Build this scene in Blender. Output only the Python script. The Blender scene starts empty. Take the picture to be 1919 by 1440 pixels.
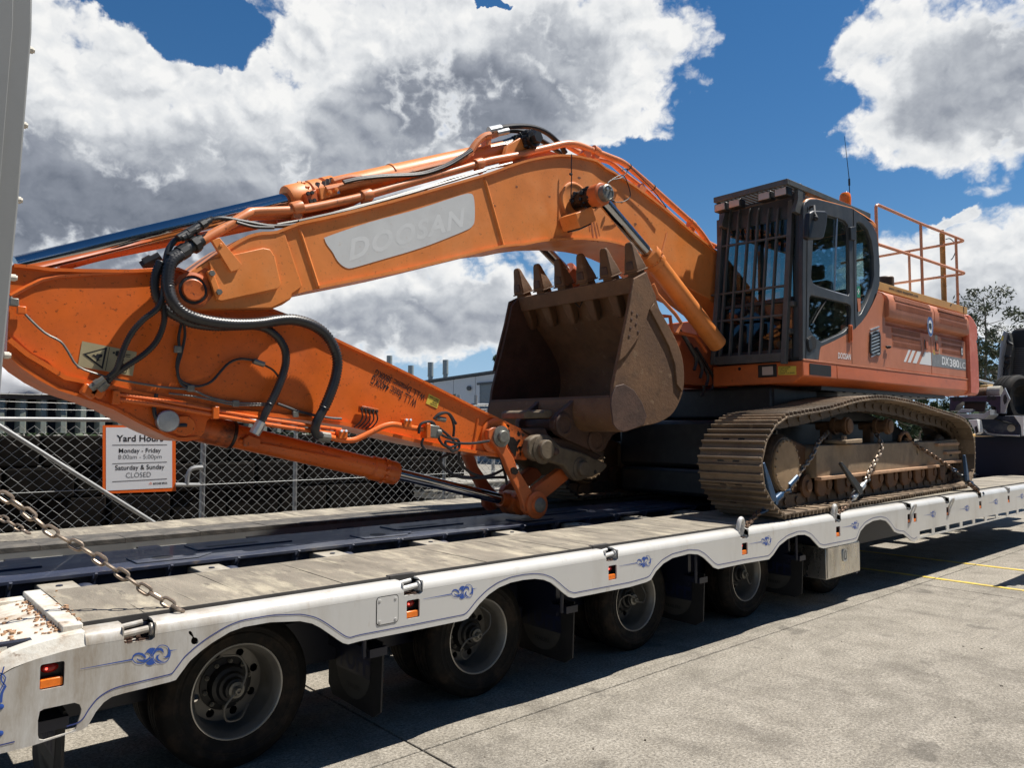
import bpy, bmesh, math, random
import numpy as np
from mathutils import Vector, Matrix, noise as mnoise
from mathutils.geometry import delaunay_2d_cdt
random.seed(7)
R = math.radians
C = bpy.context.scene.collection
sc = bpy.context.scene
# ------------------------------------------------------------------ camera
FPX, YAW, PITCH, ROLL, EYE = 1433.5, 0.848447, 0.057583, 0.001391, 1.92
cf = Vector((math.cos(YAW)*math.cos(PITCH), math.sin(YAW)*math.cos(PITCH), math.sin(PITCH)))
cr0 = Vector((math.sin(YAW), -math.cos(YAW), 0)); cu0 = cr0.cross(cf)
cr_ = math.cos(ROLL)*cr0 + math.sin(ROLL)*cu0
cu_ = -math.sin(ROLL)*cr0 + math.cos(ROLL)*cu0
cam = bpy.data.objects.new('camera', bpy.data.cameras.new('camera'))
C.objects.link(cam)
cam.data.sensor_width = 36; cam.data.lens = FPX/1919*36
cam.data.clip_start = .05; cam.data.clip_end = 3000
M = Matrix((cr_, cu_, -cf)).transposed().to_4x4(); M.translation = (0, 0, EYE)
cam.matrix_world = M
sc.camera = cam
# ------------------------------------------------------------------ sun, sky, exposure
SUN = Vector((.45, -.20, 1)).normalized()          # towards the sun
sun = bpy.data.objects.new('sun', bpy.data.lights.new('sun', 'SUN')); C.objects.link(sun)
sun.data.energy = 5.0; sun.data.angle = R(.5); sun.data.color = (1, .95, .87)
sun.rotation_euler = SUN.to_track_quat('Z', 'Y').to_euler()
sc.view_settings.view_transform = 'Standard'; sc.view_settings.look = 'None'
sc.view_settings.exposure = 0.58; sc.view_settings.gamma = 1
sc.view_settings.use_curve_mapping = False
sc.cycles.max_bounces = 8; sc.cycles.transparent_max_bounces = 12
sc.cycles.use_denoising = True
world = bpy.data.worlds.new('World'); sc.world = world; world.use_nodes = True
# ------------------------------------------------------------------ rays: a pixel of the picture on a plane of the place
def ray(u, v):
    u, v = float(u), float(v)
    return cf + (u-960)/FPX*cr_ - (v-720)/FPX*cu_
def build_sky():
    nt = world.node_tree; N = nt.nodes; L = nt.links; N.clear()
    def lk(x, s):
        if isinstance(x, (int, float)): s.default_value = x
        elif isinstance(x, (tuple, Vector)): s.default_value = tuple(x) if len(x) == len(s.default_value) else (*x, 1)
        else: L.new(x, s)
    def ma(op, a, b=0., c=0., clamp=False):
        n = N.new('ShaderNodeMath'); n.operation = op; n.use_clamp = clamp
        for x, s in zip((a, b, c), n.inputs): lk(x, s)
        return n.outputs[0]
    def vm(op, a, b=(0, 0, 0), out=0):
        n = N.new('ShaderNodeVectorMath'); n.operation = op; lk(a, n.inputs[0]); lk(b, n.inputs[1]); return n.outputs[out]
    def mr(x, a, b, c=0., d=1., sm=True):
        n = N.new('ShaderNodeMapRange'); n.interpolation_type = 'SMOOTHSTEP' if sm else 'LINEAR'
        for v, s in zip((x, a, b, c, d), n.inputs): lk(v, s)
        return n.outputs[0]
    def mixc(f, a, b):
        n = N.new('ShaderNodeMix'); n.data_type = 'RGBA'; lk(f, n.inputs[0]); lk(a, n.inputs[6]); lk(b, n.inputs[7]); return n.outputs[2]
    def noise(vec, scale, det, rough=.55, col=False, dist=0.):
        n = N.new('ShaderNodeTexNoise'); lk(vec, n.inputs['Vector']); n.inputs['Scale'].default_value = scale
        n.inputs['Detail'].default_value = det; n.inputs['Roughness'].default_value = rough; n.inputs['Distortion'].default_value = dist
        return n.outputs['Color' if col else 'Fac']
    def puff(vec):
        r = None
        for sc_, am in ((8, .60), (18, .50), (40, .26), (90, .12), (200, .06)):
            d0 = ma('SUBTRACT', noise(vec, sc_, 0), .5); x = ma('MULTIPLY', ma('SQRT', ma('ADD', ma('MULTIPLY', d0, d0), .0022)), am*4)
            r = x if r is None else ma('ADD', r, x)
        return r
    tc = N.new('ShaderNodeTexCoord'); D = tc.outputs['Generated']
    sp = N.new('ShaderNodeSeparateXYZ'); L.new(D, sp.inputs[0])
    az = ma('ARCTAN2', sp.outputs[1], sp.outputs[0]); el = ma('ARCSINE', sp.outputs[2])
    cb = N.new('ShaderNodeCombineXYZ'); L.new(az, cb.inputs[0]); L.new(el, cb.inputs[1]); P0 = cb.outputs[0]
    w1 = vm('SUBTRACT', noise(P0, 5.5, 3, .5, True), (.5, .5, .5)); w2 = vm('SUBTRACT', noise(P0, 17, 5, .6, True), (.5, .5, .5))
    PW = vm('ADD', P0, vm('ADD', vm('MULTIPLY', w1, (.15, .11, 0)), vm('MULTIPLY', w2, (.075, .065, 0))))
    PS = vm('ADD', P0, vm('ADD', vm('MULTIPLY', w1, (.06, .05, 0)), vm('MULTIPLY', w2, (.045, .04, 0))))
    def ae(u, v):
        d = ray(u, v).normalized(); return math.atan2(d.y, d.x), math.asin(d.z)
    def blob(P, u, v, rx, ry):
        a, e = ae(u, v); k = 1/FPX
        s = vm('MULTIPLY', vm('SUBTRACT', P, (a, e, 0)), (1/(rx*k*.92), 1/(ry*k*.92), 0))
        return ma('SUBTRACT', 1, vm('DOT_PRODUCT', s, s, 1))
    def union(P, bl, k=.35):
        r = None
        for b in bl:
            x = ma('MAXIMUM', blob(P, *b[:4]), -1.5)
            r = x if r is None else ma('SMOOTH_MAX', r, x, k)
        return r
    CL = [(50,60,120,80),(140,210,260,150),(430,200,300,130),(700,130,270,230),(980,90,290,230),(1140,95,185,160),(1060,190,150,90),
          (300,380,520,170),(700,360,420,190),(740,580,360,110),(560,640,230,70),(930,590,160,90),(120,480,260,90),
          (1720,170,120,110),(1800,110,150,130),(1900,140,150,140),(1645,245,78,58),(1840,245,70,35),(560,60,120,50),
          (1760,500,150,75),(1890,480,120,70),(1850,570,180,80),(1700,550,110,90),(1795,412,36,15),(946,692,16,14)]
    NEG = [(320,15,165,75),(1420,430,130,130),(1130,330,160,70),(600,508,40,14),(900,25,26,12)]
    B = union(PW, CL)
    for n_ in NEG: B = ma('SUBTRACT', B, ma('MULTIPLY', ma('MAXIMUM', blob(PW, *n_), 0.), 2.2))
    # thinner broken cloud round the unseen sky, cut back to lower the ambient light
    pl = vm('MULTIPLY', D, (1, 1, 1.9))
    far = mr(noise(pl, 2.3, 3, .5), .56, .70, -1.4, 1.1)
    a0, e0 = ae(960, 420)
    s_ = vm('MULTIPLY', vm('SUBTRACT', P0, (a0, e0, 0)), (1/.80, 1/.62, 0))
    out = mr(vm('DOT_PRODUCT', s_, s_, 1), .85, 1.3)
    B = ma('MAXIMUM', B, ma('ADD', ma('MULTIPLY', far, out), ma('MULTIPLY', ma('SUBTRACT', 1, out), -3)))
    Q = vm('ADD', vm('MULTIPLY', P0, (1, 1.2, 1)), vm('MULTIPLY', w2, (.028, .028, 0)))
    OFF = (-.008, .015, 0)
    W = puff(Q); W2 = puff(vm('ADD', Q, OFF))
    F = noise(P0, 26, 8, .62)
    Bc = ma('MINIMUM', B, .8)
    dens = ma('ADD', ma('ADD', Bc, ma('MULTIPLY', ma('SUBTRACT', W, .70), 1.15)), ma('MULTIPLY', ma('SUBTRACT', F, .5), 1.0))
    alpha = mr(dens, -.26, .42)
    DK = [(200,400,350,105,1.0),(60,330,150,90,.9),(470,350,260,110,.62),(880,190,250,85,.95),(720,240,150,90,.7),(1030,130,150,110,.6),(640,420,330,80,.75),(780,605,250,62,.62),(560,640,170,42,.6),
          (1850,130,120,90,.66),(1770,190,90,55,.6),(1900,235,60,45,.5),(1860,550,130,50,.42),(905,565,80,50,.5)]
    K = None
    for b in DK:
        x = ma('MULTIPLY', mr(blob(PS, *b[:4]), -.75, .65), b[4]); K = x if K is None else ma('SMOOTH_MAX', K, x, .15)
    Kf = ma('MULTIPLY', mr(noise(pl, 3.1, 4, .55), .42, .62), .7)
    K = ma('ADD', ma('MULTIPLY', K, ma('SUBTRACT', 1, out)), ma('MULTIPLY', Kf, out))
    thick = mr(dens, .10, .80)
    lit = ma('MULTIPLY', ma('SUBTRACT', W, W2), .44)
    calm = ma('SUBTRACT', 1, ma('MULTIPLY', K, .62)); lit = ma('MULTIPLY', lit, calm)
    fine = ma('MULTIPLY', ma('SUBTRACT', F, .5), .14)
    crev = ma('MULTIPLY', mr(W, .30, .85, 1., 0.), .10)
    sh = ma('SUBTRACT', ma('MULTIPLY', ma('ADD', ma('ADD', ma('MULTIPLY', K, .80), .07), crev), thick), ma('ADD', lit, fine), 0, True)
    rp = N.new('ShaderNodeValToRGB'); e = rp.color_ramp; L.new(sh, rp.inputs[0])
    e.elements[0].position = 0; e.elements[0].color = (CLW*1.0, CLW*1.0, CLW*.99, 1)
    e.elements[1].position = 1; e.elements[1].color = (CLW*.15, CLW*.175, CLW*.225, 1)
    for pos, c in ((.20, (.84, .86, .88)), (.45, (.57, .60, .645)), (.72, (.32, .35, .41))):
        q = e.elements.new(pos); q.color = tuple(CLW*x for x in c)+(1,)
    sky = N.new('ShaderNodeTexSky'); sky.sky_type = 'NISHITA'; sky.sun_disc = False
    sky.sun_elevation = math.asin(SUN.z); sky.sun_rotation = math.atan2(SUN.x, SUN.y)
    sky.air_density = 1.0; sky.dust_density = .0; sky.ozone_density = 3.0; sky.altitude = 50
    hs = N.new('ShaderNodeHueSaturation'); hs.inputs['Saturation'].default_value = 1.28; hs.inputs['Value'].default_value = SKYV; L.new(sky.outputs[0], hs.inputs['Color'])
    bg = N.new('ShaderNodeBackground'); bg.inputs[1].default_value = BGS
    cl10 = vm('SCALE', rp.outputs[0]); cl10.node.inputs['Scale'].default_value = 1/BGS
    hz = vm('SCALE', (.36, .58, .88)); hz.node.inputs['Scale'].default_value = .60/BGS
    skc = mixc(mr(sp.outputs[2], -.02, .24, .92, 0.), hs.outputs[0], hz)
    col = mixc(alpha, skc, cl10)
    L.new(col, bg.inputs[0])
    o = N.new('ShaderNodeOutputWorld'); L.new(bg.outputs[0], o.inputs[0])
CLW, SKYV, BGS = .62, .74, .08
build_sky()
world.cycles.sampling_method = 'MANUAL'; world.cycles.sample_map_resolution = 1024
def S(u, v, Y):
    d = ray(u, v); s = Y/d.y; return Vector((d.x*s, Y, EYE+d.z*s))
def SX(u, v, X):
    d = ray(u, v); s = X/d.x; return Vector((X, d.y*s, EYE+d.z*s))
def SZ(u, v, Z):
    d = ray(u, v); s = (Z-EYE)/d.z; return Vector((d.x*s, d.y*s, Z))
ZO = dict(A=(0,380,2.998), B=(560,200,2.998), C=(900,220,3.553), D=(560,560,3.553), E=(1300,300,3.427), F=(1280,680,3.0),
          G=(900,420,2.667), H=(0,640,3.998), I=(0,900,2.665), J=(560,980,2.665), L=(1180,900,2.597), M=(1560,860,5.334),
          N=(1740,520,3.789), O=(0,1080,4.0), Q=(1330,330,3.89), T=(880,740,6.0), U=(1620,500,8.72), V=(1560,640,6.854),
          W=(520,320,6.854), X=(700,1060,9.595), K=(600,880,2.665), P=(0,0,1.0), a=(220,1180,13.707), b=(130,640,13.707),
          c=(1360,880,6.854), d=(960,420,6.397), e=(1300,720,5.332), f=(1780,600,4.504))
def px(z, x, y):
    a, b, s = ZO[z]; return a+x/s, b+y/s
def PL(z, Y, pts): return [S(*px(z, x, y), Y) for x, y in pts]
def PX(z, X, pts): return [SX(*px(z, x, y), X) for x, y in pts]
def smooth(pts, n=6, closed=False):
    P = [Vector(p) for p in pts]; out = []; m = len(P)
    for i in range(m if closed else m-1):
        p0 = P[(i-1) % m] if closed or i > 0 else 2*P[0]-P[1]
        p1, p2 = P[i], P[(i+1) % m]
        p3 = P[(i+2) % m] if closed or i+2 < m else 2*P[-1]-P[-2]
        for k in range(n):
            t = k/n
            out.append(.5*((2*p1)+(-p0+p2)*t+(2*p0-5*p1+4*p2-p3)*t*t+(-p0+3*p1-3*p2+p3)*t**3))
    if not closed: out.append(P[-1])
    return out
def resample(pts, step):
    P = [Vector(p) for p in pts]; out = [P[0].copy()]; acc = 0.
    for a, b in zip(P, P[1:]):
        L = (b-a).length
        if L < 1e-9: continue
        d = step-acc
        while d <= L:
            out.append(a.lerp(b, d/L)); d += step
        acc = L-(d-step)
    return out
def frame_of(d):
    d = Vector(d).normalized()
    a = Vector((0, 0, 1)) if abs(d.z) < .9 else Vector((1, 0, 0))
    x = d.cross(a).normalized(); return x, x.cross(d).normalized(), d
# ------------------------------------------------------------------ mesh builder
class MB:
    def __init__(s): s.v = []; s.f = []; s.sm = []
    def add(s, v, f, sm=False):
        o = len(s.v); s.v += [tuple(p) for p in v]
        for q in f: s.f.append([i+o for i in q]); s.sm.append(sm)
        return s
    def box(s, c, d, M=None):
        c = Vector(c); h = Vector(d)/2
        v = [Vector((x*h.x, y*h.y, z*h.z)) for x in (-1, 1) for y in (-1, 1) for z in (-1, 1)]
        if M is not None: v = [M @ p for p in v]
        return s.add([c+p for p in v], [(0,1,3,2),(4,6,7,5),(0,4,5,1),(2,3,7,6),(0,2,6,4),(1,5,7,3)])
    def bx(s, x0, x1, y0, y1, z0, z1): return s.box(((x0+x1)/2, (y0+y1)/2, (z0+z1)/2), (abs(x1-x0), abs(y1-y0), abs(z1-z0)))
    def prism(s, poly, off, holes=()):
        off = Vector(off); loops = [[Vector(p) for p in poly]]+[[Vector(p) for p in h] for h in holes]
        allv = [p for l in loops for p in l]; n = len(allv); F = []
        if len(loops) == 1: F += [list(range(n))[::-1], [i+n for i in range(n)]]
        else:
            nrm = max(((b-a).cross(c-a) for a, b, c in zip(loops[0], loops[0][1:], loops[0][2:])), key=lambda q: q.length)
            ax = max(range(3), key=lambda i: abs(nrm[i])); i0, i1 = [i for i in range(3) if i != ax]
            pts2 = [Vector((p[i0], p[i1])) for p in allv]; ed = []; k = 0
            for l in loops: m = len(l); ed += [(k+i, k+(i+1) % m) for i in range(m)]; k += m
            res = delaunay_2d_cdt(pts2, ed, [], 0, 1e-7)
            def inside(c):
                r = False
                for a, b in ed:
                    A, B = pts2[a], pts2[b]
                    if (A.y > c.y) != (B.y > c.y) and c.x < (B.x-A.x)*(c.y-A.y)/(B.y-A.y)+A.x: r = not r
                return r
            om = [o[0] if o else None for o in res[3]]
            for t in res[2]:
                c = sum((res[0][i] for i in t), Vector((0, 0)))/len(t)
                if inside(c) and all(om[i] is not None for i in t): F += [tuple(om[i] for i in t), tuple(om[i]+n for i in t[::-1])]
        k = 0
        for l in loops:
            m = len(l)
            for i in range(m): j = (i+1) % m; F.append((k+i, k+j, k+j+n, k+i+n))
            k += m
        return s.add(allv+[p+off for p in allv], F)
    def tube(s, path, r, n=8, closed=False, caps=True):
        P = [Vector(p) for p in path]; m = len(P); rs = [float(q) for q in r] if isinstance(r, (list, tuple)) else [float(r)]*m
        V = []; F = []; x = None
        for i in range(m):
            if closed: d = P[(i+1) % m]-P[i-1]
            else: d = P[min(i+1, m-1)]-P[max(i-1, 0)]
            if d.length < 1e-9: d = Vector((1, 0, 0))
            d.normalize()
            if x is None: x = frame_of(d)[0]
            x = x-d*x.dot(d)
            if x.length < 1e-6: x = frame_of(d)[0]
            x.normalize(); y = d.cross(x)
            # widen a mitre at a bend
            for k in range(n):
                a = 2*math.pi*k/n; V.append(P[i]+rs[i]*(math.cos(a)*x+math.sin(a)*y))
        for i in range(m if closed else m-1):
            j = (i+1) % m
            for k in range(n): l = (k+1) % n; F.append((i*n+k, i*n+l, j*n+l, j*n+k))
        s.add(V, F, True)
        if caps and not closed:
            o = len(s.v)-len(V)
            s.f.append([o+k for k in range(n)][::-1]); s.sm.append(False)
            s.f.append([o+(m-1)*n+k for k in range(n)]); s.sm.append(False)
        return s
    def cyl(s, a, b, r, n=20, r2=None): return s.tube([a, b], [r, r if r2 is None else r2], n)
    def lathe(s, c, axis, prof, n=28, sm=True, close=False):
        c = Vector(c); x, y, d = frame_of(axis); V = []; F = []; m = len(prof)
        for r, h in prof:
            for k in range(n):
                a = 2*math.pi*k/n; V.append(c+d*h+r*(math.cos(a)*x+math.sin(a)*y))
        for i in range(m if close else m-1):
            j = (i+1) % m
            for k in range(n): l = (k+1) % n; F.append((i*n+k, j*n+k, j*n+l, i*n+l))
        s.add(V, F, sm)
        if not close:
            o = len(s.v)-len(V)
            for q, pr in ((0, prof[0]), (m-1, prof[-1])):
                if pr[0] > 1e-4: s.f.append([o+q*n+k for k in range(n)]); s.sm.append(False)
        return s
    def sphere(s, c, r, n=12, sc_=(1, 1, 1)):
        c = Vector(c); V = []; F = []; m = n//2
        for i in range(m+1):
            t = math.pi*i/m
            for k in range(n):
                a = 2*math.pi*k/n
                V.append(c+Vector((r*sc_[0]*math.sin(t)*math.cos(a), r*sc_[1]*math.sin(t)*math.sin(a), r*sc_[2]*math.cos(t))))
        for i in range(m):
            for k in range(n): l = (k+1) % n; F.append((i*n+k, i*n+l, (i+1)*n+l, (i+1)*n+k))
        return s.add(V, F, True)
    def build(s, name, mat, parent=None, bevel=0, seg=2, org=None, **tags):
        me = bpy.data.meshes.new(name)
        o3 = Vector(org) if org is not None else wloc(parent)
        me.from_pydata([(p[0]-o3.x, p[1]-o3.y, p[2]-o3.z) for p in s.v], [], s.f)
        bm = bmesh.new(); bm.from_mesh(me)
        bmesh.ops.recalc_face_normals(bm, faces=bm.faces)
        bm.to_mesh(me); bm.free()
        me.polygons.foreach_set('use_smooth', [True]*len(me.polygons))
        me.set_sharp_from_angle(angle=R(35))
        me.materials.append(mat)
        o = bpy.data.objects.new(name, me); C.objects.link(o)
        if parent: o.parent = parent
        pl = wloc(parent) if parent else Vector()
        o.location = o3-pl; WL[o] = o3
        if bevel:
            b = o.modifiers.new('bevel', 'BEVEL'); b.width = bevel; b.segments = seg; b.limit_method = 'ANGLE'; b.angle_limit = R(38)
            b.harden_normals = False
        for k, v in tags.items(): o[k] = v
        return o
WL = {}
def wloc(o): return WL.get(o, Vector()) if o else Vector()
def empty(name, loc, parent=None, **tags):
    o = bpy.data.objects.new(name, None); C.objects.link(o); loc = Vector(loc)
    o.empty_display_size = .1
    if parent: o.parent = parent
    o.location = loc-wloc(parent); WL[o] = loc
    for k, v in tags.items(): o[k] = v
    return o
def dup(o, parent=None, loc=None, rot=None):
    c = o.copy(); C.objects.link(c); c.parent = parent
    if loc is not None: c.location = loc
    if rot is not None: c.rotation_euler = rot
    for ch in list(o.children): dup(ch, c)
    return c
# ------------------------------------------------------------------ materials
def mat(name, col=(.5, .5, .5), rough=.5, metal=0., vary=.0, vs=6., dirt=None, da=0., ds=3., bump=0., bs=40., spec=.5, grime=None, ga=0., gs=14., coat=0., stretch=(1, 1, 1), rv=0., orand=0., xdirt=None, wpos=False):
    m = bpy.data.materials.new(name); m.use_nodes = True; nt = m.node_tree; N = nt.nodes; L = nt.links
    b = N['Principled BSDF']; b.inputs['Roughness'].default_value = rough; b.inputs['Metallic'].default_value = metal
    b.inputs['Specular IOR Level'].default_value = spec; b.inputs['Coat Weight'].default_value = coat
    tc = N.new('ShaderNodeTexCoord'); mp = N.new('ShaderNodeMapping'); mp.inputs['Scale'].default_value = stretch
    if wpos: ge_ = N.new('ShaderNodeNewGeometry'); L.new(ge_.outputs['Position'], mp.inputs[0])
    else: L.new(tc.outputs['Object'], mp.inputs[0])
    if orand and not wpos:
        o_ = N.new('ShaderNodeObjectInfo'); k_ = N.new('ShaderNodeMath'); k_.operation = 'MULTIPLY'; k_.inputs[1].default_value = 37.; L.new(o_.outputs['Random'], k_.inputs[0])
        cx = N.new('ShaderNodeCombineXYZ'); L.new(k_.outputs[0], cx.inputs[0]); L.new(k_.outputs[0], cx.inputs[2]); L.new(cx.outputs[0], mp.inputs['Location'])
    def noise(scale, det=6, rg=.6):
        t = N.new('ShaderNodeTexNoise'); t.inputs['Scale'].default_value = scale; t.inputs['Detail'].default_value = det
        t.inputs['Roughness'].default_value = rg; L.new(mp.outputs[0], t.inputs['Vector']); return t.outputs['Fac']
    def ramp(fac, a, b_):
        r = N.new('ShaderNodeMapRange'); r.inputs[1].default_value = a; r.inputs[2].default_value = b_; L.new(fac, r.inputs[0]); return r.outputs[0]
    def mul(x, k):
        t = N.new('ShaderNodeMath'); t.operation = 'MULTIPLY'; L.new(x, t.inputs[0]); t.inputs[1].default_value = k; return t.outputs[0]
    def mix(fac, A, B):
        x = N.new('ShaderNodeMix'); x.data_type = 'RGBA'
        L.new(fac, x.inputs[0])
        for s_, c in ((6, A), (7, B)):
            if isinstance(c, tuple): x.inputs[s_].default_value = (*c, 1)
            else: L.new(c, x.inputs[s_])
        return x.outputs[2]
    c = tuple(col)
    cur = c
    if vary:
        lo = tuple(max(0, k*(1-vary)) for k in c); hi = tuple(min(1, k*(1+vary)) for k in c)
        cur = mix(ramp(noise(vs), .3, .7), lo, hi)
    if dirt:
        cur = mix(mul(ramp(noise(ds, 8, .68), .48, .68), da), cur, dirt)
    if grime:
        cur = mix(mul(ramp(noise(gs, 5, .7), .60, .68), ga), cur, grime)
    if xdirt:
        x0, x1, dc_, am_ = xdirt; sx = N.new('ShaderNodeSeparateXYZ'); L.new(tc.outputs['Object'], sx.inputs[0])
        mm = N.new('ShaderNodeMath'); mm.operation = 'MULTIPLY'; L.new(ramp(sx.outputs[0], x1, x0), mm.inputs[0]); L.new(ramp(noise(6, 8, .75), .38, .66), mm.inputs[1])
        cur = mix(mul(mm.outputs[0], am_), cur, dc_)
    if orand:
        oi = N.new('ShaderNodeObjectInfo'); r_ = N.new('ShaderNodeMapRange'); r_.inputs[3].default_value = 1-orand; r_.inputs[4].default_value = 1+orand
        L.new(oi.outputs['Random'], r_.inputs[0]); vm_ = N.new('ShaderNodeVectorMath'); vm_.operation = 'SCALE'; L.new(r_.outputs[0], vm_.inputs['Scale'])
        if isinstance(cur, tuple): vm_.inputs[0].default_value = cur
        else: L.new(cur, vm_.inputs[0])
        cur = vm_.outputs[0]
    if isinstance(cur, tuple): b.inputs['Base Color'].default_value = (*cur, 1)
    else: L.new(cur, b.inputs['Base Color'])
    if rv: 
        r = N.new('ShaderNodeMapRange'); r.inputs[1].default_value = .3; r.inputs[2].default_value = .7
        r.inputs[3].default_value = max(.03, rough-rv); r.inputs[4].default_value = min(1, rough+rv)
        L.new(noise(ds*1.3), r.inputs[0]); L.new(r.outputs[0], b.inputs['Roughness'])
    if bump:
        bp = N.new('ShaderNodeBump'); bp.inputs['Strength'].default_value = bump; bp.inputs['Distance'].default_value = .02
        L.new(noise(bs, 6, .7), bp.inputs['Height']); L.new(bp.outputs[0], b.inputs['Normal'])
    m['_'] = 1
    return m
mt = {}
mt['boom'] = mat('faded_orange_paint', (.72, .228, .048), .45, vary=.12, vs=3, dirt=(.74, .33, .12), da=.45, ds=1.7, grime=(.05, .025, .015), ga=.4, gs=42, bump=.03, bs=30, rv=.1)
mt['arm'] = mat('orange_paint', (.73, .145, .017), .38, vary=.10, vs=3, dirt=(.32, .07, .02), da=.35, ds=2.0, grime=(.03, .012, .008), ga=.7, gs=38, bump=.03, bs=30, rv=.1)
mt['greasy'] = mat('greasy_orange_paint', (.55, .12, .02), .42, vary=.1, dirt=(.02, .014, .012), da=.9, ds=6, grime=(.02, .014, .012), ga=.9, gs=13, rv=.12)
mt['body'] = mat('salmon_orange_paint', (.50, .175, .085), .5, vary=.10, vs=2.5, dirt=(.62, .25, .15), da=.5, ds=2.5, grime=(.2, .07, .04), ga=.3, gs=12, bump=.02, bs=25, stretch=(1, 1, .45))
mt['skirt'] = mat('deep_orange_paint', (.60, .14, .035), .4, vary=.12, vs=3, dirt=(.28, .07, .03), da=.4, ds=2.5, grime=(.07, .03, .02), ga=.4, gs=11, stretch=(.5, 1, 1))
mt['weight'] = mat('red_orange_paint', (.60, .13, .06), .45, vary=.15, vs=3, dirt=(.60, .3, .2), da=.45, ds=3, grime=(.7, .45, .35), ga=.35, gs=12)
mt['pipe'] = mat('pipe_orange_paint', (.62, .21, .075), .4, vary=.12, vs=7, grime=(.04, .02, .015), ga=.6, gs=22)
mt['shadered'] = mat('shade_darkened_red_paint', (.42, .10, .035), .5, vary=.15, vs=4)  # shade put into the colour, mostly for the far-side twins
mt['pinkpipe'] = mat('salmon_rail_paint', (.66, .28, .14), .45, vary=.12, vs=6)
mt['tan'] = mat('tan_yellow_paint', (.50, .29, .085), .55, vary=.1, vs=4, dirt=(.3, .16, .06), da=.3)
mt['rust'] = mat('yellow_brown_paint', (.48, .21, .05), .55, vary=.25, vs=9)
mt['chrome'] = mat('chrome_rod', (.40, .40, .41), .10, 1., vary=.04)
mt['steel'] = mat('galvanised_steel', (.52, .54, .55), .42, .85, vary=.12, vs=20)
mt['fitting'] = mat('zinc_fitting', (.21, .205, .18), .45, .5, vary=.2, vs=30)
mt['stainless'] = mat('brushed_steel', (.62, .60, .56), .3, .95, vary=.1, vs=8, dirt=(.16, .15, .135), da=.6, ds=2.6, stretch=(2, 2, .7), rv=.12)
mt['hose'] = mat('black_hose_rubber', (.022, .022, .024), .38, vary=.2, vs=8, dirt=(.06, .05, .04), da=.3)
mt['grease'] = mat('black_grease', (.010, .008, .007), .35, vary=.3, vs=12, bump=.4, bs=25)
mt['tyre'] = mat('tyre_rubber', (.0085, .0083, .008), .75, spec=.22, vary=.2, vs=5, dirt=(.06, .042, .028), da=.55, orand=.15, ds=6, bump=.12, bs=60, stretch=(1, 1, 1))
mt['rim'] = mat('grey_rim_paint', (.19, .183, .165), .42, .35, vary=.12, vs=6, dirt=(.08, .065, .05), da=.35, ds=5)
mt['rimlip'] = mat('worn_rim_edge', (.55, .53, .48), .4, .6, vary=.1, vs=9)
mt['black'] = mat('black_paint', (.014, .015, .016), .45, vary=.25, vs=5, dirt=(.06, .055, .05), da=.35, ds=4)
mt['cab'] = mat('charcoal_cab_paint', (.042, .045, .048), .42, vary=.18, vs=5, dirt=(.13, .125, .12), da=.4, ds=4, stretch=(1, 1, .5))
mt['guard'] = mat('dark_grey_guard_paint', (.075, .077, .074), .5, vary=.2, vs=9, dirt=(.14, .12, .10), da=.35)
mt['dark'] = mat('dark_interior', (.012, .012, .013), .7)
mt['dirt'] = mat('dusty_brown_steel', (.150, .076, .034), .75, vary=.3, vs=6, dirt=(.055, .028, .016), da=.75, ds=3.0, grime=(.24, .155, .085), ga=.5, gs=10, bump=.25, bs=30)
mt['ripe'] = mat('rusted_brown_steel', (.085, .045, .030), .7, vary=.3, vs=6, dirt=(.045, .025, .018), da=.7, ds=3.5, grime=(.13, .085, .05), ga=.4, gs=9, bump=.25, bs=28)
mt['hitch'] = mat('dusty_grey_brown_steel', (.13, .098, .062), .7, vary=.25, vs=8, dirt=(.04, .025, .018), da=.6, ds=5, bump=.2, bs=30)
mt['shoe'] = mat('worn_track_steel', (.19, .135, .085), .62, .15, orand=.3, vary=.3, vs=8, dirt=(.085, .055, .034), da=.75, ds=4, grime=(.33, .25, .16), ga=.8, gs=7, bump=.35, bs=25)
mt['lineg'] = mat('grey_steel_line', (.15, .145, .13), .4, .25, vary=.2, vs=20)
mt['link'] = mat('oily_link_steel', (.10, .068, .042), .6, .2, vary=.3, vs=12, dirt=(.04, .028, .02), da=.6, ds=8, bump=.3, bs=30)
mt['frame'] = mat('mud_dusted_steel', (.27, .195, .12), .72, vary=.2, vs=4, dirt=(.10, .065, .04), da=.5, ds=3, grime=(.34, .26, .18), ga=.4, gs=8, bump=.15, bs=25)
mt['ledge'] = mat('dry_mud_edge', (.42, .25, .145), .8, vary=.2, vs=10)
mt['disc'] = mat('dry_mud_disc', (.33, .22, .12), .8, vary=.2, vs=7, dirt=(.2, .12, .06), da=.4, ds=5, bump=.2, bs=30)
mt['white'] = mat('white_trailer_paint', (.60, .588, .555), .30, xdirt=(-6.1, -4.7, (.27, .21, .14), .9), vary=.03, vs=2, dirt=(.40, .36, .30), da=.4, ds=2.2, grime=(.40, .33, .25), ga=.35, gs=11, coat=.3, stretch=(1, 1, .22))
mt['dirtywhite'] = mat('chipped_dirty_white_paint', (.62, .59, .52), .6, vary=.1, vs=4, dirt=(.30, .20, .12), da=1., ds=4, grime=(.13, .08, .05), ga=.95, gs=8, bump=.2, bs=30)
mt['deck'] = mat('worn_deck_rubber', (.205, .180, .142), .8, orand=.07, wpos=True, vary=.3, vs=3, dirt=(.45, .40, .30), da=.9, ds=3.5, grime=(.055, .048, .04), ga=.65, gs=6, bump=.35, bs=35, stretch=(2.2, .6, 1))
mt['deckedge'] = mat('black_rubber_edge', (.045, .042, .04), .8, vary=.3, vs=9)
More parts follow.
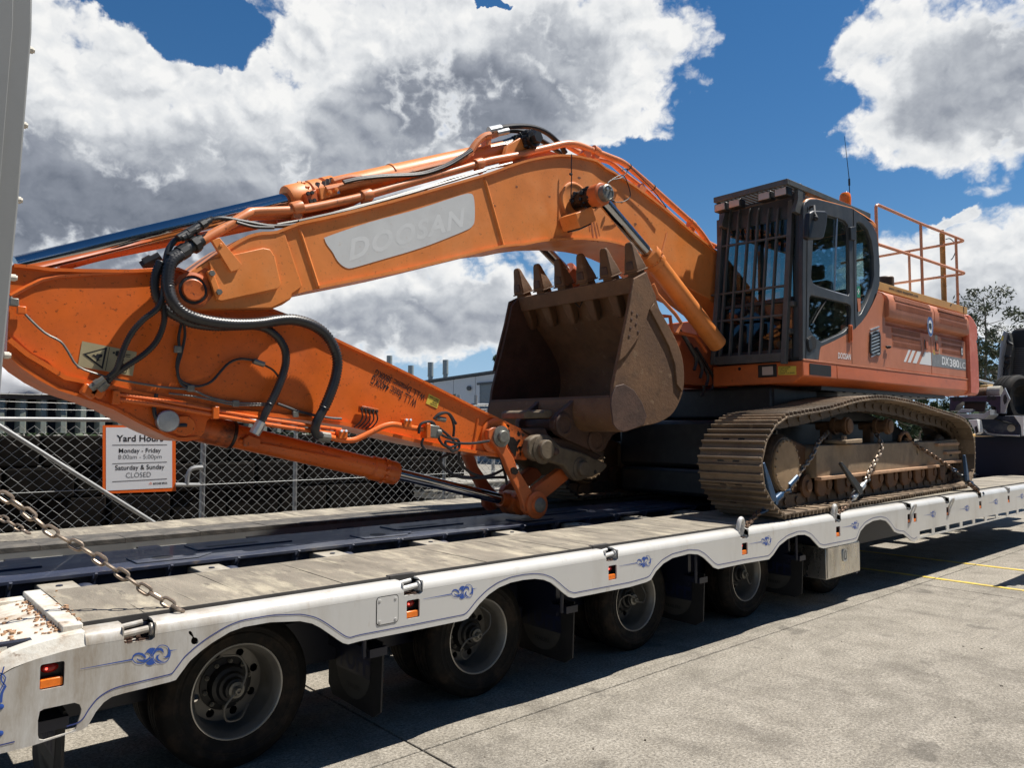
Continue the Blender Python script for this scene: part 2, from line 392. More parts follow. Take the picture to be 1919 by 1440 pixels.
mt['blue'] = mat('navy_trailer_paint', (.016, .023, .050), .6, vary=.3, vs=3, dirt=(.10, .105, .115), da=.8, ds=3.5, grime=(.24, .18, .12), ga=.5, gs=6, coat=.1, stretch=(.5, 1, 1))
mt['navy'] = mat('dark_navy_paint', (.006, .009, .024), .4, vary=.2, vs=4)
mt['binder'] = mat('blue_binder_paint', (.012, .055, .13), .38, .2, vary=.25, vs=25, dirt=(.05, .05, .05), da=.4, ds=14)
mt['chain'] = mat('worn_chain_steel', (.27, .215, .165), .42, .6, vary=.25, vs=30, dirt=(.16, .09, .05), da=.6, ds=20)
mt['darkchain'] = mat('rusty_chain_steel', (.13, .08, .05), .5, .6, vary=.3, vs=30)
mt['decalblue'] = mat('royal_blue_vinyl', (.025, .085, .36), .35)
mt['navyline'] = mat('navy_pinstripe', (.035, .055, .22), .35)
mt['redlens'] = mat('red_lens', (.30, .015, .012), .12)
mt['amber'] = mat('amber_reflector', (.85, .19, .012), .25, vary=.15, vs=40)
mt['signorange'] = mat('sign_orange', (.78, .13, .012), .45)
mt['signwhite'] = mat('sign_white', (.72, .73, .74), .5)
mt['ink'] = mat('black_ink', (.012, .012, .014), .5)
mt['silver'] = mat('peeling_silver_decal', (.60, .61, .60), .5, vary=.05, vs=5, dirt=(.50, .50, .49), da=.5, ds=3.5, grime=(.45, .33, .22), ga=.3, gs=20)
mt['palesilver'] = mat('faded_letter_vinyl', (.68, .69, .68), .45, dirt=(.56, .57, .56), da=.5, ds=5)
mt['labelbeige'] = mat('beige_label', (.40, .34, .20), .4, vary=.08, vs=10)
mt['yellowlabel'] = mat('yellow_label', (.70, .52, .07), .45, vary=.1)
mt['whitevinyl'] = mat('white_vinyl', (.78, .78, .77), .4)
mt['greyvinyl'] = mat('grey_vinyl', (.22, .22, .22), .45, vary=.3, vs=12)
mt['bluevinyl'] = mat('blue_vinyl', (.045, .10, .30), .4)
mt['green'] = mat('green_sticker', (.02, .22, .12), .4)
mt['lampglass'] = mat('lamp_lens', (.46, .38, .34), .08, spec=.8)
mt['beacon'] = mat('orange_beacon_lens', (.80, .17, .01), .12)
mt['streak'] = mat('rust_run', (.36, .10, .03), .6, vary=.3, vs=30); mt['chip'] = mat('bare_chipped_paint', (.16, .07, .035), .7, vary=.3, vs=30)
mt['concrete'] = None
def glassmat(name, col, alpha=.4):
    m = bpy.data.materials.new(name); m.use_nodes = True; nt = m.node_tree; N = nt.nodes; L = nt.links
    N.remove(N['Principled BSDF']); out = N['Material Output']
    tr = N.new('ShaderNodeBsdfTransparent'); tr.inputs[0].default_value = (*col, 1)
    gl = N.new('ShaderNodeBsdfGlossy'); gl.inputs['Roughness'].default_value = .02; gl.inputs[0].default_value = (.9, .95, 1, 1)
    lw = N.new('ShaderNodeLayerWeight'); fr = N.new('ShaderNodeMath'); fr.operation = 'POWER'; L.new(lw.outputs['Facing'], fr.inputs[0]); fr.inputs[1].default_value = 3.2
    ad = N.new('ShaderNodeMath'); ad.operation = 'ADD'; ad.inputs[1].default_value = alpha; L.new(fr.outputs[0], ad.inputs[0])
    mx = N.new('ShaderNodeMixShader'); L.new(ad.outputs[0], mx.inputs[0]); L.new(tr.outputs[0], mx.inputs[1]); L.new(gl.outputs[0], mx.inputs[2])
    L.new(mx.outputs[0], out.inputs[0]); return m
mt['glass'] = glassmat('tinted_glass', (.66, .76, .77), .04)
# text: a mesh fitted into a box of the given width and height
def text(s, name, parent, mat_, o, xd, yd, w, h, off=.0, shear=0., thick=.0008, spacing=1., **tags):
    cu = bpy.data.curves.new('t', 'FONT'); cu.body = s; cu.size = 1; cu.offset = off; cu.shear = shear; cu.resolution_u = 3; cu.space_character = spacing
    t = bpy.data.objects.new('t', cu); C.objects.link(t)
    me = bpy.data.meshes.new_from_object(t); bpy.data.objects.remove(t); bpy.data.curves.remove(cu)
    n = len(me.vertices); co = np.empty(n*3); me.vertices.foreach_get('co', co); co = co.reshape(-1, 3)
    lo = co.min(0); hi = co.max(0); k = (co-lo)/np.maximum(hi-lo, 1e-6)
    o = Vector(o); xd = Vector(xd).normalized(); yd = Vector(yd).normalized(); wl = wloc(parent)
    pts = [o-wl+xd*(a*w)+yd*(b*h) for a, b, _ in k]
    faces = [tuple(p.vertices) for p in me.polygons]
    bpy.data.meshes.remove(me)
    me = bpy.data.meshes.new(name); me.from_pydata([tuple(p) for p in pts], [], faces); me.materials.append(mat_)
    ob = bpy.data.objects.new(name, me); C.objects.link(ob); ob.parent = parent; WL[ob] = wl
    for k_, v in tags.items(): ob[k_] = v
    return ob
UX, UY, UZ = Vector((1, 0, 0)), Vector((0, 1, 0)), Vector((0, 0, 1))
# ------------------------------------------------------------------ ground: concrete slabs over a base sheet
def concrete_mat():
    m = bpy.data.materials.new('yard_concrete'); m.use_nodes = True; nt = m.node_tree; N = nt.nodes; L = nt.links
    b = N['Principled BSDF']; b.inputs['Roughness'].default_value = .9; b.inputs['Specular IOR Level'].default_value = .25
    tc = N.new('ShaderNodeTexCoord'); ge = N.new('ShaderNodeNewGeometry')
    def noise(s, d, r, st=None):
        t = N.new('ShaderNodeTexNoise'); t.inputs['Scale'].default_value = s; t.inputs['Detail'].default_value = d; t.inputs['Roughness'].default_value = r
        if st:
            mp = N.new('ShaderNodeMapping'); mp.inputs['Scale'].default_value = st; mp.inputs['Rotation'].default_value = (0, 0, .25); L.new(ge.outputs['Position'], mp.inputs[0]); L.new(mp.outputs[0], t.inputs['Vector'])
        else: L.new(ge.outputs['Position'], t.inputs['Vector'])
        return t.outputs['Fac']
    def rng(x, a, b_, c=0., d=1.):
        r = N.new('ShaderNodeMapRange'); [setattr(r.inputs[i], 'default_value', v) for i, v in ((1, a), (2, b_), (3, c), (4, d))]; L.new(x, r.inputs[0]); return r.outputs[0]
    def mix(f, A, B, mode='MIX'):
        x = N.new('ShaderNodeMix'); x.data_type = 'RGBA'; x.blend_type = mode
        if isinstance(f, float): x.inputs[0].default_value = f
        else: L.new(f, x.inputs[0])
        for i, c in ((6, A), (7, B)):
            if isinstance(c, tuple): x.inputs[i].default_value = (*c, 1)
            else: L.new(c, x.inputs[i])
        return x.outputs[2]
    c = mix(rng(noise(.55, 6, .65, (1, 2.2, 1)), .36, .64), (.245, .222, .183), (.40, .362, .30))
    c = mix(rng(noise(3.2, 8, .72), .42, .62, 0, .9), c, (.46, .42, .355))
    c = mix(rng(noise(2.1, 7, .7, (1.4, .6, 1)), .50, .68, 0, .7), c, (.13, .115, .095))
    c = mix(rng(noise(48, 4, .8), .36, .62, 0, .9), c, (.115, .103, .085))
    c = mix(rng(noise(85, 3, .7), .56, .68, 0, .8), c, (.50, .47, .415))
    c = mix(rng(noise(14, 3, .6), .70, .74, 0, .85), c, (.06, .052, .045))
    # oil spots, tyre tracks along the yard and hairline cracks
    c = mix(rng(noise(1.7, 4, .6), .64, .70, 0, .5), c, (.085, .077, .066))
    c = mix(rng(noise(.9, 4, .55, (.22, 5.5, 1)), .60, .70, 0, .42), c, (.12, .108, .092))
    vo = N.new('ShaderNodeTexVoronoi'); vo.feature = 'DISTANCE_TO_EDGE'; vo.inputs['Scale'].default_value = .33
    wv = N.new('ShaderNodeVectorMath'); wv.operation = 'ADD'; nz_ = N.new('ShaderNodeTexNoise'); nz_.inputs['Scale'].default_value = 1.6; nz_.inputs['Detail'].default_value = 6
    L.new(ge.outputs['Position'], nz_.inputs['Vector']); L.new(ge.outputs['Position'], wv.inputs[0]); L.new(nz_.outputs['Color'], wv.inputs[1]); L.new(wv.outputs[0], vo.inputs['Vector'])
    c = mix(rng(vo.outputs['Distance'], .0, .004, .32, 0.), c, (.07, .063, .055))
    L.new(c, b.inputs['Base Color'])
    bp = N.new('ShaderNodeBump'); bp.inputs['Strength'].default_value = .55; bp.inputs['Distance'].default_value = .012
    L.new(noise(75, 5, .75), bp.inputs['Height']); L.new(bp.outputs[0], b.inputs['Normal'])
    return m
mt['concrete'] = concrete_mat()
mt['joint'] = mat('dark_joint_filler', (.055, .05, .045), .95)
mt['yard'] = mat('far_yard_ground', (.20, .185, .155), .95, vary=.2, vs=.6)
g = MB(); g.bx(-300, 600, -300, 600, -.6, -.022)
ground = g.build('ground', mt['yard'], kind='structure')
g = MB(); g.bx(-20, 34, -12, 22, -.021, -.012); g.build('joint_filler', mt['joint'], ground)
XE = [-19.5, -12.1, -4.7, 2.695, 10.1, 17.5, 24.9, 32.3]; YE = [-11.3, -6.2, -1.15, 3.86, 8.9, 13.9, 18.9]
for i in range(len(XE)-1):
    for j in range(len(YE)-1):
        g = MB(); g.bx(XE[i]+.007, XE[i+1]-.007, YE[j]+.007, YE[j+1]-.007, -.11, 0)
        g.build('concrete_slab', mt['concrete'], ground, bevel=.006)
mt['linepaint'] = mat('worn_yellow_road_paint', (.62, .44, .06), .7, vary=.15, vs=6, dirt=(.27, .245, .2), da=.9, ds=7)
for x0, x1 in ((10.59, 10.68), (12.08, 12.17)):
    g = MB(); g.bx(x0, x1, -3, 3.852, .002, .006); g.bx(x0, x1, 3.868, 8.7, .002, .006); g.build('painted_line', mt['linepaint'], ground)
g = MB()
for k in range(520):
    x, y = random.uniform(.5, 17), random.uniform(-1.5, 4.6); s = random.uniform(.002, .006) if k % 9 else random.uniform(.006, .011)
    g.box((x, y, s*.25), (s*1.8, s, s*.5), Matrix.Rotation(random.random()*3, 3, 'Z'))
g.build('grit_and_leaf_litter', mat('dark_grit', (.07, .055, .04), .9, vary=.4), ground, kind='stuff')
# ------------------------------------------------------------------ the low loader trailer
YB, ZD = 3.90, 1.0
trailer = empty('low_loader_trailer', (7, 5.9, 0), label='white multi axle low loader trailer with blue scroll emblems carrying the excavator', category='trailer')
low = PL('I', YB, [(0,1370),(160,1330),(390,1255),(418,1246),(440,1230),(480,1160),(520,1112),(560,1085),(620,1067),(690,1050),(850,1010),(880,1000),(902,970),(950,905),(1000,860),(1060,815),(1150,760),(1220,735),(1350,712),(1500,706),(1560,718),(1600,738),(1650,772),(1690,800),(1715,816),(1740,822),(1800,806)])
low += PL('J', YB, [(560,543),(820,490),(845,480),(870,450),(905,405),(950,360),(1000,325),(1060,300),(1120,287),(1180,281),(1225,286),(1262,301),(1290,323),(1320,350),(1348,371),(1375,377),(1420,368)])
low += PL('L', YB, [(0,522),(80,499),(105,487),(130,445),(165,408),(210,381),(290,360),(335,363),(362,378),(390,405),(412,427),(432,434),(560,407),(680,387),(700,365),(730,320),(770,288),(820,268),(855,267),(882,280),(905,305),(925,328),(945,334),(1090,304),(1108,296),(1125,250),(1150,220),(1185,200),(1222,193),(1250,200),(1272,225),(1290,252),(1310,261),(1335,264)])
low += PL('M', YB, [(790,822),(822,832),(862,803)])
xz = [(p.x, p.z) for p in low]
xz = [(-.1, .545)]+xz+[(14.5, .548), (17.2, .545)]
POCK = [1.107, 2.647, 4.452, 6.28, 8.106, 9.97, 11.24, 12.50, 13.81, 15.1]; PW = .068
top = [(17.2, .935)]
for x in POCK[::-1]: top += [(x+PW, .935), (x+PW, .922), (x+PW-.012, .912), (x-PW+.012, .912), (x-PW, .922), (x-PW, .935)]
top += [(.88, .935), (.80, .930), (.68, .914), (.60, .89), (.54, .86), (-.1, .78)]
face = [Vector((x, YB, z)) for x, z in xz]+[Vector((x, YB, z)) for x, z in top]
def rrect(x0, x1, z0, z1, r, Y, n=3):
    o = []
    for cx, cz, a0 in ((x1-r, z1-r, 0), (x0+r, z1-r, 90), (x0+r, z0+r, 180), (x1-r, z0+r, 270)):
        for k in range(n+1):
            a = R(a0+90*k/n); o.append(Vector((cx+r*math.cos(a), Y, cz+r*math.sin(a))))
    return o
LIGHTS = [(.752, .833), (2.647, .832), (4.457, .826), (6.282, .818), (8.106, .815), (9.974, .812), (10.157, .808), (11.244, .810), (12.514, .812), (13.795, .818), (15.0, .815)]
LW, LH = .094, .108
holes = [rrect(x-LW/2, x+LW/2, z-LH/2-.002, z+LH/2, .01, YB) for x, z in LIGHTS]
holes.append(PL('O', YB, [(286,1085),(300,1018),(330,1000),(560,952),(600,965),(614,1000),(610,1030),(570,1150),(540,1170),(330,1235),(296,1228),(286,1195)]))
kc = px('I', 974, 806); kk = [S(kc[0]+7*math.cos(a), kc[1]+7*math.sin(a), YB) for a in [R(-95+30*k) for k in range(11)]]
holes.append(kk+PL('I', YB, [(963,786),(944,768),(944,757),(953,755),(962,765),(972,788)]))
for i in range(9):
    x0 = 10.283+i*.4975
    holes.append(rrect(x0, x0+.40, .562, .628, .010, YB, 1))
g = MB(); g.prism(face, (0, .012, 0), holes)
g.build('side_panel', mt['white'], trailer)
# rolled top edge between the hook pockets
segs = []; xs = .88
for x in POCK: segs.append((xs, x-PW)); xs = x+PW
segs.append((xs, 17.2))
prof = [(YB, .936)]+[(YB+.065-.065*math.cos(R(a)), .936+.065*math.sin(R(a))) for a in range(10, 91, 10)]+[(4.03, 1.001), (4.03, .98), (YB+.03, .936)]
g = MB()
for a, b in segs: g.prism([Vector((a, y, z)) for y, z in prof], (b-a, 0, 0))
g.build('rolled_edge', mt['white'], trailer)
# the sloping dirty end of the wing
g = MB()
e0 = [(.88, .985), (.80, .98), (.68, .964), (.60, .945), (.54, .915), (-.1, .80)]
for (xa, za), (xb, zb) in zip(e0, e0[1:]):
    g.add([(xa, YB+.03, za+.013), (xb, YB+.03, zb+.013), (xb, 4.95, zb+.012), (xa, 4.95, za+.012), (xa, YB, za-.05), (xb, YB, zb-.05)], [(0, 1, 2, 3), (0, 4, 5, 1)])
g.bx(.80, .885, 3.98, 4.96, .96, 1.022); g.bx(.56, .60, 4.0, 4.9, .92, .972); g.bx(.50, .535, 4.0, 4.9, .9, .955); g.bx(.2, .85, 4.86, 4.955, .86, 1.0)
g.build('ramp_hinge_end', mt['dirtywhite'], trailer, bevel=.006)
g = MB(); g.tube(smooth([(.52, 3.93, .93), (.50, 3.91, .90), (.47, 3.93, .86)], 4), .022, 8); g.tube([(.53, 3.96, .945), (.53, 4.85, .955)], .024, 10); g.build('hinge_pin', mt['dirtywhite'], trailer)
# clutter of dry dirt on the wing end
g = MB()
for k in range(420):
    t = random.random(); y = random.uniform(4.0, 4.9); x = random.choice([.83, .79, .60, .52])+random.gauss(0, .035)
    z = np.interp(x, [-.1, .54, .6, .68, .8, .88], [.81, .93, .96, .978, .995, 1.02])
    s = random.uniform(.003, .012); g.box((x, y, z+s*.2), (s*1.6, s*1.3, s), Matrix.Rotation(random.random()*3, 3, 'Z'))
g.build('dry_dirt_crumbs', mt['ledge'], trailer, kind='stuff')
# hook pockets: recess walls, bar, and the light recesses
for i, x in enumerate(POCK):
    w = PW
    g = MB(); z0, z1 = .912, .99
    g.bx(x-w-.006, x-w, YB+.002, 4.04, z0, z1); g.bx(x+w, x+w+.006, YB+.002, 4.04, z0, z1)
    g.bx(x-w, x+w, 4.03, 4.036, z0, z1); g.bx(x-w, x+w, YB+.002, 4.03, z0-.008, z0)
    g.build('hook_pocket', mt['white'], trailer)
    if i in (0, 1, 2):
        g = MB(); g.cyl((x-w, 3.94, .948), (x+w*.7, 3.94, .958), .017, 10); g.cyl((x-w, 3.985, .975), (x+w*.5, 3.985, .985), .013, 10)
        g.lathe((x+w-.002, 3.94, .955), (-1, 0, 0), [(.03, 0), (.03, .01), (.02, .012)], 14)
        g.build('tie_down_bar', mt['white'], trailer)
    g = MB()
    for k in range(26):
        s = random.uniform(.004, .014); g.box((x+random.uniform(-w, w)*.8, random.uniform(YB+.02, 4.0), z0+s/3), (s*1.5, s, s))
    g.build('pocket_dirt', mt['ripe'], trailer, kind='stuff')
for x, z in LIGHTS:
    cup = MB(); y1 = YB+.05; a, b, c, d = x-LW/2, x+LW/2, z-LH/2, z+LH/2
    cup.bx(a-.004, a, YB+.012, y1, c, d); cup.bx(b, b+.004, YB+.012, y1, c, d); cup.bx(a, b, YB+.012, y1, d, d+.004); cup.bx(a, b, YB+.012, y1, c-.004, c); cup.bx(a, b, y1-.004, y1, c, d)
    lt = cup.build('marker_light', mt['black'], trailer)
    l = MB(); l.lathe((x-.006, y1-.006, z+.027), (0, -1, 0), [(.030, 0), (.030, .010), (.024, .017), (.012, .021), (.002, .022)], 20)
    for i_, p in enumerate(l.v): l.v[i_] = (x-.006+(p[0]-x+.006)*1.18, p[1], z+.027+(p[2]-z-.027)*.72)
    l.build('red_lens', mt['redlens'], lt)
    l = MB(); l.sphere((x-.02, y1-.030, z+.027), .0055, 8); l.build('led_bulb', mt['led'] if 'led' in mt else mt.setdefault('led', (lambda m: (m.node_tree.nodes['Principled BSDF'].inputs['Emission Color'].__setattr__('default_value', (1, .10, .07, 1)), m.node_tree.nodes['Principled BSDF'].inputs['Emission Strength'].__setattr__('default_value', 2.2), m)[2])(mat('lit_red_led', (.9, .05, .04), .3))), lt)
    l = MB(); l.prism(rrect(x-.045, x+.043, z-.052, z-.014, .006, YB+.006), (0, .03, 0)); l.build('amber_reflector', mt['amber'], lt, bevel=.004)
# bolted cover
g = MB(); g.prism(rrect(2.393, 2.537, .775, .931, .018, YB-.003), (0, .003, 0)); cov = g.build('cover_plate', mt['white'], trailer)
g = MB(); g.prism(rrect(2.389, 2.541, .771, .935, .020, YB-.0012), (0, .001, 0), [rrect(2.393, 2.537, .775, .931, .018, YB-.0012)]); g.build('cover_gap', mt['ink'], cov)
for xx in (2.411, 2.519):
    for zz in (.793, .912):
        g = MB(); g.lathe((xx, YB-.003, zz), (0, -1, 0), [(.009, 0), (.009, .002), (.004, .003), (.003, .001)], 14); g.build('cover_screw', mt['white'], cov)
# pinstripe following the lower edge
ct = [Vector((x, 0, z)) for x, z in xz if x < 10.25]
def offs(pts, d):
    o = []
    for i in range(len(pts)):
        t = pts[min(i+1, len(pts)-1)]-pts[max(i-1, 0)]; t.normalize(); o.append(pts[i]+Vector((-t.z, 0, t.x))*d)
    return o
def ribbon(g, pts, w, Y, th=.0008):
    A = offs(pts, w/2); B_ = offs(pts, -w/2)
    for i in range(len(pts)-1):
        g.add([(A[i].x, Y, A[i].z), (A[i+1].x, Y, A[i+1].z), (B_[i+1].x, Y, B_[i+1].z), (B_[i].x, Y, B_[i].z)], [(0, 1, 2, 3)])
q = smooth(resample(offs(resample(ct, .03), .036), .03), 2)
q = [p for i, p in enumerate(q) if i == 0 or p.x >= q[i-1].x-.002]
for q_ in ([p for p in q if p.x < .625], [p for p in q if p.x > .805]): g = MB(); ribbon(g, q_, .0055, YB-.0015); g.build('pinstripe', mt['navyline'], trailer)
# scroll emblems
AC = S(*px('a', 880, 690), YB)
EM = dict(
 a=[(735,590),(770,540),(830,492),(900,476),(960,483),(985,497),(940,560),(905,640),(885,655),(850,607),(800,592)],
 b=[(735,868),(800,822),(890,732),(915,790),(965,870),(900,918),(820,930),(765,906)],
 c=[(385,750),(400,680),(470,620),(560,600),(650,615),(720,668),(745,720),(722,765),(680,712),(620,670),(540,655),(470,668),(420,712),(402,768)],
 d=[(510,748),(560,782),(650,790),(760,772),(825,722),(848,690),(845,720),(790,790),(720,842),(620,842),(540,818),(505,782)],
 e=[(1300,470),(1350,548),(1368,650),(1330,718),(1255,742),(1178,715),(1250,702),(1298,640),(1312,560)],
 f=[(1000,520),(1060,485),(1130,480),(1180,520),(1195,580),(1185,635),(1158,572),(1100,545),(1020,560),(962,620),(928,690),(938,600)],
 h=[(1090,650),(1010,680),(990,740),(1030,810),(1110,850),(1225,826),(1125,816),(1062,770),(1050,710)])
RG = [[(385,760),(420,820),(480,870),(570,885),(660,875),(740,830),(850,740),(920,640),(960,560),(1010,490)],
      [(700,640),(745,605),(800,600),(850,640),(862,690)],
      [(1000,515),(1080,430),(1190,412),(1290,452),(1352,550),(1365,640),(1332,750),(1250,838),(1130,872),(1010,848),(940,760),(925,660),(955,570),(1005,500)],
      [(905,745),(925,800),(990,895)]]
def loc_(pts): return [S(*px('a', x, y), YB)-AC for x, y in pts]
g = MB()
for k in EM.values():
    g.add([(p.x, -.0016, p.z) for p in loc_(k)], [list(range(len(k)))])
for k in RG: ribbon(g, smooth(loc_(k), 4), .0035, -.0016)
tail = [Vector((-.30+.06*k, 0, .002-.010*(1-k/4))) for k in range(5)]
for i in range(4): 
    w0, w1 = .0015+.0045*i/4, .0015+.0045*(i+1)/4
    x0, x1 = -.30+.054*i, -.30+.054*(i+1)
    g.add([(x0, -.0016, -w0/2), (x1, -.0016, -w1/2), (x1, -.0016, w1/2), (x0, -.0016, w0/2)], [(0, 1, 2, 3)])
g.add([(.085, -.0016, .006), (.12, -.0016, .008), (.085, -.0016, .011)], [(0, 1, 2)])
em = None
for x, z in [(1.161,.838),(3.019,.879),(4.828,.866),(6.648,.855),(8.498,.851),(10.723,.813),(11.957,.805),(13.184,.819),(14.451,.829)]:
    if em is None: em = g.build('scroll_emblem', mt['decalblue'], trailer, org=(0, 0, 0)); em.location = Vector((x, YB, z))-wloc(trailer)
    else: dup(em, trailer, Vector((x, YB, z))-wloc(trailer))
# blue scrolls at the left end of the panel
g = MB()
ribbon(g, smooth([S(*px('P', x, y), YB) for x, y in [(8,1250),(3,1268),(4,1278),(11,1286)]], 4), .005, YB-.0016)
ribbon(g, smooth([S(*px('P', x, y), YB) for x, y in [(-6,1259),(11,1271),(0,1296)]], 3), .004, YB-.0016)
ribbon(g, smooth([S(*px('P', x, y), YB) for x, y in [(11,1286),(4,1300),(2,1318)]], 4), .010, YB-.0017)
for u, v in ((2, 1326), (1, 1376)): g.lathe(S(u, v, YB-.0018), (0, -1, 0), [(.012, 0), (.011, .0006), (0, .0007)], 12)
g.build('scroll_flourish', mt['decalblue'], trailer)
# deck boards of the near wing and the far wing
pl = None
def boards(y0, y1, x0, x1, step, name='deck_board'):
    global pl
    x = x0; k = 0
    while x+step < x1:
        g = MB(); g.bx(-step/2+.002, step/2-.002, -(y1-y0)/2, (y1-y0)/2, -.018, .018)
        key = (round(y1-y0, 3), k % 4)
        yield x+step/2; x += step; k += 1
mt['shadowdeck'] = mat('boom_shadow_deck_rubber', (.085, .078, .068), .8, vary=.3, vs=5, dirt=(.20, .175, .14), da=.5, ds=4, bump=.3, bs=30)  # deck rubber with the boom's cast shadow put into its darker colour
def lay(y0, y1, x0, x1, step, m_='deck'):
    base = []
    for k in range(4):
        g = MB(); n = 5; W = (y1-y0)/2
        hs_ = [random.uniform(-.004, .003) for _ in range(n)]
        for i in range(n-1):
            ya, yb = -W+2*W*i/(n-1), -W+2*W*(i+1)/(n-1)
            a, b = -step/2+.0012, step/2-.0012
            g.add([(a, ya, .018+hs_[i]), (b, ya, .018+hs_[i]*.5), (b, yb, .018+hs_[i+1]*.5), (a, yb, .018+hs_[i+1]), (a, ya, -.018), (b, ya, -.018), (b, yb, -.018), (a, yb, -.018)],
                  [(0, 1, 2, 3), (0, 4, 5, 1), (1, 5, 6, 2), (3, 2, 6, 7), (0, 3, 7, 4)])
        base.append(g)
    obs = [None]*4; x = x0; k = 0
    while x+step <= x1+1e-6:
        j = random.randrange(4); L_ = Vector((x+step/2, (y0+y1)/2, ZD+random.uniform(-.001, .001)))-wloc(trailer)
        if obs[j] is None: obs[j] = base[j].build('deck_board', mt[m_], trailer, org=(0, 0, 0)); obs[j].location = L_
        else: dup(obs[j], trailer, L_)
        x += step; k += 1
lay(4.02, 4.915, .89, 17.1, .27)
lay(7.24, 7.82, .0, 17.1, .30)
lay(6.80, 7.23, .0, 17.1, .30, 'shadowdeck')
g = MB(); g.bx(.885, 17.1, 4.008, 4.019, .985, 1.019)
for i, x in enumerate(POCK[1:3]): g.bx(x-.10, x+.09, 4.0, 4.05, .99, 1.022)
g.bx(.865, .887, 4.01, 4.93, .985, 1.02)
g.build('rubber_edge_strip', mt['deckedge'], trailer)
# wing frames
g = MB(); g.bx(.3, 17, 4.86, 4.915, .72, .975); g.bx(.3, 17, 4.0, 4.05, .90, .978)
for x in np.arange(.9, 17, .9): g.bx(x, x+.06, 4.05, 4.86, .9, .975)
g.build('wing_frame', mt['navy'], trailer)
g = MB(); g.bx(-.4, 17, 6.80, 6.83, .70, .98); g.bx(-.4, 17, 7.78, 7.83, .74, .98)
for x in np.arange(.0, 17, .93): g.bx(x, x+.42, 6.76, 6.80, .86, .93)
g.build('far_wing_frame', mt['frame2'] if 'frame2' in mt else mt.setdefault('frame2', mat('dull_grey_steel_paint', (.20, .20, .19), .6, vary=.2, dirt=(.10, .09, .075), da=.5)), trailer)  # plain dull grey for the far wing frame
# sliding outriggers between wing and spine
for i, x in enumerate(np.arange(.95, 17, .915)):
    g = MB(); y0, y1 = 4.92, 5.53
    g.add([(x, y0, .93), (x+.20, y0, .93), (x+.20, y0+.12, .955), (x, y0+.12, .955), (x, y1, .96), (x+.20, y1, .96), (x, y0, .70), (x+.20, y0, .70), (x, y1, .70), (x+.20, y1, .70)],
          [(0, 1, 2, 3), (3, 2, 5, 4), (0, 6, 7, 1), (0, 3, 4, 8, 6), (1, 7, 9, 5, 2), (4, 5, 9, 8), (6, 8, 9, 7)])
    o = g.build('outrigger_beam', mt['outr'] if 'outr' in mt else mt.setdefault('outr', mat('worn_cream_steel', (.36, .33, .27), .6, vary=.2, vs=8, dirt=(.14, .11, .08), da=.7, ds=6)), trailer, bevel=.006)
    g = MB(); g.bx(x+.02, x+.18, 6.25, 6.8, .74, .94); g.build('outrigger_beam', mt['navy'], trailer)
# the central spine
g = MB(); g.bx(-.5, 17.5, 5.46, 6.30, .975, 1.0); g.bx(-.5, 17.5, 5.52, 5.55, .45, .975); g.bx(-.5, 17.5, 6.21, 6.24, .45, .975)
spine = g.build('spine_beam', mt['blue'], trailer, bevel=.004)
for i, x in enumerate(np.arange(.8, 17, .4575)):
    g = MB(); g.bx(x, x+.016, 5.45, 5.52, .72, .985); g.tube(smooth([(x+.008, 5.46, .95), (x+.008, 5.42, .97), (x+.008, 5.40, 1.0)], 3), .010, 6); g.build('spine_rib', mt['blue'], spine)
for i, x in enumerate(np.arange(1.05, 17, .915)):
    g = MB(); g.sphere((x+.14, 5.36, .90), .075, 14, (1, 1, .75)); g.cyl((x, 5.34, .8), (x, 5.34, .965), .02, 6); g.cyl((x, 5.34, .93), (x, 5.34, .955), .032, 6); g.build('grease_cap', mt['blue'], spine)
for i, x in enumerate(np.arange(.3, 17, 1.75)):
    g = MB(); g.bx(x, x+.75, 5.86, 6.16, 1.0, 1.012)
    g.prism([(x-.5, 5.58, 1.0), (x-.1, 5.56, 1.0), (x+.05, 5.70, 1.0), (x-.1, 5.85, 1.0), (x-.5, 5.83, 1.0)], (0, 0, .010)); g.build('spine_pad', mt['blue'], spine, bevel=.004)
    g = MB(); g.lathe((x-.3, 5.70, 1.0105), (0, 0, 1), [(.07, 0), (.07, .001), (0, .0015)], 16); g.bx(x+.1, x+.5, 5.92, 5.99, 1.0125, 1.0135); g.build('spine_hole', mt['dark'], spine)
g = MB(); g.bx(-.5, 17.5, 6.36, 6.72, .86, .88); g.bx(-.5, 17.5, 6.3, 6.33, .90, .96); g.build('far_walkway_plate', mt['navy'], trailer)
g = MB(); g.bx(0, 17, 4.62, 4.78, .40, .68); g.bx(0, 17, 5.0, 5.1, .42, .70); g.bx(0, 17, 6.5, 6.7, .42, .7); g.build('chassis_rail', mt['navy'], trailer)
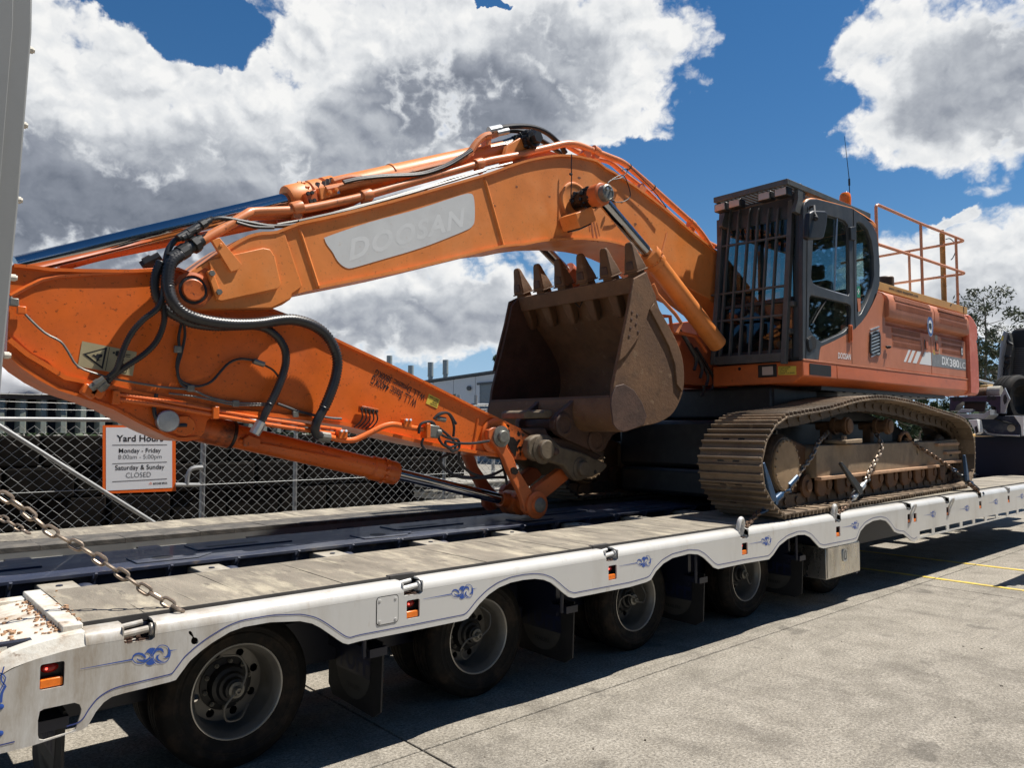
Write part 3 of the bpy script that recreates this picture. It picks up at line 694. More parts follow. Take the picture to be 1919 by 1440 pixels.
# ------------------------------------------------------------------ wheels (outer dual shown complete)
wr, ww = .432, .27
tprof = [(.262, .035), (.268, .012), (.30, .004), (.318, -.001), (.322, -.005), (.328, -.005), (.332, -.001), (.350, -.003), (.354, -.007), (.362, -.007), (.366, -.003), (.392, .006), (.410, .018), (.4245, .036)]
for gy in (.075, .120, .165, .205):
    tprof += [(.4315, gy-.006), (.420, gy-.004), (.420, gy+.004), (.4315, gy+.006)]
tprof += [(.4245, ww-.036), (.410, ww-.018), (.392, ww-.006), (.335, ww+.004), (.268, ww-.012), (.262, ww-.035)]
def make_wheel(c):
    c = Vector(c); w = empty('wheel', c, trailer)
    ax = (0, 1, 0)
    for off in (0, .315):
        g = MB(); g.lathe(c+Vector((0, off, 0)), ax, tprof, 72, close=True); g.build('tyre', mt['tyre'], w)
    g = MB(); g.lathe(c, ax, [(.262, .030), (.258, .022), (.248, .030), (.243, .045), (.230, .060), (.226, .09), (.222, .20), (.208, .222), (.212, .230), (.24, .21), (.25, .1), (.262, .06)], 56, close=True)
    g.build('rim', mt['rim'], w)
    g = MB(); g.lathe(c, ax, [(.264, .026), (.264, .016), (.259, .0145), (.2555, .019), (.2555, .026)], 56, close=True); g.build('rim_edge', mt['rimlip'], w)
    n = 48
    def circ(r, cx=0, cz=0, m=n, y=.215): return [c+Vector((cx+r*math.cos(2*math.pi*k/m), y, cz+r*math.sin(2*math.pi*k/m))) for k in range(m)]
    hl = [circ(.024, .178*math.cos(2*math.pi*k/8+.3), .178*math.sin(2*math.pi*k/8+.3), 12) for k in range(8)]
    g = MB(); g.prism(circ(.213), (0, .010, 0), hl+[circ(.10)]); g.build('wheel_disc', mt['rim'], w)
    g = MB(); g.lathe(c, ax, [(.150, .215), (.150, .203), (.115, .192), (.108, .13), (.088, .12), (.078, .10), (.062, .095), (.057, .06), (.045, .055), (.02, .054)], 32)
    g.build('hub', mt['black'], w)
    g = MB(); g.lathe(c, ax, [(.022, .05), (.022, .015), (.017, .008), (.012, .008), (.011, .02)], 16); g.lathe(c, ax, [(.045, .046), (.045, .040), (.03, .036), (.026, .04)], 24); g.build('hub_cap', mt['fitting'], w)
    for k in range(10):
        a = 2*math.pi*k/10+.2; p = c+Vector((.130*math.cos(a), .205, .130*math.sin(a)))
        g = MB(); g.cyl(p, p-Vector((0, .03, 0)), .013, 6); g.sphere(p-Vector((0, .032, 0)), .009, 8); g.build('wheel_nut', mt['fitting'], w)
    path = smooth([c+Vector(p) for p in [(.02, .02, .012), (.05, .03, .10), (.02, .06, .18), (-.06, .10, .19)]], 5)
    path2 = smooth([c+Vector(p) for p in [(-.02, .02, -.012), (-.07, .03, -.08), (-.05, .05, -.16), (.04, .08, -.175), (.1, .12, -.12)]], 5)
    g = MB(); g.tube(path, .006, 6); g.tube(path2, .006, 6); g.build('tyre_hose', mt['rimlip'] if False else mt['rim'], w)
    return w
AX = [1.765+1.752*i for i in range(5)]
w0 = make_wheel((AX[0], 4.325, .428))
for i in range(1, 5):
    k = dup(w0, trailer, Vector((AX[i], 4.325, .428))-wloc(trailer)); k.rotation_euler = (0, .7*i, 0)
for i in range(5):
    k = dup(w0, trailer, Vector((AX[i], 7.50, .428))-wloc(trailer), (0, 0, math.pi))
for i in range(5):
    x = AX[i]
    g = MB(); g.cyl((x, 4.9, .43), (x, 7.2, .43), .075, 16); g.box((x+.25, 4.80, .5), (.9, .10, .16)); g.box((x+.55, 4.85, .62), (.2, .3, .3)); g.build('axle', mt['navy'], trailer)
mt['flap'] = mat('black_rubber_flap', (.009, .009, .010), .6, vary=.2, dirt=(.022, .02, .018), da=.5)
mt['flapblue'] = mat('flap_blue_print', (.006, .012, .045), .5); mt['flapwhite'] = mat('flap_white_print', (.06, .057, .05), .6, dirt=(.035, .032, .027), da=.6)
for i in range(5):
    x = AX[i]-.92 if i == 0 else AX[i-1]+.83
    x = [.83, 2.53, 4.19, 5.86, 7.62][i]
    g = MB(); y0, y1 = 4.05, 4.72
    g.prism([Vector((x, y, z)) for y, z in [(y0, .62), (y1, .62), (y1, .22), (y1-.06, .16), (y0+.10, .15), (y0+.02, .2)]], (.012, 0, 0))
    fl = g.build('mudflap', mt['flap'], trailer)
    pts = [Vector((x-.002, 4.40+.215*math.cos(R(a)), .40+.20*math.sin(R(a)))) for a in range(180, 361, 15)]
    g = MB(); g.add(pts, [list(range(len(pts)))]); g.build('flap_badge', mt['flapwhite'], fl)
    g = MB(); g.add([(x-.0025, 4.185, .36), (x-.0025, 4.615, .36), (x-.0025, 4.615, .56), (x-.0025, 4.185, .56)], [(0, 1, 2, 3)]); g.build('flap_panel', mt['navy'], fl)
    text('TUFF', 'flap_lettering', fl, mt['flapblue'], (x-.004, 4.60, .375), (0, -1, 0), (0, 0, 1), .40, .165, off=.02)
    text('TRAILERS', 'flap_small_lettering', fl, mt['ink'], (x-.004, 4.48, .265), (0, -1, 0), (0, 0, 1), .17, .03, off=.02)
    g = MB(); g.bx(x-.06, x-.02, 4.18, 4.9, .50, .86); g.bx(x-.10, x+.02, 4.03, 4.20, .55, .60); g.cyl((x-.13, 4.05, .56), (x-.13, 4.05, .8), .014, 8); g.build('flap_bracket', mt['navy'], trailer)
# stainless tool box
x0, x1 = 7.93, 8.715
g = MB(); g.bx(x0, x1, 3.955, 4.62, .315, .655); tb = g.build('tool_box', mt['stainless'], trailer, bevel=.006)
g = MB(); g.bx(x0+.02, x1-.01, 3.947, 3.9549, .325, .645); g.build('tool_box_lid', mt['stainless'], tb, bevel=.003)
g = MB(); g.prism(rrect(8.285, 8.375, .47, .60, .02, 3.936), (0, .010, 0), [rrect(8.30, 8.36, .485, .585, .012, 3.936)]); g.bx(8.315, 8.345, 3.935, 3.945, .50, .57); g.build('latch', mt['steel'], tb)
g = MB(); g.bx(x0+.05, x0+.65, 4.05, 4.5, .66, .80); g.build('tool_box_tray', mt['navy'], tb)
g = MB(); g.bx(8.72, 8.77, 4.0, 4.6, .28, .78); g.build('tool_box_bracket', mt['navy'], trailer)
# swinging tie down rings on the forward part
def ring_link(cx, cz, tilt, name='tie_down_ring'):
    g = MB(); n = 20
    P = [Vector((cx+.045*math.cos(2*math.pi*k/n), YB-.02-.03*math.sin(2*math.pi*k/n)*tilt, cz+.07*math.sin(2*math.pi*k/n))) for k in range(n)]
    g.tube(P, .011, 8, closed=True); return g.build(name, mt['white'], trailer)
for x in (9.97, 11.24): ring_link(x+.09, .915, .9)
for x in (6.28, 8.106):     # raised hooks holding the chains
    g = MB(); P = smooth([(x-.05, 3.95, .90), (x-.06, 3.93, 1.0), (x-.03, 3.93, 1.075), (x+.02, 3.94, 1.085), (x+.055, 3.95, 1.04), (x+.055, 3.96, .97), (x+.05, 3.97, .90)], 5)
    g.tube(P, .021, 10); g.build('raised_tie_down_hook', mt['white'], trailer)
# raised loading ramp standing at the rear end
mt['ramp'] = mat('weathered_grey_ramp_paint', (.225, .23, .225), .5, vary=.08, vs=3, dirt=(.17, .17, .16), da=.4)
g = MB()
ra = [S(u, v, 4.55) for u, v in [(62, -60), (60, 60), (35, 380), (5, 690), (-12, 900)]]
ra.append(Vector((ra[-1].x-.06, 4.55, .93)))
lft = [p-Vector((.62, 0, 0)) for p in ra]
g.prism(ra+lft[::-1], (0, .14, 0))
ramp = g.build('raised_ramp', mt['ramp'], trailer, bevel=.008)
g = MB(); q1 = [p-Vector((.085, .012, 0)) for p in ra]; q2 = [p-Vector((.30, .012, 0)) for p in ra]
g.prism(q1+q2[::-1], (0, .011, 0)); g.build('ramp_rib', mt['ramp'], ramp, bevel=.003)
mt['cream'] = mat('cream_plastic_cap', (.62, .58, .50), .5)
for u, v in [(53, 92), (40, 233), (30, 374), (20, 520), (8, 666)]:
    p = S(u, v, 4.60); g = MB(); g.cyl(p, p+Vector((.022, 0, 0)), .018, 10); g.cyl(p+Vector((.022, 0, 0)), p+Vector((.03, 0, 0)), .013, 8); g.build('ramp_bolt', mt['cream'], ramp)
g = MB(); g.cyl((-.35, 4.48, .86), (.3, 4.48, .86), .05, 14); g.bx(-.4, .3, 4.44, 4.95, .62, .80); g.bx(-.28, -.20, 4.5, 4.7, .74, 1.12); g.bx(.08, .16, 4.5, 4.7, .74, 1.12); g.build('ramp_hinge', mt['navy'], trailer, bevel=.008)
# ------------------------------------------------------------------ the excavator: undercarriage
exc = empty('excavator', (9.8, 5.8, 1.03), label='large orange tracked excavator loaded on the white trailer with boom folded and bucket curled', category='excavator')
TK = .04; TC = 3.93-6.93*TK
e1 = Vector((1, TK, 0)).normalized(); e2 = Vector((-TK, 1, 0)).normalized()
def ST(u, v, d=0.):
    r = ray(u, v); s = (TC+d*math.sqrt(1+TK*TK))/(r.y-TK*r.x); return Vector((r.x*s, r.y*s, EYE+r.z*s))
def TL(z, pts, d=0.): return [ST(*px(z, x, y), d) for x, y in pts]
tp = TL('e', [(905,1338),(840,1290),(745,1165),(684,1000),(668,830),(672,680),(715,560),(757,440),(808,392),(900,312),(1000,282)])
tp += TL('F', [(700,268),(850,240),(960,207),(1050,190),(1130,187),(1200,196),(1330,225),(1450,266),(1550,296),(1605,330),(1632,385),(1648,470),(1648,560),(1638,640),(1618,695)])
tp[0].z = tp[-1].z = 1.03
tp = smooth(tp, 5)
for p in tp: p.z = max(p.z, 1.03)
loop = tp+[tp[-1].lerp(tp[0], k/20) for k in range(1, 20)]
per = sum((loop[(i+1) % len(loop)]-loop[i]).length for i in range(len(loop)))
nsh = round(per/.262); pitch = per/nsh
pts = resample(loop+[loop[0]], pitch)[:nsh]
SW = .70
track = empty('crawler_track', pts[0], exc)
g = MB()
hw = pitch/2+.006
g.bx(-hw, hw, 0, SW, -.046, -.028)
for x in (-pitch*.33, 0, pitch*.33): 
    g.prism([(x-.013, 0, -.028), (x+.013, 0, -.028), (x+.008, 0, .008), (x-.008, 0, .008)], (0, SW, 0))
g.prism([(-hw, 0, -.046), (-hw+.03, 0, -.058), (-hw+.03, 0, -.046)], (0, SW, 0))
shoe_g = g
g = MB()
for y in (.255, .415):
    g.prism([(-hw-.02, y, -.075), (-hw+.02, y, -.046), (hw-.02, y, -.046), (hw+.02, y, -.075), (hw+.02, y, -.155), (hw-.03, y, -.185), (-hw+.03, y, -.185), (-hw-.02, y, -.155)], (0, .042, 0))
g.cyl((-hw, .24, -.115), (-hw, .47, -.115), .036, 12)
for y in (.20, .33, .46):
    for x in (-.045, .045): g.cyl((x, y, -.06), (x, y, -.045), .014, 6)
link_g = g
slot_g = MB(); slot_g.bx(hw-.05, hw-.004, -.035, .035, -.0285, -.0262)
so = lo = sl_ = None
for i in range(nsh):
    a, b = pts[i], pts[(i+1) % nsh]
    t = (b-a).normalized(); n = t.cross(e2).normalized(); mid = (a+b)/2
    Mx = Matrix((t, e2, n)).transposed()
    if so is None:
        so = shoe_g.build('track_shoe', mt['shoe'], track, bevel=.003, seg=1, org=(0, 0, 0)); lo = link_g.build('track_link', mt['link'], track, org=(0, 0, 0))
        sl_ = slot_g.build('shoe_slot', mt['dark'], track, org=(0, 0, 0)); A, B_ = so, lo; S1, S2 = sl_, dup(sl_, track)
    else: A, B_, S1, S2 = dup(so, track), dup(lo, track), dup(sl_, track), dup(sl_, track)
    for o in (A, B_, S1, S2):
        o.location = mid-wloc(track)+(e2*.27 if o is S1 else e2*.44 if o is S2 else e2*0); o.rotation_euler = Mx.to_euler()
        o.rotation_euler.rotate_axis('Y', random.gauss(0, .012))
# mud lumps on the upper front shoes
g = MB()
for k in range(160):
    i = random.choice([i for i in range(nsh) if 7.0 < pts[i].x < 8.0 and pts[i].z > 1.85] or [0])
    a, b = pts[i], pts[(i+1) % nsh]; q = a.lerp(b, random.random())+e2*random.gauss(.33, .09)+Vector((0, 0, -.015))
    s = random.uniform(.006, .02); g.box(q, (s*1.5, s*1.5, s*.8), Matrix.Rotation(random.random()*3, 3, 'Z'))
g.build('dry_mud', mt['ledge'], track, kind='stuff')
track2 = dup(track, exc, track.location+e2*2.66)
# track frame, rollers and final drive
def T3(x, d, z): # x along the trailer, d metres in from the outer plane of the track, height z
    return Vector((x, TC+TK*x, z))+e2*d
def Tprism(g, xzs, d0, d1, holes=()):
    g.prism([T3(x, d0, z) for x, z in xzs], e2*(d1-d0), [[T3(x, d0, z) for x, z in h] for h in holes]); return g
def Tlathe(g, x, z, d, prof, n=28): return g.lathe(T3(x, d, z), e2, prof, n)
tf = empty('track_frame', T3(10.5, .2, 1.5), exc)
arc = [(8.16+.07-.07*math.cos(R(a)), 1.66+.07*math.sin(R(a))) for a in range(0, 91, 30)]
g = MB(); Tprism(g, [(8.16, 1.37)]+arc+[(12.2, 1.735), (13.0, 1.76), (13.06, 1.70), (13.06, 1.40), (12.0, 1.37)], .17, .53, [[(11.28+.03*math.cos(R(a)), 1.60+.045*math.sin(R(a))) for a in range(0, 360, 40)]])
g.build('side_beam', mt['frame'], tf, bevel=.03, seg=3)
g = MB(); Tprism(g, [(8.16, 1.345), (8.16, 1.385), (12.02, 1.395), (12.02, 1.36)], .12, .2); g.build('guard_ledge', mt['ledge'], tf, bevel=.006)
for z0, x0, x1 in ((1.69, 12.0, 12.95), (1.56, 12.35, 13.0), (1.42, 12.25, 13.03)):
    g = MB(); Tprism(g, [(x0, z0-.02), (x0, z0+.02), (x1, z0+.02), (x1, z0-.02)], .12, .2); g.build('guard_ledge', mt['ledge'], tf, bevel=.006)
g = MB(); Tprism(g, [(12.62, 1.50), (12.62, 1.57), (12.72, 1.57), (12.72, 1.50)], .162, .168); g.build('beam_opening', mt['dark'], tf)
g = MB(); Tprism(g, [(8.65, 1.745), (8.65, 1.785), (9.12, 1.80), (9.12, 1.75)], .05, .3); Tprism(g, [(8.72, 1.785), (8.74, 1.84), (8.80, 1.84), (8.82, 1.79)], .1, .14); g.build('step_plate', mt['frame'], tf, bevel=.008)
g = MB(); Tlathe(g, 7.40, 1.53, .16, [(.275, 0), (.275, -.02), (.262, -.03), (.25, -.032), (.0, -.034)], 40)
dd = g.build('drive_cover', mt['disc'], tf)
for k in range(20):
    a = 2*math.pi*k/20; g = MB(); Tlathe(g, 7.40+.258*math.cos(a), 1.53+.258*math.sin(a), .13, [(.012, 0), (.012, -.012), (.004, -.016)], 6); g.build('cover_bolt', mt['frame'], dd)
g = MB(); Tlathe(g, 7.40, 1.53, .16, [(.30, 0), (.33, .06), (.33, .16), (.30, .20), (.30, .40), (.36, .42), (.36, .5), (.2, .52)], 40); g.build('final_drive', mt['link'], tf)
g = MB()
th = [(7.40+(r)*math.cos(a), 1.53+r*math.sin(a)) for k in range(21) for r, a in ((.345, 2*math.pi*(k-.25)/21), (.395, 2*math.pi*(k-.1)/21), (.395, 2*math.pi*(k+.1)/21), (.345, 2*math.pi*(k+.25)/21))]
Tprism(g, th, .31, .39); g.build('drive_sprocket', mt['link'], tf)
g = MB(); Tprism(g, [(7.70, 1.18), (7.62, 1.5), (7.8, 1.82), (8.25, 1.72), (8.25, 1.36), (8.1, 1.2)], .30, .56); g.build('drive_case', mt['dirt'], tf, bevel=.03)
g = MB(); Tlathe(g, 12.62, 1.50, .22, [(.10, 0), (.10, .03), (.30, .05), (.33, .08), (.33, .11), (.30, .12), (.30, .22), (.33, .23), (.33, .26), (.1, .3)], 36); g.build('idler_wheel', mt['link'], tf)
for x in np.arange(8.05, 12.2, .505):
    g = MB(); Tlathe(g, x, 1.285, .20, [(.06, 0), (.06, .02), (.125, .03), (.125, .055), (.105, .06), (.105, .20), (.125, .205), (.125, .23), (.06, .24), (.06, .3)], 24); g.build('track_roller', mt['dirt'], tf)
    g = MB(); Tprism(g, [(x+.16, 1.37), (x+.16, 1.22), (x+.22, 1.16), (x+.34, 1.16), (x+.38, 1.22), (x+.38, 1.37)], .19, .23); g.build('roller_guard', mt['dirt'], tf, bevel=.01)
for x in (9.08, 10.36):
    g = MB(); Tlathe(g, x, 1.95, .16, [(.04, 0), (.05, .0), (.085, .01), (.085, .03), (.105, .035), (.105, .08), (.08, .085), (.08, .17), (.105, .175), (.105, .22), (.05, .24), (.05, .42)], 28); g.build('carrier_roller', mt['dirt'], tf)
    g = MB(); Tprism(g, [(x-.06, 1.7), (x-.05, 1.98), (x+.05, 1.98), (x+.06, 1.7)], .42, .52); g.build('roller_bracket', mt['dirt'], tf)
g = MB(); Tprism(g, [(7.9, 1.2), (7.9, 1.84), (8.6, 1.98), (9.4, 2.12), (10.0, 2.20), (11.0, 2.13), (12.2, 1.93), (12.8, 1.75), (12.9, 1.3)], .72, .80); g.build('dark_fill_plate', mt['black'], tf)  # added black plate standing for the dark depth inside the track
g = MB(); g.tube(smooth([T3(10.75, .22, 1.75), T3(10.65, .16, 1.83), T3(10.80, .15, 1.87), T3(11.05, .18, 1.78)], 5), .024, 8); g.build('tow_eye', mt['dirt'], tf)
tf2 = dup(tf, exc, tf.location+e2*2.66)
# centre car body and slewing ring
g = MB(); g.bx(7.8, 11.6, 4.72, 6.70, 1.44, 2.02); g.bx(7.75, 11.0, 4.8, 6.65, 1.10, 1.43); g.build('car_body', mt['black'], exc, bevel=.05)
g = MB(); g.lathe((10.0, 5.8, 1.98), (0, 0, 1), [(.95, 0), (.95, .10), (.80, .11), (.80, .30), (.92, .31), (.92, .42), (.5, .43)], 56); slew = g.build('slewing_ring', mt['black'], exc)
for k in range(48):
    a = 2*math.pi*k/48; g = MB(); g.cyl((10+.90*math.cos(a), 5.8+.90*math.sin(a), 2.08), (10+.90*math.cos(a), 5.8+.90*math.sin(a), 2.105), .02, 6); g.build('ring_bolt', mt['fitting'], slew)
g = MB(); g.bx(8.3, 9.4, 4.75, 6.7, 2.03, 2.43); g.build('swivel_housing', mt['black'], exc, bevel=.04)
# ------------------------------------------------------------------ upper structure
g = MB()
sk = [(4.30, 2.69), (4.30, 2.515), (4.42, 2.44), (7.2, 2.44), (7.3, 2.515), (7.3, 2.69)]
g.prism([Vector((8.18, y, z)) for y, z in [(4.30, 2.69), (4.30, 2.515), (4.42, 2.44), (5.49, 2.44), (5.49, 2.69)]], (.82, 0, 0))
g.prism([Vector((9.0, y, z)) for y, z in sk], (4.44, 0, 0))
skirt = g.build('deck_skirt', mt['skirt'], exc, bevel=.012)
g = MB(); g.bx(8.185, 13.44, 4.296, 4.31, 2.688, 2.712); g.build('skirt_rail', mt['body'], skirt, bevel=.004)
g = MB(); g.bx(9.0, 13.3, 4.6, 7.0, 2.40, 2.44); g.bx(9.0, 13.0, 4.5, 4.62, 2.39, 2.44); g.build('belly_plate', mt['black'], exc)
for k in range(16):
    x = 8.8+.3*k; g = MB(); g.cyl((x, 4.55, 2.39), (x, 4.55, 2.38), .02, 8); g.build('belly_bolt', mt['dark'], exc)
g = MB(); g.prism([(8.176, 4.38, 2.53), (8.176, 4.38, 2.63), (8.176, 4.60, 2.64), (8.176, 4.60, 2.54)], (-.004, 0, 0)); 
text('DANGER\nCRUSH\nZONE\nKEEP CLEAR', 'label_lettering', g.build('crush_zone_label', mt['yellowlabel'], skirt), mt['ink'], (8.170, 4.585, 2.547), (0, -1, 0), (0, 0, 1), .19, .082, off=.01)
g = MB(); g.bx(8.165, 8.18, 4.62, 4.86, 2.52, 2.67); lh = g.build('headlamp', mt['black'], skirt, bevel=.01)
g = MB(); g.bx(8.158, 8.166, 4.66, 4.80, 2.545, 2.645); g.build('headlamp_lens', mt['lampglass'], lh, bevel=.006)
g = MB(); g.bx(8.33, 8.84, 4.294, 4.2995, 2.535, 2.665); g.build('grip_patch', mt['flap'], skirt)
g = MB(); g.lathe((8.178, 5.11, 2.64), (-1, 0, 0), [(.02, 0), (.02, .003), (0, .003)], 14); g.build('skirt_hole', mt['dark'], skirt)
# front part of the side panelling, shaped round the cab
pa = PL('E', 4.3, [(805,1286),(815,1203),(900,1165),(985,1120),(1042,1082),(1085,1035),(1115,985),(1148,920),(1168,862),(1180,852),(1207,856),(1222,885),(1230,950)])
pa += [Vector((10.40, 4.3, 3.40)), Vector((10.40, 4.3, 2.715)), Vector((8.45, 4.3, 2.715))]
g = MB(); g.prism(pa, (0, .25, 0)); fp = g.build('side_panel', mt['body'], exc, bevel=.015)
g = MB(); g.bx(9.40, 9.406, 4.2975, 4.2995, 2.72, 3.2); g.build('panel_seam', mt['dark'], fp)
g = MB(); g.bx(9.315, 9.39, 4.275, 4.299, 2.98, 3.20); g.bx(9.34, 9.365, 4.262, 4.276, 3.0, 3.19); g.build('panel_hinge', mt['skirt'], fp, bevel=.004)
gv = PL('E', 4.292, [(1145,1110),(1165,1097),(1192,1105),(1198,1130),(1198,1245),(1190,1258),(1140,1248),(1133,1235),(1135,1130)])
g = MB(); g.prism(gv, (0, .02, 0)); vt = g.build('side_vent', mt['dark'], fp)
cx_, cz_ = sum(p.x for p in gv)/9, sum(p.z for p in gv)/9
g = MB(); g.prism([p+Vector((0, -.012, 0)) for p in gv], (0, .014, 0), [[Vector((cx_+(p.x-cx_)*.86, p.y-.012, cz_+(p.z-cz_)*.9)) for p in gv]]); g.build('vent_frame', mt['cab'], vt)
xs0, xs1 = min(p.x for p in gv), max(p.x for p in gv)
for k in range(9):
    z = cz_-.17+k*.043; g = MB(); g.prism([(xs0+.025, 4.284, z-.03), (xs1-.025, 4.284, z+.035), (xs1-.025, 4.284, z+.052), (xs0+.025, 4.284, z-.013)], (0, .012, 0)); g.build('vent_slat', mt['steel'], vt)
# engine doors: bulging upper part, undercut groove, flat lower part
dp = [(4.31, 2.715), (4.31, 3.30), (4.355, 3.325), (4.36, 3.37), (4.27, 3.40), (4.25, 3.43), (4.25, 3.62), (4.27, 3.68), (4.33, 3.74), (4.42, 3.775), (4.60, 3.79), (4.60, 2.715)]
for x0, x1 in ((10.408, 11.972), (11.982, 13.40)):
    g = MB(); g.prism([Vector((x0, y, z)) for y, z in dp], (x1-x0, 0, 0)); dr = g.build('engine_door', mt['body'], exc, bevel=.010)
    a = x0 < 11
    ups = ([(10.62, 11.86, 3.645, 3.715), (10.64, 11.88, 3.53, 3.61)] if a else [(12.16, 13.27, 3.665, 3.715), (12.17, 13.30, 3.575, 3.64), (12.18, 13.30, 3.475, 3.545)])
    los = ([(10.62, 11.58, 3.215, 3.285), (10.64, 11.60, 3.12, 3.185), (10.65, 11.62, 3.03, 3.095)] if a else [(12.37, 13.24, 3.235, 3.285), (12.40, 13.26, 3.15, 3.205), (12.41, 13.27, 3.06, 3.115)])
    for x_0, x_1, z_0, z_1 in ups+los:
        up = z_0 > 3.4
        yf = 4.25 if up else 4.31
        tilt = .03 if (up and z_1 > 3.66) else 0
        g = MB(); g.add([(x_0, yf-.0015, z_0), (x_1, yf-.0015, z_0), (x_1, yf-.0015+tilt, z_1), (x_0, yf-.0015+tilt, z_1)], [(0, 1, 2, 3)])
        gb = g.build('slot_shade_strip', mt['gap'] if 'gap' in mt else mt.setdefault('gap', mat('louvre_slot_shade', (.012, .006, .005), .9)), dr)  # dark strip on the door; shade of the slots put into its colour
        g = MB(); n = int((x_1-x_0)/.036)
        for k in range(n):
            xa = x_0+(k+.0)*(x_1-x_0)/n
            g.add([(xa, yf-.006, z_0), (xa+.013, yf-.006, z_0), (xa+.013, yf-.006+tilt, z_1), (xa, yf-.006+tilt, z_1), (xa, yf, z_0), (xa, yf+tilt, z_1), (xa+.013, yf, z_0), (xa+.013, yf+tilt, z_1)], [(0, 1, 2, 3), (0, 3, 5, 4), (1, 6, 7, 2)])
        g.build('louvre_bars', mt['body'], gb, kind='stuff')
    xl = 11.78 if a else 12.18
    g = MB(); g.prism(rrect(xl-.09, xl+.09, 3.03, 3.23, .012, 4.305), (0, .006, 0), [rrect(xl-.065, xl+.065, 3.06, 3.21, .008, 4.305)]); la = g.build('door_latch', mt['body'], dr, bevel=.003)
    g = MB(); g.bx(xl-.02, xl+.05, 4.300, 4.309, 3.08, 3.19); g.build('latch_handle', mt['skirt'], la, bevel=.004)
    g = MB(); g.bx(xl-.065, xl-.022, 4.3065, 4.309, 3.065, 3.205); g.build('latch_recess', mt['dark'], la)
g = MB(); g.bx(10.398, 13.41, 4.36, 4.5, 2.715, 3.7); g.build('door_gap', mt['dark'], exc)
# body decals
def flat(name, m, pts, Y, par, **k):
    g = MB(); g.add([(p[0], Y, p[1]) for p in pts], [list(range(len(pts)))]); return g.build(name, m, par, **k)
for i, (x, w) in enumerate(((10.98, .075), (11.115, .10), (11.285, .14))):
    flat('white_stripe', mt['whitevinyl'], [(x, 2.84), (x+w, 2.84), (x+w+.18, 3.02), (x+.18, 3.02)], 4.3080, exc)
flat('white_stripe', mt['whitevinyl'], [(11.52, 2.84), (11.965, 2.84), (11.965, 3.03), (11.80, 3.04), (11.72, 3.02)], 4.3080, exc)
bd = flat('model_band', mt['greyvinyl'], [(11.99, 2.835), (13.38, 2.84), (13.38, 3.02), (11.99, 3.03)], 4.3080, exc)
text('DX', 'model_lettering', bd, mt['whitevinyl'], (12.36, 4.3055, 2.875), UX, UZ, .30, .125, off=.03, shear=.15)
text('380', 'model_lettering', bd, mt['whitevinyl'], (12.68, 4.3055, 2.862), UX, UZ, .40, .125, off=.03)
text('LC', 'model_lettering', bd, mt['whitevinyl'], (13.11, 4.3055, 2.865), UX, UZ, .24, .095, off=.0)
text('DOOSAN', 'maker_lettering', fp, mt['whitevinyl'], (9.03, 4.2975, 2.765), UX, UZ, .34, .075, off=.02, shear=.12)
g = MB(); cxb, czb = 11.80, 3.40
def disk(r, m, name, Y, sx=1., par=exc, x=cxb, z=czb): return flat(name, m, [(x+r*sx*math.cos(R(a)), z+r*math.sin(R(a))) for a in range(0, 360, 15)], Y, par)
d0 = disk(.155, mt['whitevinyl'], 'ear_protection_sign', 4.2485, .72); disk(.147, mt['bluevinyl'], 'sign_field', 4.2470, .72, d0)
flat('sign_head', mt['whitevinyl'], [(cxb-.06, czb-.06), (cxb-.075, czb+.03), (cxb-.045, czb+.08), (cxb+.02, czb+.09), (cxb+.06, czb+.05), (cxb+.065, czb-.02), (cxb+.04, czb-.10), (cxb-.02, czb-.10)], 4.2455, d0)
flat('sign_ear_muff', mt['ink'], [(cxb-.055, czb-.03), (cxb-.06, czb+.035), (cxb+.03, czb+.045), (cxb+.045, czb-.02), (cxb+.02, czb-.06), (cxb-.02, czb-.04)], 4.2440, d0)
lk_ = flat('lock_badge', mt['cab'], [(13.20+.05*math.cos(R(a)), 3.13+.075*math.sin(R(a))) for a in range(0, 360, 20)], 4.300, exc)
flat('lock_badge_ring', mt['whitevinyl'], [(13.20+.034*math.cos(R(a)), 3.13+.055*math.sin(R(a))) for a in range(0, 360, 20)], 4.2988, lk_)
flat('lock_badge_core', mt['cab'], [(13.20+.018*math.cos(R(a)), 3.13+.034*math.sin(R(a))) for a in range(0, 360, 20)], 4.2976, lk_)
for x, z, w, h, m in ((12.06, 3.04, .07, .07, 'yellowlabel'), (12.16, 3.045, .05, .06, 'skirt'), (12.23, 3.05, .07, .09, 'labelbeige'), (12.13, 3.245, .10, .09, 'labelbeige')):
    flat('small_label', mt[m], [(x, z-.03), (x+w, z-.03), (x+w, z-.03+h), (x, z-.03+h)], 4.3075, exc)
g = MB(); g.lathe((10.43, 4.30, 3.0), (0, -1, 0), [(.02, 0), (.02, .03), (.012, .05), (.0, .055)], 10); g.cyl((10.36, 4.28, 3.0), (10.5, 4.28, 3.01), .012, 8); g.build('door_stay', mt['dark'], exc)
# counterweight
cwp = [(13.425, 2.46), (13.425, 3.74), (13.56, 3.735), (13.70, 3.68), (13.82, 3.60), (13.86, 3.52), (13.86, 3.39), (13.80, 3.33), (13.82, 3.30), (13.86, 3.0), (13.86, 2.56), (13.80, 2.47), (13.7, 2.45)]
g = MB(); g.prism([Vector((x, 4.27, z)) for x, z in cwp], (0, 3.06, 0)); cw = g.build('counterweight', mt['weight'], exc, bevel=.05, seg=3)
g = MB(); g.bx(13.412, 13.424, 4.40, 7.2, 2.5, 3.7); g.build('weight_gap', mt['dark'], exc)
g = MB(); g.bx(10.42, 13.42, 4.58, 7.25, 2.72, 3.78); g.build('engine_hood', mt['body'], exc, bevel=.03)
g = MB(); g.bx(9.05, 10.3, 6.3, 7.28, 2.72, 3.45); g.build('tank_box', mt['skirt'], exc, bevel=.03)
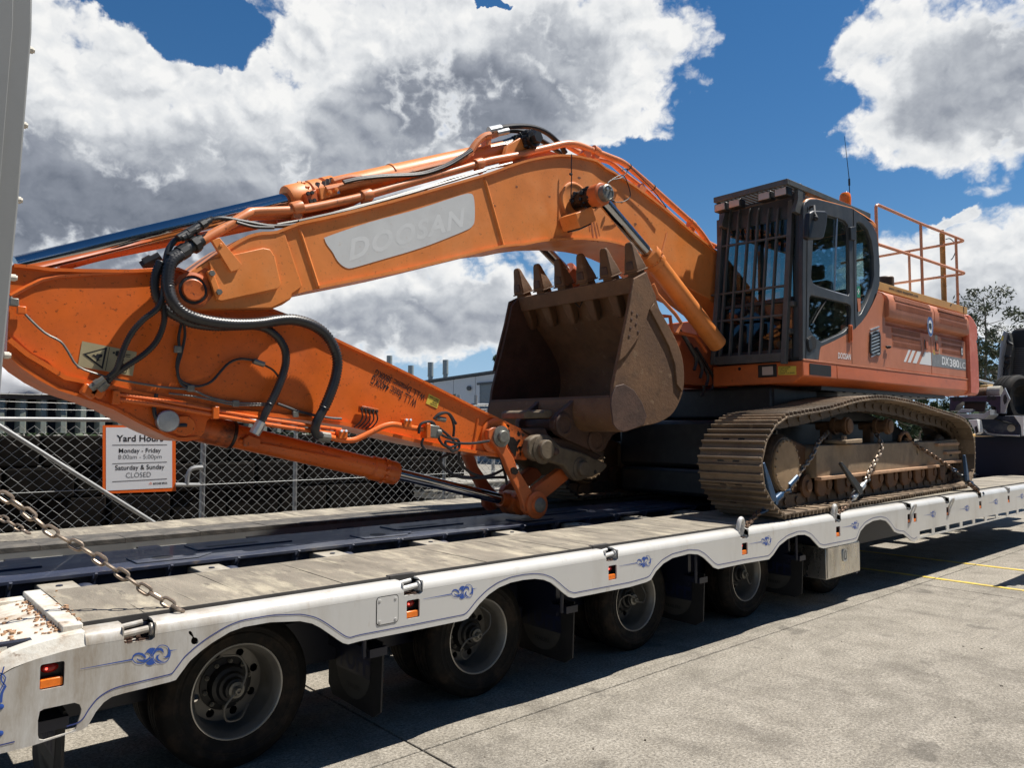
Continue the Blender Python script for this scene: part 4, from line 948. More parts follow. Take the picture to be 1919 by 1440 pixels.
# tan beam with web address, rail posts and rails
g = MB(); g.bx(10.25, 14.0, 4.46, 4.56, 3.815, 3.93); tb_ = g.build('catwalk_beam', mt['tan'], exc, bevel=.004)
text('www.coates equipment.com', 'web_lettering', tb_, mt['ink'], (10.93, 4.4575, 3.845), UX, UZ, 1.02, .062, off=.015)
flat('beam_mark', mt['ink'], [(13.23, 3.90), (13.30, 3.925), (13.29, 3.90), (13.25, 3.865)], 4.4575, tb_)
g = MB(); g.bx(13.82, 13.835, 4.455, 4.46, 3.815, 3.93); g.build('beam_joint', mt['dark'], tb_)
g = MB(); g.bx(10.3, 14.0, 4.56, 6.9, 3.79, 3.83); g.build('catwalk_plate', mt['black'], exc)
hr = empty('guard_rail', (12, 4.5, 3.93), exc)
rp_ = .022
XR = 14.08
def rail(name, P, m='pinkpipe', r=rp_): g = MB(); g.tube(P, r, 10); return g.build(name, mt[m], hr)
yr = 4.5
rail('top_rail', [(10.68, yr, 3.6), (10.68, yr, 4.93)]+smooth([(10.68, yr, 4.93), (10.69, yr, 5.0), (10.75, yr, 5.03)], 4)+[(12.24, yr, 5.035), (13.8, yr, 5.07)]+smooth([(13.8, yr, 5.07), (14.02, yr, 5.07), (XR, yr+.06, 5.065), (XR, yr+.3, 5.06)], 5)+[(XR, 6.6, 5.03)])
rail('mid_rail', [(10.72, yr, 4.47), (12.24, yr, 4.50), (13.8, yr, 4.52)]+smooth([(13.8, yr, 4.52), (14.02, yr, 4.52), (XR, yr+.06, 4.515), (XR, yr+.3, 4.515)], 5)+[(XR, 6.6, 4.50)])
rail('rail_post', [(12.24, yr, 3.93), (12.24, yr, 5.03)]); rail('rail_post', [(13.70, yr, 3.93), (13.70, yr, 5.06)])
p1 = SX(*px('E', 1385, 610), XR); p2 = SX(*px('E', 1385, 800), XR)
rail('rail_post', [Vector((XR, p1.y, 3.8)), Vector((XR, p1.y, 5.05))])
pm = S(*px('E', 1604, 700), 4.85)
g = MB(); g.cyl((pm.x, 4.85, 3.83), (pm.x, 4.85, 5.28), .043, 14)
for z in (4.0, 4.35, 4.7): g.cyl((pm.x, 4.85, z), (pm.x, 4.85, z+.012), .046, 14)
g.cyl((pm.x, 4.85, 5.28), (pm.x, 4.85, 5.33), .03, 10); g.build('exhaust_mast', mt['rust'], exc)
g = MB(); q = [S(*px('E', x, y), 4.85) for x, y in [(1622,508),(1650,506),(1680,540),(1685,580),(1668,625),(1655,640)]]; g.tube(smooth(q, 4), .009, 6); g.build('mast_cable', mt['hose'], exc)
p = S(*px('U', 340, 330), 5.0); g = MB(); g.cyl((p.x, 5, 3.8), (p.x, 5, 4.27), .13, 20); g.build('breather_cylinder', mt['brown'] if 'brown' in mt else mt.setdefault('brown', mat('brown_painted_tin', (.10, .055, .025), .5, vary=.2)), exc, bevel=.02)
p = S(*px('U', 680, 400), 5.2); g = MB(); g.bx(p.x-.7, p.x+.8, 5.1, 5.9, 3.8, 4.22); ac = g.build('engine_cover', mt['whitevinyl'], exc, bevel=.08, seg=3)
for k in range(9): g = MB(); g.bx(p.x-.35+.09*k, p.x-.31+.09*k, 5.02, 5.105, 3.98, 4.15); g.build('cover_slot', mt['dark'], ac)
# ------------------------------------------------------------------ cab
cab = empty('cab', (9.2, 4.9, 2.7), exc)
side = PL('E', 4.30, [(703,1284),(701,800),(706,310),(716,272),(742,252),(790,250),(900,278),(1020,312),(1100,366),(1150,415),(1178,470),(1190,560),(1198,680),(1196,800),(1176,872),(1148,935),(1112,1000),(1080,1045),(1042,1082),(985,1122),(900,1165),(822,1198),(812,1230),(803,1284)])
w1 = PL('E', 4.30, [(778,352),(788,343),(830,345),(930,372),(975,392),(992,415),(1000,480),(1004,855),(996,872),(975,868),(800,812),(772,795),(757,755)])
w2 = PL('E', 4.30, [(755,866),(990,922),(1008,934),(1013,955),(1009,1068),(960,1110),(825,1172),(775,1135),(742,1085),(746,885)])
w3 = PL('E', 4.30, [(1047,402),(1060,395),(1090,410),(1120,450),(1146,525),(1158,620),(1160,740),(1148,820),(1120,900),(1080,985),(1062,1002),(1052,970)])
g = MB(); g.prism(side, (0, .05, 0), [w1, w2, w3]); g.build('side_wall', mt['cab'], cab, bevel=.006)
for w in (w1, w2, w3):
    g = MB(); g.prism([p+Vector((0, .030, 0)) for p in w], (0, .005, 0)); g.build('window_pane', mt['glass'], cab)
def band(pts, k, Y, th, name, m, par):
    c = sum(pts, Vector())/len(pts); inn = [Vector((c.x+(p.x-c.x)*k, Y, c.z+(p.z-c.z)*k)) for p in pts]
    g = MB(); g.prism([Vector((p.x, Y, p.z)) for p in pts], (0, th, 0), [inn]); return g.build(name, mt[m], par)
band(w1, .965, 4.322, .008, 'window_seal', 'guard', cab); band(w2, .975, 4.322, .008, 'window_seal', 'black', cab)
q = PL('E', 4.318, [(922,372),(905,845)]); g = MB(); g.tube(q, .012, 6); g.build('window_divider', mt['steel'], cab)
q = PL('E', 4.318, [(790,818),(985,872)]); g = MB(); g.tube(q, .010, 6); g.build('window_channel', mt['steel'], cab)
for q in ([(1028,315),(1030,500),(1034,900),(1040,1082)], [(733,300),(728,800),(722,1284)]):
    P = PL('E', 4.2985, q); g = MB(); g.tube(P, .004, 4); g.build('door_seam', mt['dark'], cab)
g = MB(); P = PL('E', 4.27, [(1010,430),(1045,425),(1046,515),(1014,512)]); g.prism(P, (0, .03, 0)); g.build('door_hinge', mt['black'], cab, bevel=.006)
hd = PL('E', 4.292, [(728,1148),(760,1128),(782,1140),(792,1170),(788,1208),(752,1238),(738,1225),(730,1185)])
g = MB(); g.prism(hd, (0, .007, 0)); dh = g.build('door_handle', mt['dark'], cab, bevel=.003)
g = MB(); P = PL('E', 4.284, [(738,1150),(755,1145),(768,1205),(750,1222),(742,1200)]); g.prism(P, (0, .008, 0)); g.build('handle_lever', mt['black'], dh, bevel=.003)
g = MB(); g.tube(PL('E', 4.315, [(852,880),(850,905),(800,985),(765,1050)]), .008, 6); g.build('interior_lever', mt['dark'], cab)
g = MB(); P = PL('E', 4.322, [(1050,812),(1072,812),(1072,885),(1050,882)]); g.prism(P, (0, .003, 0)); gs = g.build('first_aid_sticker', mt['green'], cab)
g = MB()
for q in ([(1058,826),(1063,826),(1063,862),(1058,862)], [(1053,840),(1068,841),(1068,848),(1053,847)]): g.add([p for p in PL('E', 4.3205, q)], [(0, 1, 2, 3)])
g.build('sticker_cross', mt['whitevinyl'], gs)
g = MB(); P = PL('E', 4.322, [(1052,888),(1074,888),(1074,970),(1060,975)]); g.prism(P, (0, .003, 0)); g.build('warning_sticker', mt['body'], cab)
# roof
ro = PL('E', 4.315, [(708,308),(712,272),(735,248),(765,240),(810,246),(1020,303),(1100,350),(1160,392),(1178,415),(1180,438),(1165,440),(1100,372),(1020,318),(900,286),(790,258),(750,260),(722,285)])
g = MB(); g.prism(ro, (0, .05, 0)); g.prism([Vector((max(p.x, 8.42), p.y+.05, p.z)) for p in ro], (0, 1.09, 0)); g.build('roof_shell', mt['boom'], cab, bevel=.02)
g = MB(); g.bx(8.35, 10.1, 4.36, 5.44, 4.55, 4.60); g.build('headliner', mt['cab'], cab)
# rear wall, far side and floor
X1 = 10.18
g = MB(); g.bx(X1-.05, X1, 4.36, 4.45, 2.72, 4.55); g.bx(X1-.05, X1, 5.36, 5.45, 2.72, 4.55); g.bx(X1-.05, X1, 4.45, 5.36, 4.40, 4.55); g.bx(X1-.05, X1, 4.45, 5.36, 2.72, 3.35); g.build('rear_wall', mt['cab'], cab)
g = MB(); g.bx(X1-.03, X1-.025, 4.45, 5.36, 3.35, 4.40); g.build('rear_window', mt['glass'], cab)
g = MB(); g.bx(8.25, 8.36, 5.40, 5.45, 2.72, 4.55); g.bx(9.2, 9.28, 5.40, 5.45, 2.72, 4.55); g.bx(8.36, X1-.05, 5.40, 5.45, 2.72, 3.25); g.bx(8.36, X1-.05, 5.40, 5.45, 4.38, 4.55); g.build('far_wall', mt['cab'], cab)
g = MB(); g.bx(8.36, 9.2, 5.42, 5.425, 3.25, 4.38); g.bx(9.28, X1-.05, 5.42, 5.425, 3.25, 4.38); g.build('far_window', mt['glass'], cab)
g = MB(); g.bx(8.2, X1, 4.35, 5.45, 2.70, 2.76); g.build('cab_floor', mt['dark'], cab)
st = MB(); st.bx(9.1, 9.65, 4.62, 5.12, 3.05, 3.2); st.bx(9.55, 9.72, 4.65, 5.1, 3.2, 3.85); st.bx(9.57, 9.70, 4.75, 5.0, 3.88, 4.08); st.bx(9.2, 9.5, 4.7, 5.05, 2.76, 3.05); st.build('operator_seat', mt['dark'], cab, bevel=.04, seg=2)
g = MB(); g.bx(8.9, 9.5, 4.47, 4.58, 3.1, 3.32); g.bx(8.9, 9.5, 5.18, 5.34, 3.1, 3.36); g.cyl((8.95, 4.53, 3.3), (8.92, 4.53, 3.52), .02, 8); g.cyl((8.95, 5.26, 3.3), (8.92, 5.26, 3.55), .02, 8); g.bx(8.42, 8.55, 5.15, 5.34, 3.3, 3.6); g.build('control_console', mt['dark'], cab, bevel=.02)
g = MB(); g.tube(smooth([(9.0, 4.75, 2.8), (8.7, 4.76, 3.1), (8.62, 4.78, 3.3)], 4), .02, 8); g.tube(smooth([(9.0, 5.0, 2.8), (8.7, 5.0, 3.1), (8.62, 5.0, 3.3)], 4), .02, 8); g.build('travel_lever', mt['black'], cab)
# front frame and windscreen (leaning back)
def fx(z, o=0): return 8.19+(z-2.7)*.075+o
def fquad(g, y0, y1, z0, z1, o=0, th=.05):
    g.prism([Vector((fx(z0, o), y0, z0)), Vector((fx(z0, o), y1, z0)), Vector((fx(z1, o), y1, z1)), Vector((fx(z1, o), y0, z1))], (th, 0, 0))
g = MB(); fquad(g, 4.305, 4.44, 2.72, 4.56); g.build('front_pillar', mt['cab'], cab, bevel=.03, seg=3)
g = MB(); fquad(g, 5.37, 5.46, 2.72, 4.56); g.build('front_pillar', mt['cab'], cab, bevel=.03, seg=3)
g = MB(); fquad(g, 4.44, 5.37, 4.42, 4.56); fquad(g, 4.40, 5.44, 4.40, 4.685, .005, .03); g.build('front_header', mt['cab'], cab)
g = MB(); fquad(g, 4.44, 5.37, 2.72, 2.84); fquad(g, 4.44, 5.37, 3.40, 3.44); g.build('front_sill', mt['cab'], cab)
g = MB(); fquad(g, 4.44, 5.37, 3.44, 4.42, .02, .006); g.build('windscreen', mt['glass'], cab)
g = MB(); fquad(g, 4.44, 5.37, 2.84, 3.40, .02, .006); g.build('lower_windscreen', mt['glass'], cab)
# bar guard over the windscreen
gd = empty('windscreen_guard', (8.1, 4.9, 2.72), cab)
def gxp(z): return 8.075+(z-2.7)*.125
def Yat(x, y):   # a point of the guard seen in the close-up
    for _ in range(4):
        X = 8.1 if _ == 0 else gxp(p_.z); p_ = SX(*px('Q', x, y), X)
    return p_
for xb, xt in ((75, 150), (148, 215), (218, 290), (290, 355), (368, 430), (440, 500)):
    b = Yat(xb, 1325); t_ = Yat(xt, 290); mid = b.lerp(t_, .97)
    d = (t_-b).normalized()
    bent = t_+Vector((.02, -.005, .09)); bent2 = bent+Vector((.10, -.01, .05))
    g = MB(); M3 = None
    def barq(P, w=.024, dpt=.045):
        V = []
        for p in P:
            V += [p+Vector((-dpt/2, -w/2, 0)), p+Vector((-dpt/2, w/2, 0)), p+Vector((dpt/2, w/2, 0)), p+Vector((dpt/2, -w/2, 0))]
        F = [(0, 1, 2, 3)]
        for i in range(len(P)-1):
            for k in range(4): l = (k+1) % 4; F.append((i*4+k, i*4+l, i*4+4+l, i*4+4+k))
        F.append(tuple(len(V)-4+k for k in range(4)))
        g.add(V, F)
    barq([b, t_, bent, bent2]); g.build('guard_bar', mt['guard'], gd, bevel=.003, seg=1)
for (xa, ya), (xb, yb) in (((45, 524), (575, 434)), ((15, 872), (548, 800)), ((10, 1066), (535, 1014))):
    a, b = Yat(xa, ya), Yat(xb, yb); g = MB(); g.prism([a+Vector((-.02, 0, -.012)), a+Vector((-.02, 0, .012)), b+Vector((-.02, 0, .012)), b+Vector((-.02, 0, -.012))], (.045, 0, 0)); g.build('guard_crossbar', mt['guard'], gd, bevel=.003, seg=1)
a, b = Yat(12, 1350), Yat(560, 1318); g = MB(); g.prism([a+Vector((-.02, 0, -.05)), a+Vector((-.02, 0, .05)), b+Vector((-.02, 0, .05)), b+Vector((-.02, 0, -.05))], (.05, 0, 0)); g.build('guard_crossbar', mt['guard'], gd, bevel=.004)
for xb, xt in ((30, 95), (543, 598)):
    b, t_ = Yat(xb, 1370), Yat(xt, 180 if xb > 100 else 270); g = MB(); g.prism([b+Vector((-.03, -.03, 0)), b+Vector((.04, -.03, 0)), b+Vector((.04, .03, 0)), b+Vector((-.03, .03, 0))], t_-b); g.build('guard_frame', mt['guard'], gd, bevel=.005)
a, b = Yat(110, 290), Yat(590, 170); g = MB(); g.tube([a+Vector((.05, 0, .05)), b+Vector((.05, 0, .05))], .03, 8); g.build('guard_crossbar', mt['guard'], gd)
for x, y in ((560, 1130), (585, 930)): p = Yat(x, y); g = MB(); g.box(p+Vector((.05, -.01, 0)), (.09, .07, .06)); g.build('guard_hinge', mt['guard'], gd, bevel=.006)
# roof guard with its slats and four lamps
rg = empty('roof_guard', (9, 4.8, 4.72), cab)
xa, xb, ya, yb = 7.96, 10.10, 4.325, 5.30
g = MB()
for x0, x1, y0, y1 in ((xa, xa+.04, ya, yb), (xb-.04, xb, ya, yb), (xa+.04, xb-.04, ya, ya+.04), (xa+.04, xb-.04, yb-.04, yb)): g.bx(x0, x1, y0, y1, 4.685, 4.75)
g.build('guard_frame', mt['guard'], rg, bevel=.004)
for k in range(15):
    y = ya+.07+k*(yb-ya-.12)/14.5; g = MB(); g.bx(xa+.04, xb-.04, y, y+.028, 4.735, 4.755); g.build('roof_slat', mt['guard'], rg)
for x in (8.5, 9.0, 9.5): g = MB(); g.bx(x, x+.05, ya+.04, yb-.04, 4.69, 4.73); g.build('roof_crossbar', mt['guard'], rg)
for y in (ya+.02, yb-.06):
    for x in (8.35, 9.2, 9.95): g = MB(); g.bx(x, x+.05, y, y+.03, 4.58, 4.69); g.build('roof_bracket', mt['guard'], rg)
pb = PL('E', 4.33, [(672,160),(690,148),(704,160),(704,335),(690,350),(655,330),(655,310),(672,250)]); g = MB(); g.prism(pb, (0, .05, 0)); g.build('roof_bracket', mt['guard'], rg, bevel=.004)
pb2 = [p+Vector((.02, .98, .03)) for p in pb]; g = MB(); g.prism(pb2, (0, .05, 0)); g.build('roof_bracket', mt['guard'], rg, bevel=.004)
for y in (5.25, 5.05, 4.655, 4.445):
    g = MB(); g.bx(8.02, 8.14, y-.085, y+.085, 4.58, 4.685); wl_ = g.build('work_lamp', mt['black'], rg, bevel=.015)
    g = MB(); g.bx(8.012, 8.024, y-.07, y+.07, 4.592, 4.673); g.build('lamp_lens', mt['lampglass'], wl_, bevel=.008)
# mirror on its arm
g = MB(); P = [S(*px('E', x, y), 4.02) for x, y in [(752,335),(775,322),(850,325),(864,340),(858,420),(840,498),(825,507),(750,510),(738,500),(740,430)]]
g.prism(P, (0, .07, 0)); g.build('mirror', mt['black'], cab, bevel=.02, seg=3)
g = MB(); g.tube([S(*px('E', x, y), yy) for x, y, yy in [(745,315,4.28),(752,300,4.2),(775,296,4.1),(778,345,4.02),(792,368,3.99)]], .014, 8); g.sphere(S(*px('E', 785, 375), 3.99), .03, 10); g.build('mirror_arm', mt['dark'], cab)
# beacon and aerial
p = S(*px('E', 975, 265), 4.75); g = MB(); g.lathe((p.x, 4.75, p.z-.06), (0, 0, 1), [(.075, 0), (.078, .10), (.070, .15), (.05, .175), (.0, .18)], 24); g.build('warning_beacon', mt['beacon'], cab)
g = MB(); g.cyl((p.x, 4.75, p.z-.25), (p.x, 4.75, p.z-.06), .04, 12); g.build('beacon_base', mt['black'], cab)
a0, a1, a2 = S(*px('E', 1004, 275), 4.75), S(*px('E', 1000, 120), 4.75), S(1583, 255, 4.75)
g = MB(); g.tube([a0-Vector((0, 0, .2)), a0, a1, a2], [.009, .008, .006, .003], 6); g.tube([a0.lerp(a1, .72), a1], .014, 8); g.build('whip_aerial', mt['black'], cab)
# ------------------------------------------------------------------ boom
def flange(name, m, P, w, y0, y1, par, inward=1):
    g = MB(); A = [Vector(p) for p in P]; B_ = offs(A, w*inward)
    for i in range(len(A)-1):
        g.prism([Vector((q.x, y0, q.z)) for q in (A[i], A[i+1], B_[i+1], B_[i])], (0, y1-y0, 0))
    return g.build(name, m, par)
BY0, BY1 = 5.47, 6.13
boom = empty('boom', S(1000, 400, 5.8), exc)
topP = [(355,513),(385,494),(412,474),(440,455),(467,440),(493,434),(520,432)]
topB = [S(u, v, BY0) for u, v in topP]+PL('B', BY0, [(0,648),(150,616),(350,568),(540,520),(760,458),(1040,378),(1150,340),(1260,303),(1350,282),(1440,268),(1500,266),(1560,270),(1620,282),(1680,298)])
topC = PL('C', BY0, [(840,328),(900,360),(950,396),(1010,434),(1060,468),(1170,552),(1280,640),(1400,745),(1560,872)])
foot = [S(u, v, BY0) for u, v in [(1368,489),(1407,538),(1450,598),(1468,625),(1460,642),(1440,648)]]
botC = PL('C', BY0, [(1535,1210),(1430,1160),(1340,1105),(1240,1020),(1170,962),(1080,905),(985,862),(900,838),(820,824),(700,815),(610,815),(520,817),(395,832),(300,852)])
botB = PL('B', BY0, [(1150,790),(900,852),(600,925),(300,985),(120,1022)])
botP = [S(u, v, BY0) for u, v in [(596,541),(575,546),(553,552),(547,561),(532,571),(512,579)]]
tipb = [S(u, v, BY0) for u, v in [(450,579),(372,581),(350,576),(338,563),(332,545),(338,526)]]
outl = topB+topC+foot+botC+botB+botP+tipb
g = MB(); g.prism([p+Vector((0, .03, 0)) for p in outl], (0, BY1-BY0-.06, 0)); g.build('boom_box', mt['boom'], boom)
flange('top_flange', mt['boom'], smooth(topB+topC+foot[:2], 2), .022, BY0+.004, BY1, boom, -1)
flange('bottom_flange', mt['boom'], smooth(botC+botB, 2), .024, BY0+.004, BY1, boom, -1)
Yf = BY0+.03
def weld(name, P, r, m, par): g = MB(); g.tube(P, r, 6); return g.build(name, mt[m], par)
weld('weld_seam', PL('B', Yf, [(1045,408),(1150,785)]), .016, 'boom', boom)
weld('weld_seam', PL('B', Yf, [(5,688),(110,1012)]), .014, 'boom', boom)
weld('weld_seam', PL('C', Yf, [(1243,770),(1208,905)]), .014, 'boom', boom)
weld('weld_seam', PL('A', Yf, [(1690,160),(1785,478)]), .012, 'boom', boom)
# thicker nose section with its raised plate
g = MB(); g.prism(PL('A', BY0+.012, [(1000,470),(1010,430),(1060,395),(1200,300),(1340,215),(1480,170),(1600,168),(1700,470),(1640,512),(1640,535),(1530,590),(1110,600),(1030,570)]), (0, .02, 0)); g.build('nose_cheek', mt['boom'], boom, bevel=.004)
g = MB(); rp = PL('A', BY0-.010, [(1175,322),(1480,254),(1520,262),(1545,300),(1580,455),(1565,482),(1250,552),(1215,545)]); g.prism(rp, (0, .024, 0)); g.build('nose_plate', mt['boom'], boom, bevel=.005)
g = MB(); g.prism(PL('A', BY0-.03, [(1192,212),(1235,195),(1360,345),(1345,375),(1300,388),(1285,365)]), (0, .035, 0)); g.lathe(PL('A', BY0-.03, [(1243,238)])[0], (0, -1, 0), [(.014, 0), (.014, .006)], 10); g.build('hose_bracket', mt['boom'], boom, bevel=.004)
g = MB(); g.prism(PL('A', BY0-.022, [(1165,385),(1195,375),(1245,515),(1215,530)]), (0, .03, 0)); bp_ = g.build('pin_keeper', mt['boom'], boom, bevel=.004)
for x, y in ((1190, 398), (1230, 503)): g = MB(); c_ = PL('A', BY0-.022, [(x, y)])[0]; g.cyl(c_, c_-Vector((0, .02, 0)), .022, 6); g.build('keeper_bolt', mt['fitting'], bp_)
pc = PL('A', BY0, [(1085, 492)])[0]
g = MB(); g.lathe(pc+Vector((0, .01, 0)), (0, -1, 0), [(.128, 0), (.128, .010), (.105, .018), (.104, .010), (.0, .010)], 36); g.build('pin_boss', mt['greasy'], boom)
g = MB(); g.lathe(pc, (0, -1, 0), [(.098, 0), (.098, .004), (.080, .006), (.0, .006)], 32); g.build('grease_ring', mt['grease'], boom)
g = MB(); g.lathe(pc, (0, -1, 0), [(.078, 0), (.078, .014), (.070, .020), (.03, .018), (.0, .018)], 32); g.build('arm_pin', mt['greasy'], boom)
g = MB(); g.prism([S(u, v, BY0+.02) for u, v in [(395,508),(402,522),(403,548),(392,563),(372,572),(352,572),(339,555),(336,535),(344,518),(362,508),(380,502)]], (0, -.012, 0)); g.build('grease_smear', mt['greasy'], boom)
# decal
dc = smooth(PL('B', Yf-.003, [(147,742),(165,728),(400,648),(660,578),(900,500),(960,487),(982,502),(990,560),(989,640),(978,668),(950,690),(860,728),(740,775),(620,815),(500,850),(380,885),(300,907),(270,906),(240,888),(215,860),(190,815),(160,775)]), 3, True)
g = MB(); g.add(dc, [list(range(len(dc)))]); dec = g.build('decal_panel', mt['silver'], boom)
a, b = PL('B', Yf-.006, [(285, 868), (935, 672)]); hh = (PL('B', Yf, [(290, 742)])[0]-PL('B', Yf, [(290, 865)])[0]).length
text('DOOSAN', 'decal_lettering', dec, mt['palesilver'], a+Vector((0, .0025, 0)), b-a, Vector((-.02, 0, 1)), (b-a).length, hh, off=.03, shear=.12, spacing=1.12)
# boom cylinder pin boss, lamp
pA, pB = S(*px('C', 715, 500), BY0), S(*px('C', 862, 497), 5.02)
c0 = Vector((pB.x, BY0, pB.z))
g = MB(); g.lathe(c0+Vector((0, .03, 0)), (0, -1, 0), [(.215, 0), (.215, .008), (.20, .016), (.185, .016), (.175, .010), (.10, .012)], 40); g.build('boss_ring', mt['boom'], boom)
g = MB(); g.lathe(c0, (0, -1, 0), [(.10, 0), (.105, .10), (.095, .20), (.10, .27)], 24)
for k in range(60):
    a_ = random.random()*6.28; h_ = random.uniform(.02, .27); s_ = random.uniform(.012, .03); g.sphere(c0+Vector((.10*math.cos(a_), -h_, .10*math.sin(a_))), s_, 6)
g.build('greasy_boss', mt['grease'], boom, kind='stuff')
g = MB(); g.lathe(c0+Vector((0, -.24, 0)), (0, -1, 0), [(.112, 0), (.115, .02), (.115, .12), (.10, .13)], 28); g.build('rod_eye', mt['skirt'], boom)
g = MB(); g.lathe(c0+Vector((0, -.36, 0)), (0, -1, 0), [(.085, 0), (.085, .075), (.07, .085), (.066, .078), (.03, .078), (.0, .08)], 24); g.build('cylinder_pin', mt['fitting'], boom)
for s_ in (1, -1):
    g = MB(); g.cyl(c0+Vector((.03*s_, -.44, .03)), c0+Vector((.03*s_, -.455, .03)), .014, 6); g.build('pin_bolt', mt['steel'], boom)
lampP = PL('C', 5.33, [(553,690),(572,655),(663,600),(742,655),(718,735),(610,760)])
f0 = PL('C', 5.30, [(553,692),(570,652),(664,600),(655,640)])
# lamp housing: a box leaning down and forward
lc = S(*px('C', 650, 680), 5.33)
Mx = Matrix.Rotation(R(-26), 3, 'Y')
g = MB(); g.box(lc, (.27, .24, .15), Mx); lampo = g.build('boom_lamp', mt['boom'], boom, bevel=.008)
g = MB(); g.box(lc+Mx@Vector((-.02, -.005, -.082)), (.19, .17, .02), Mx); g.build('lamp_bezel', mt['dark'], lampo)
g = MB(); g.box(lc+Mx@Vector((-.02, -.005, -.095)), (.15, .11, .01), Mx); g.build('lamp_lens', mt['lampglass'], lampo, bevel=.004)
for q in ([(735,690),(745,690),(762,825),(752,825)], [(755,695),(762,693),(790,830),(780,830)], [(775,700),(780,700),(800,790),(795,790)], [(720,690),(726,690),(735,760),(730,760)]):
    g = MB(); P_ = PL('C', Yf-.002, q); g.add(P_, [(0, 1, 2, 3)]); g.build('rust_streak', mt['streak'], boom)
for k in range(34):
    u_, v_ = random.choice([(random.uniform(1080, 1240), 0), (random.uniform(570, 1060), 0)])[0], 0
    t_ = np.interp(u_, [560, 850, 1000, 1100, 1240], [505, 415, 370, 365, 440]); q = S(u_, t_+random.uniform(-35, 35), Yf-.002); n_ = 6; s_ = random.uniform(.004, .013)
    g = MB(); g.add([q+Vector((s_*random.uniform(.6, 2.6)*math.cos(6.28*i/n_), 0, s_*random.uniform(.5, 1.2)*math.sin(6.28*i/n_))) for i in range(n_)], [list(range(n_))]); g.build('paint_chip', mt['chip'], boom)
# boom cylinders, near and far
def cylinder(name, a, b, c, rr, rb, par, gl=.14, m='skirt'):
    o = empty(name, a, par)
    g = MB(); g.cyl(a, b+(c-b).normalized()*.03, rr, 24); g.build('piston_rod', mt['chrome'], o)
    d = (c-b).normalized()
    g = MB(); g.lathe(b, d, [(rr*1.15, -.012), (rb*1.10, -.01), (rb*1.14, .01), (rb*1.14, gl*.45), (rb*1.05, gl*.5), (rb*1.05, gl*.62), (rb*1.14, gl*.66), (rb*1.14, gl), (rb, gl+.015)], 32); hd_ = g.build('gland_head', mt[m], o)
    x_, y_, _d = frame_of(d)
    for k in range(12):
        a_ = 2*math.pi*k/12; p = b+(x_*math.cos(a_)+y_*math.sin(a_))*rb*1.10+d*gl*.45
        g = MB(); g.cyl(p, p+d*.028, .014, 6); g.build('gland_bolt', mt[m], hd_)
    g = MB(); g.cyl(b+d*gl, c, rb, 32); g.build('barrel', mt[m], o); return o
ca, cb_, cc = Vector((pB.x, 5.17, pB.z)), S(*px('C', 1118, 905), 5.17), S(1345, 645, 5.17)
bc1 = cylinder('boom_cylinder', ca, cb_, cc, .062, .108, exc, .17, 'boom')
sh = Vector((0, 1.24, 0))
bc2 = cylinder('boom_cylinder', ca+sh, cb_+sh, cc+sh, .062, .108, exc, .17, 'shadered')
g = MB(); g.tube([S(*px('C', x, y), 5.1) for x, y in [(1150,1110),(1180,1180),(1300,1310),(1340,1370),(1310,1439)]], .02, 8); g.build('cylinder_pipe', mt['pipe'], exc)
g = MB(); g.bx(7.35, 9.2, 5.52, 5.60, 2.45, 3.05); g.bx(7.5, 9.2, 6.0, 6.08, 2.45, 3.05); g.build('boom_foot_bracket', mt['shadered'], exc, bevel=.01)
for k, (x, y) in enumerate(((1010, 560), (1040, 600), (1070, 640), (1100, 660), (1050, 690))):
    P = [S(*px('G', x+dx, y+dy), 5.35+.05*k) for dx, dy in ((-20, -40), (10, 10), (40, 60), (70, 120), (60, 170))]
    g = MB(); g.tube(smooth(P, 4), .02, 8); g.build('swivel_hose', mt['hose'], exc)
g = MB(); P = [S(*px('G', x, y), 5.3) for x, y in [(905,460),(950,462),(960,545),(1000,545),(1075,560),(1130,640)]]; g.tube(P, .022, 8); g.build('cylinder_pipe', mt['skirt'], exc)
# arm cylinder on the back of the boom
a0, b0, c0_ = S(32, 499, 5.8), S(541, 376, 5.8), S(940, 284, 5.8)
ac_ = cylinder('arm_cylinder', a0, b0, c0_, .066, .108, exc, .30, 'boom')
d_ = (c0_-b0).normalized()
g = MB(); g.lathe(b0+d_*.33, d_, [(.109, 0), (.124, .01), (.124, .10), (.109, .11)], 32); g.build('barrel_band', mt['boom'], ac_)
g = MB(); g.lathe(b0+d_*1.05, d_, [(.109, 0), (.116, .005), (.116, .03), (.109, .035)], 32); g.build('barrel_band', mt['boom'], ac_)
pe = S(*px('B', 1215, 222), 5.8)
g = MB(); g.cyl(pe+Vector((0, -.30, 0)), pe+Vector((0, .3, 0)), .085, 24); 
for k in range(70):
    a_ = random.random()*6.28; y_ = random.uniform(-.26, -.02); s_ = random.uniform(.012, .03); g.sphere(pe+Vector((.085*math.cos(a_), y_, .085*math.sin(a_))), s_, 6)
g.cyl(c0_-d_*.05, pe, .10, 20); g.build('greasy_cylinder_eye', mt['grease'], ac_, kind='stuff')
g = MB(); g.cyl(pe+Vector((0, -.36, 0)), pe+Vector((0, -.29, 0)), .06, 6); g.build('eye_pin', mt['black'], ac_)
for y in (5.60, 5.92):
    g = MB(); g.prism([S(u, v, y) for u, v in [(940,312),(952,272),(975,258),(992,268),(1030,282),(1060,292)]], (0, .06, 0)); g.build('cylinder_lug', mt['boom'], boom, bevel=.006)
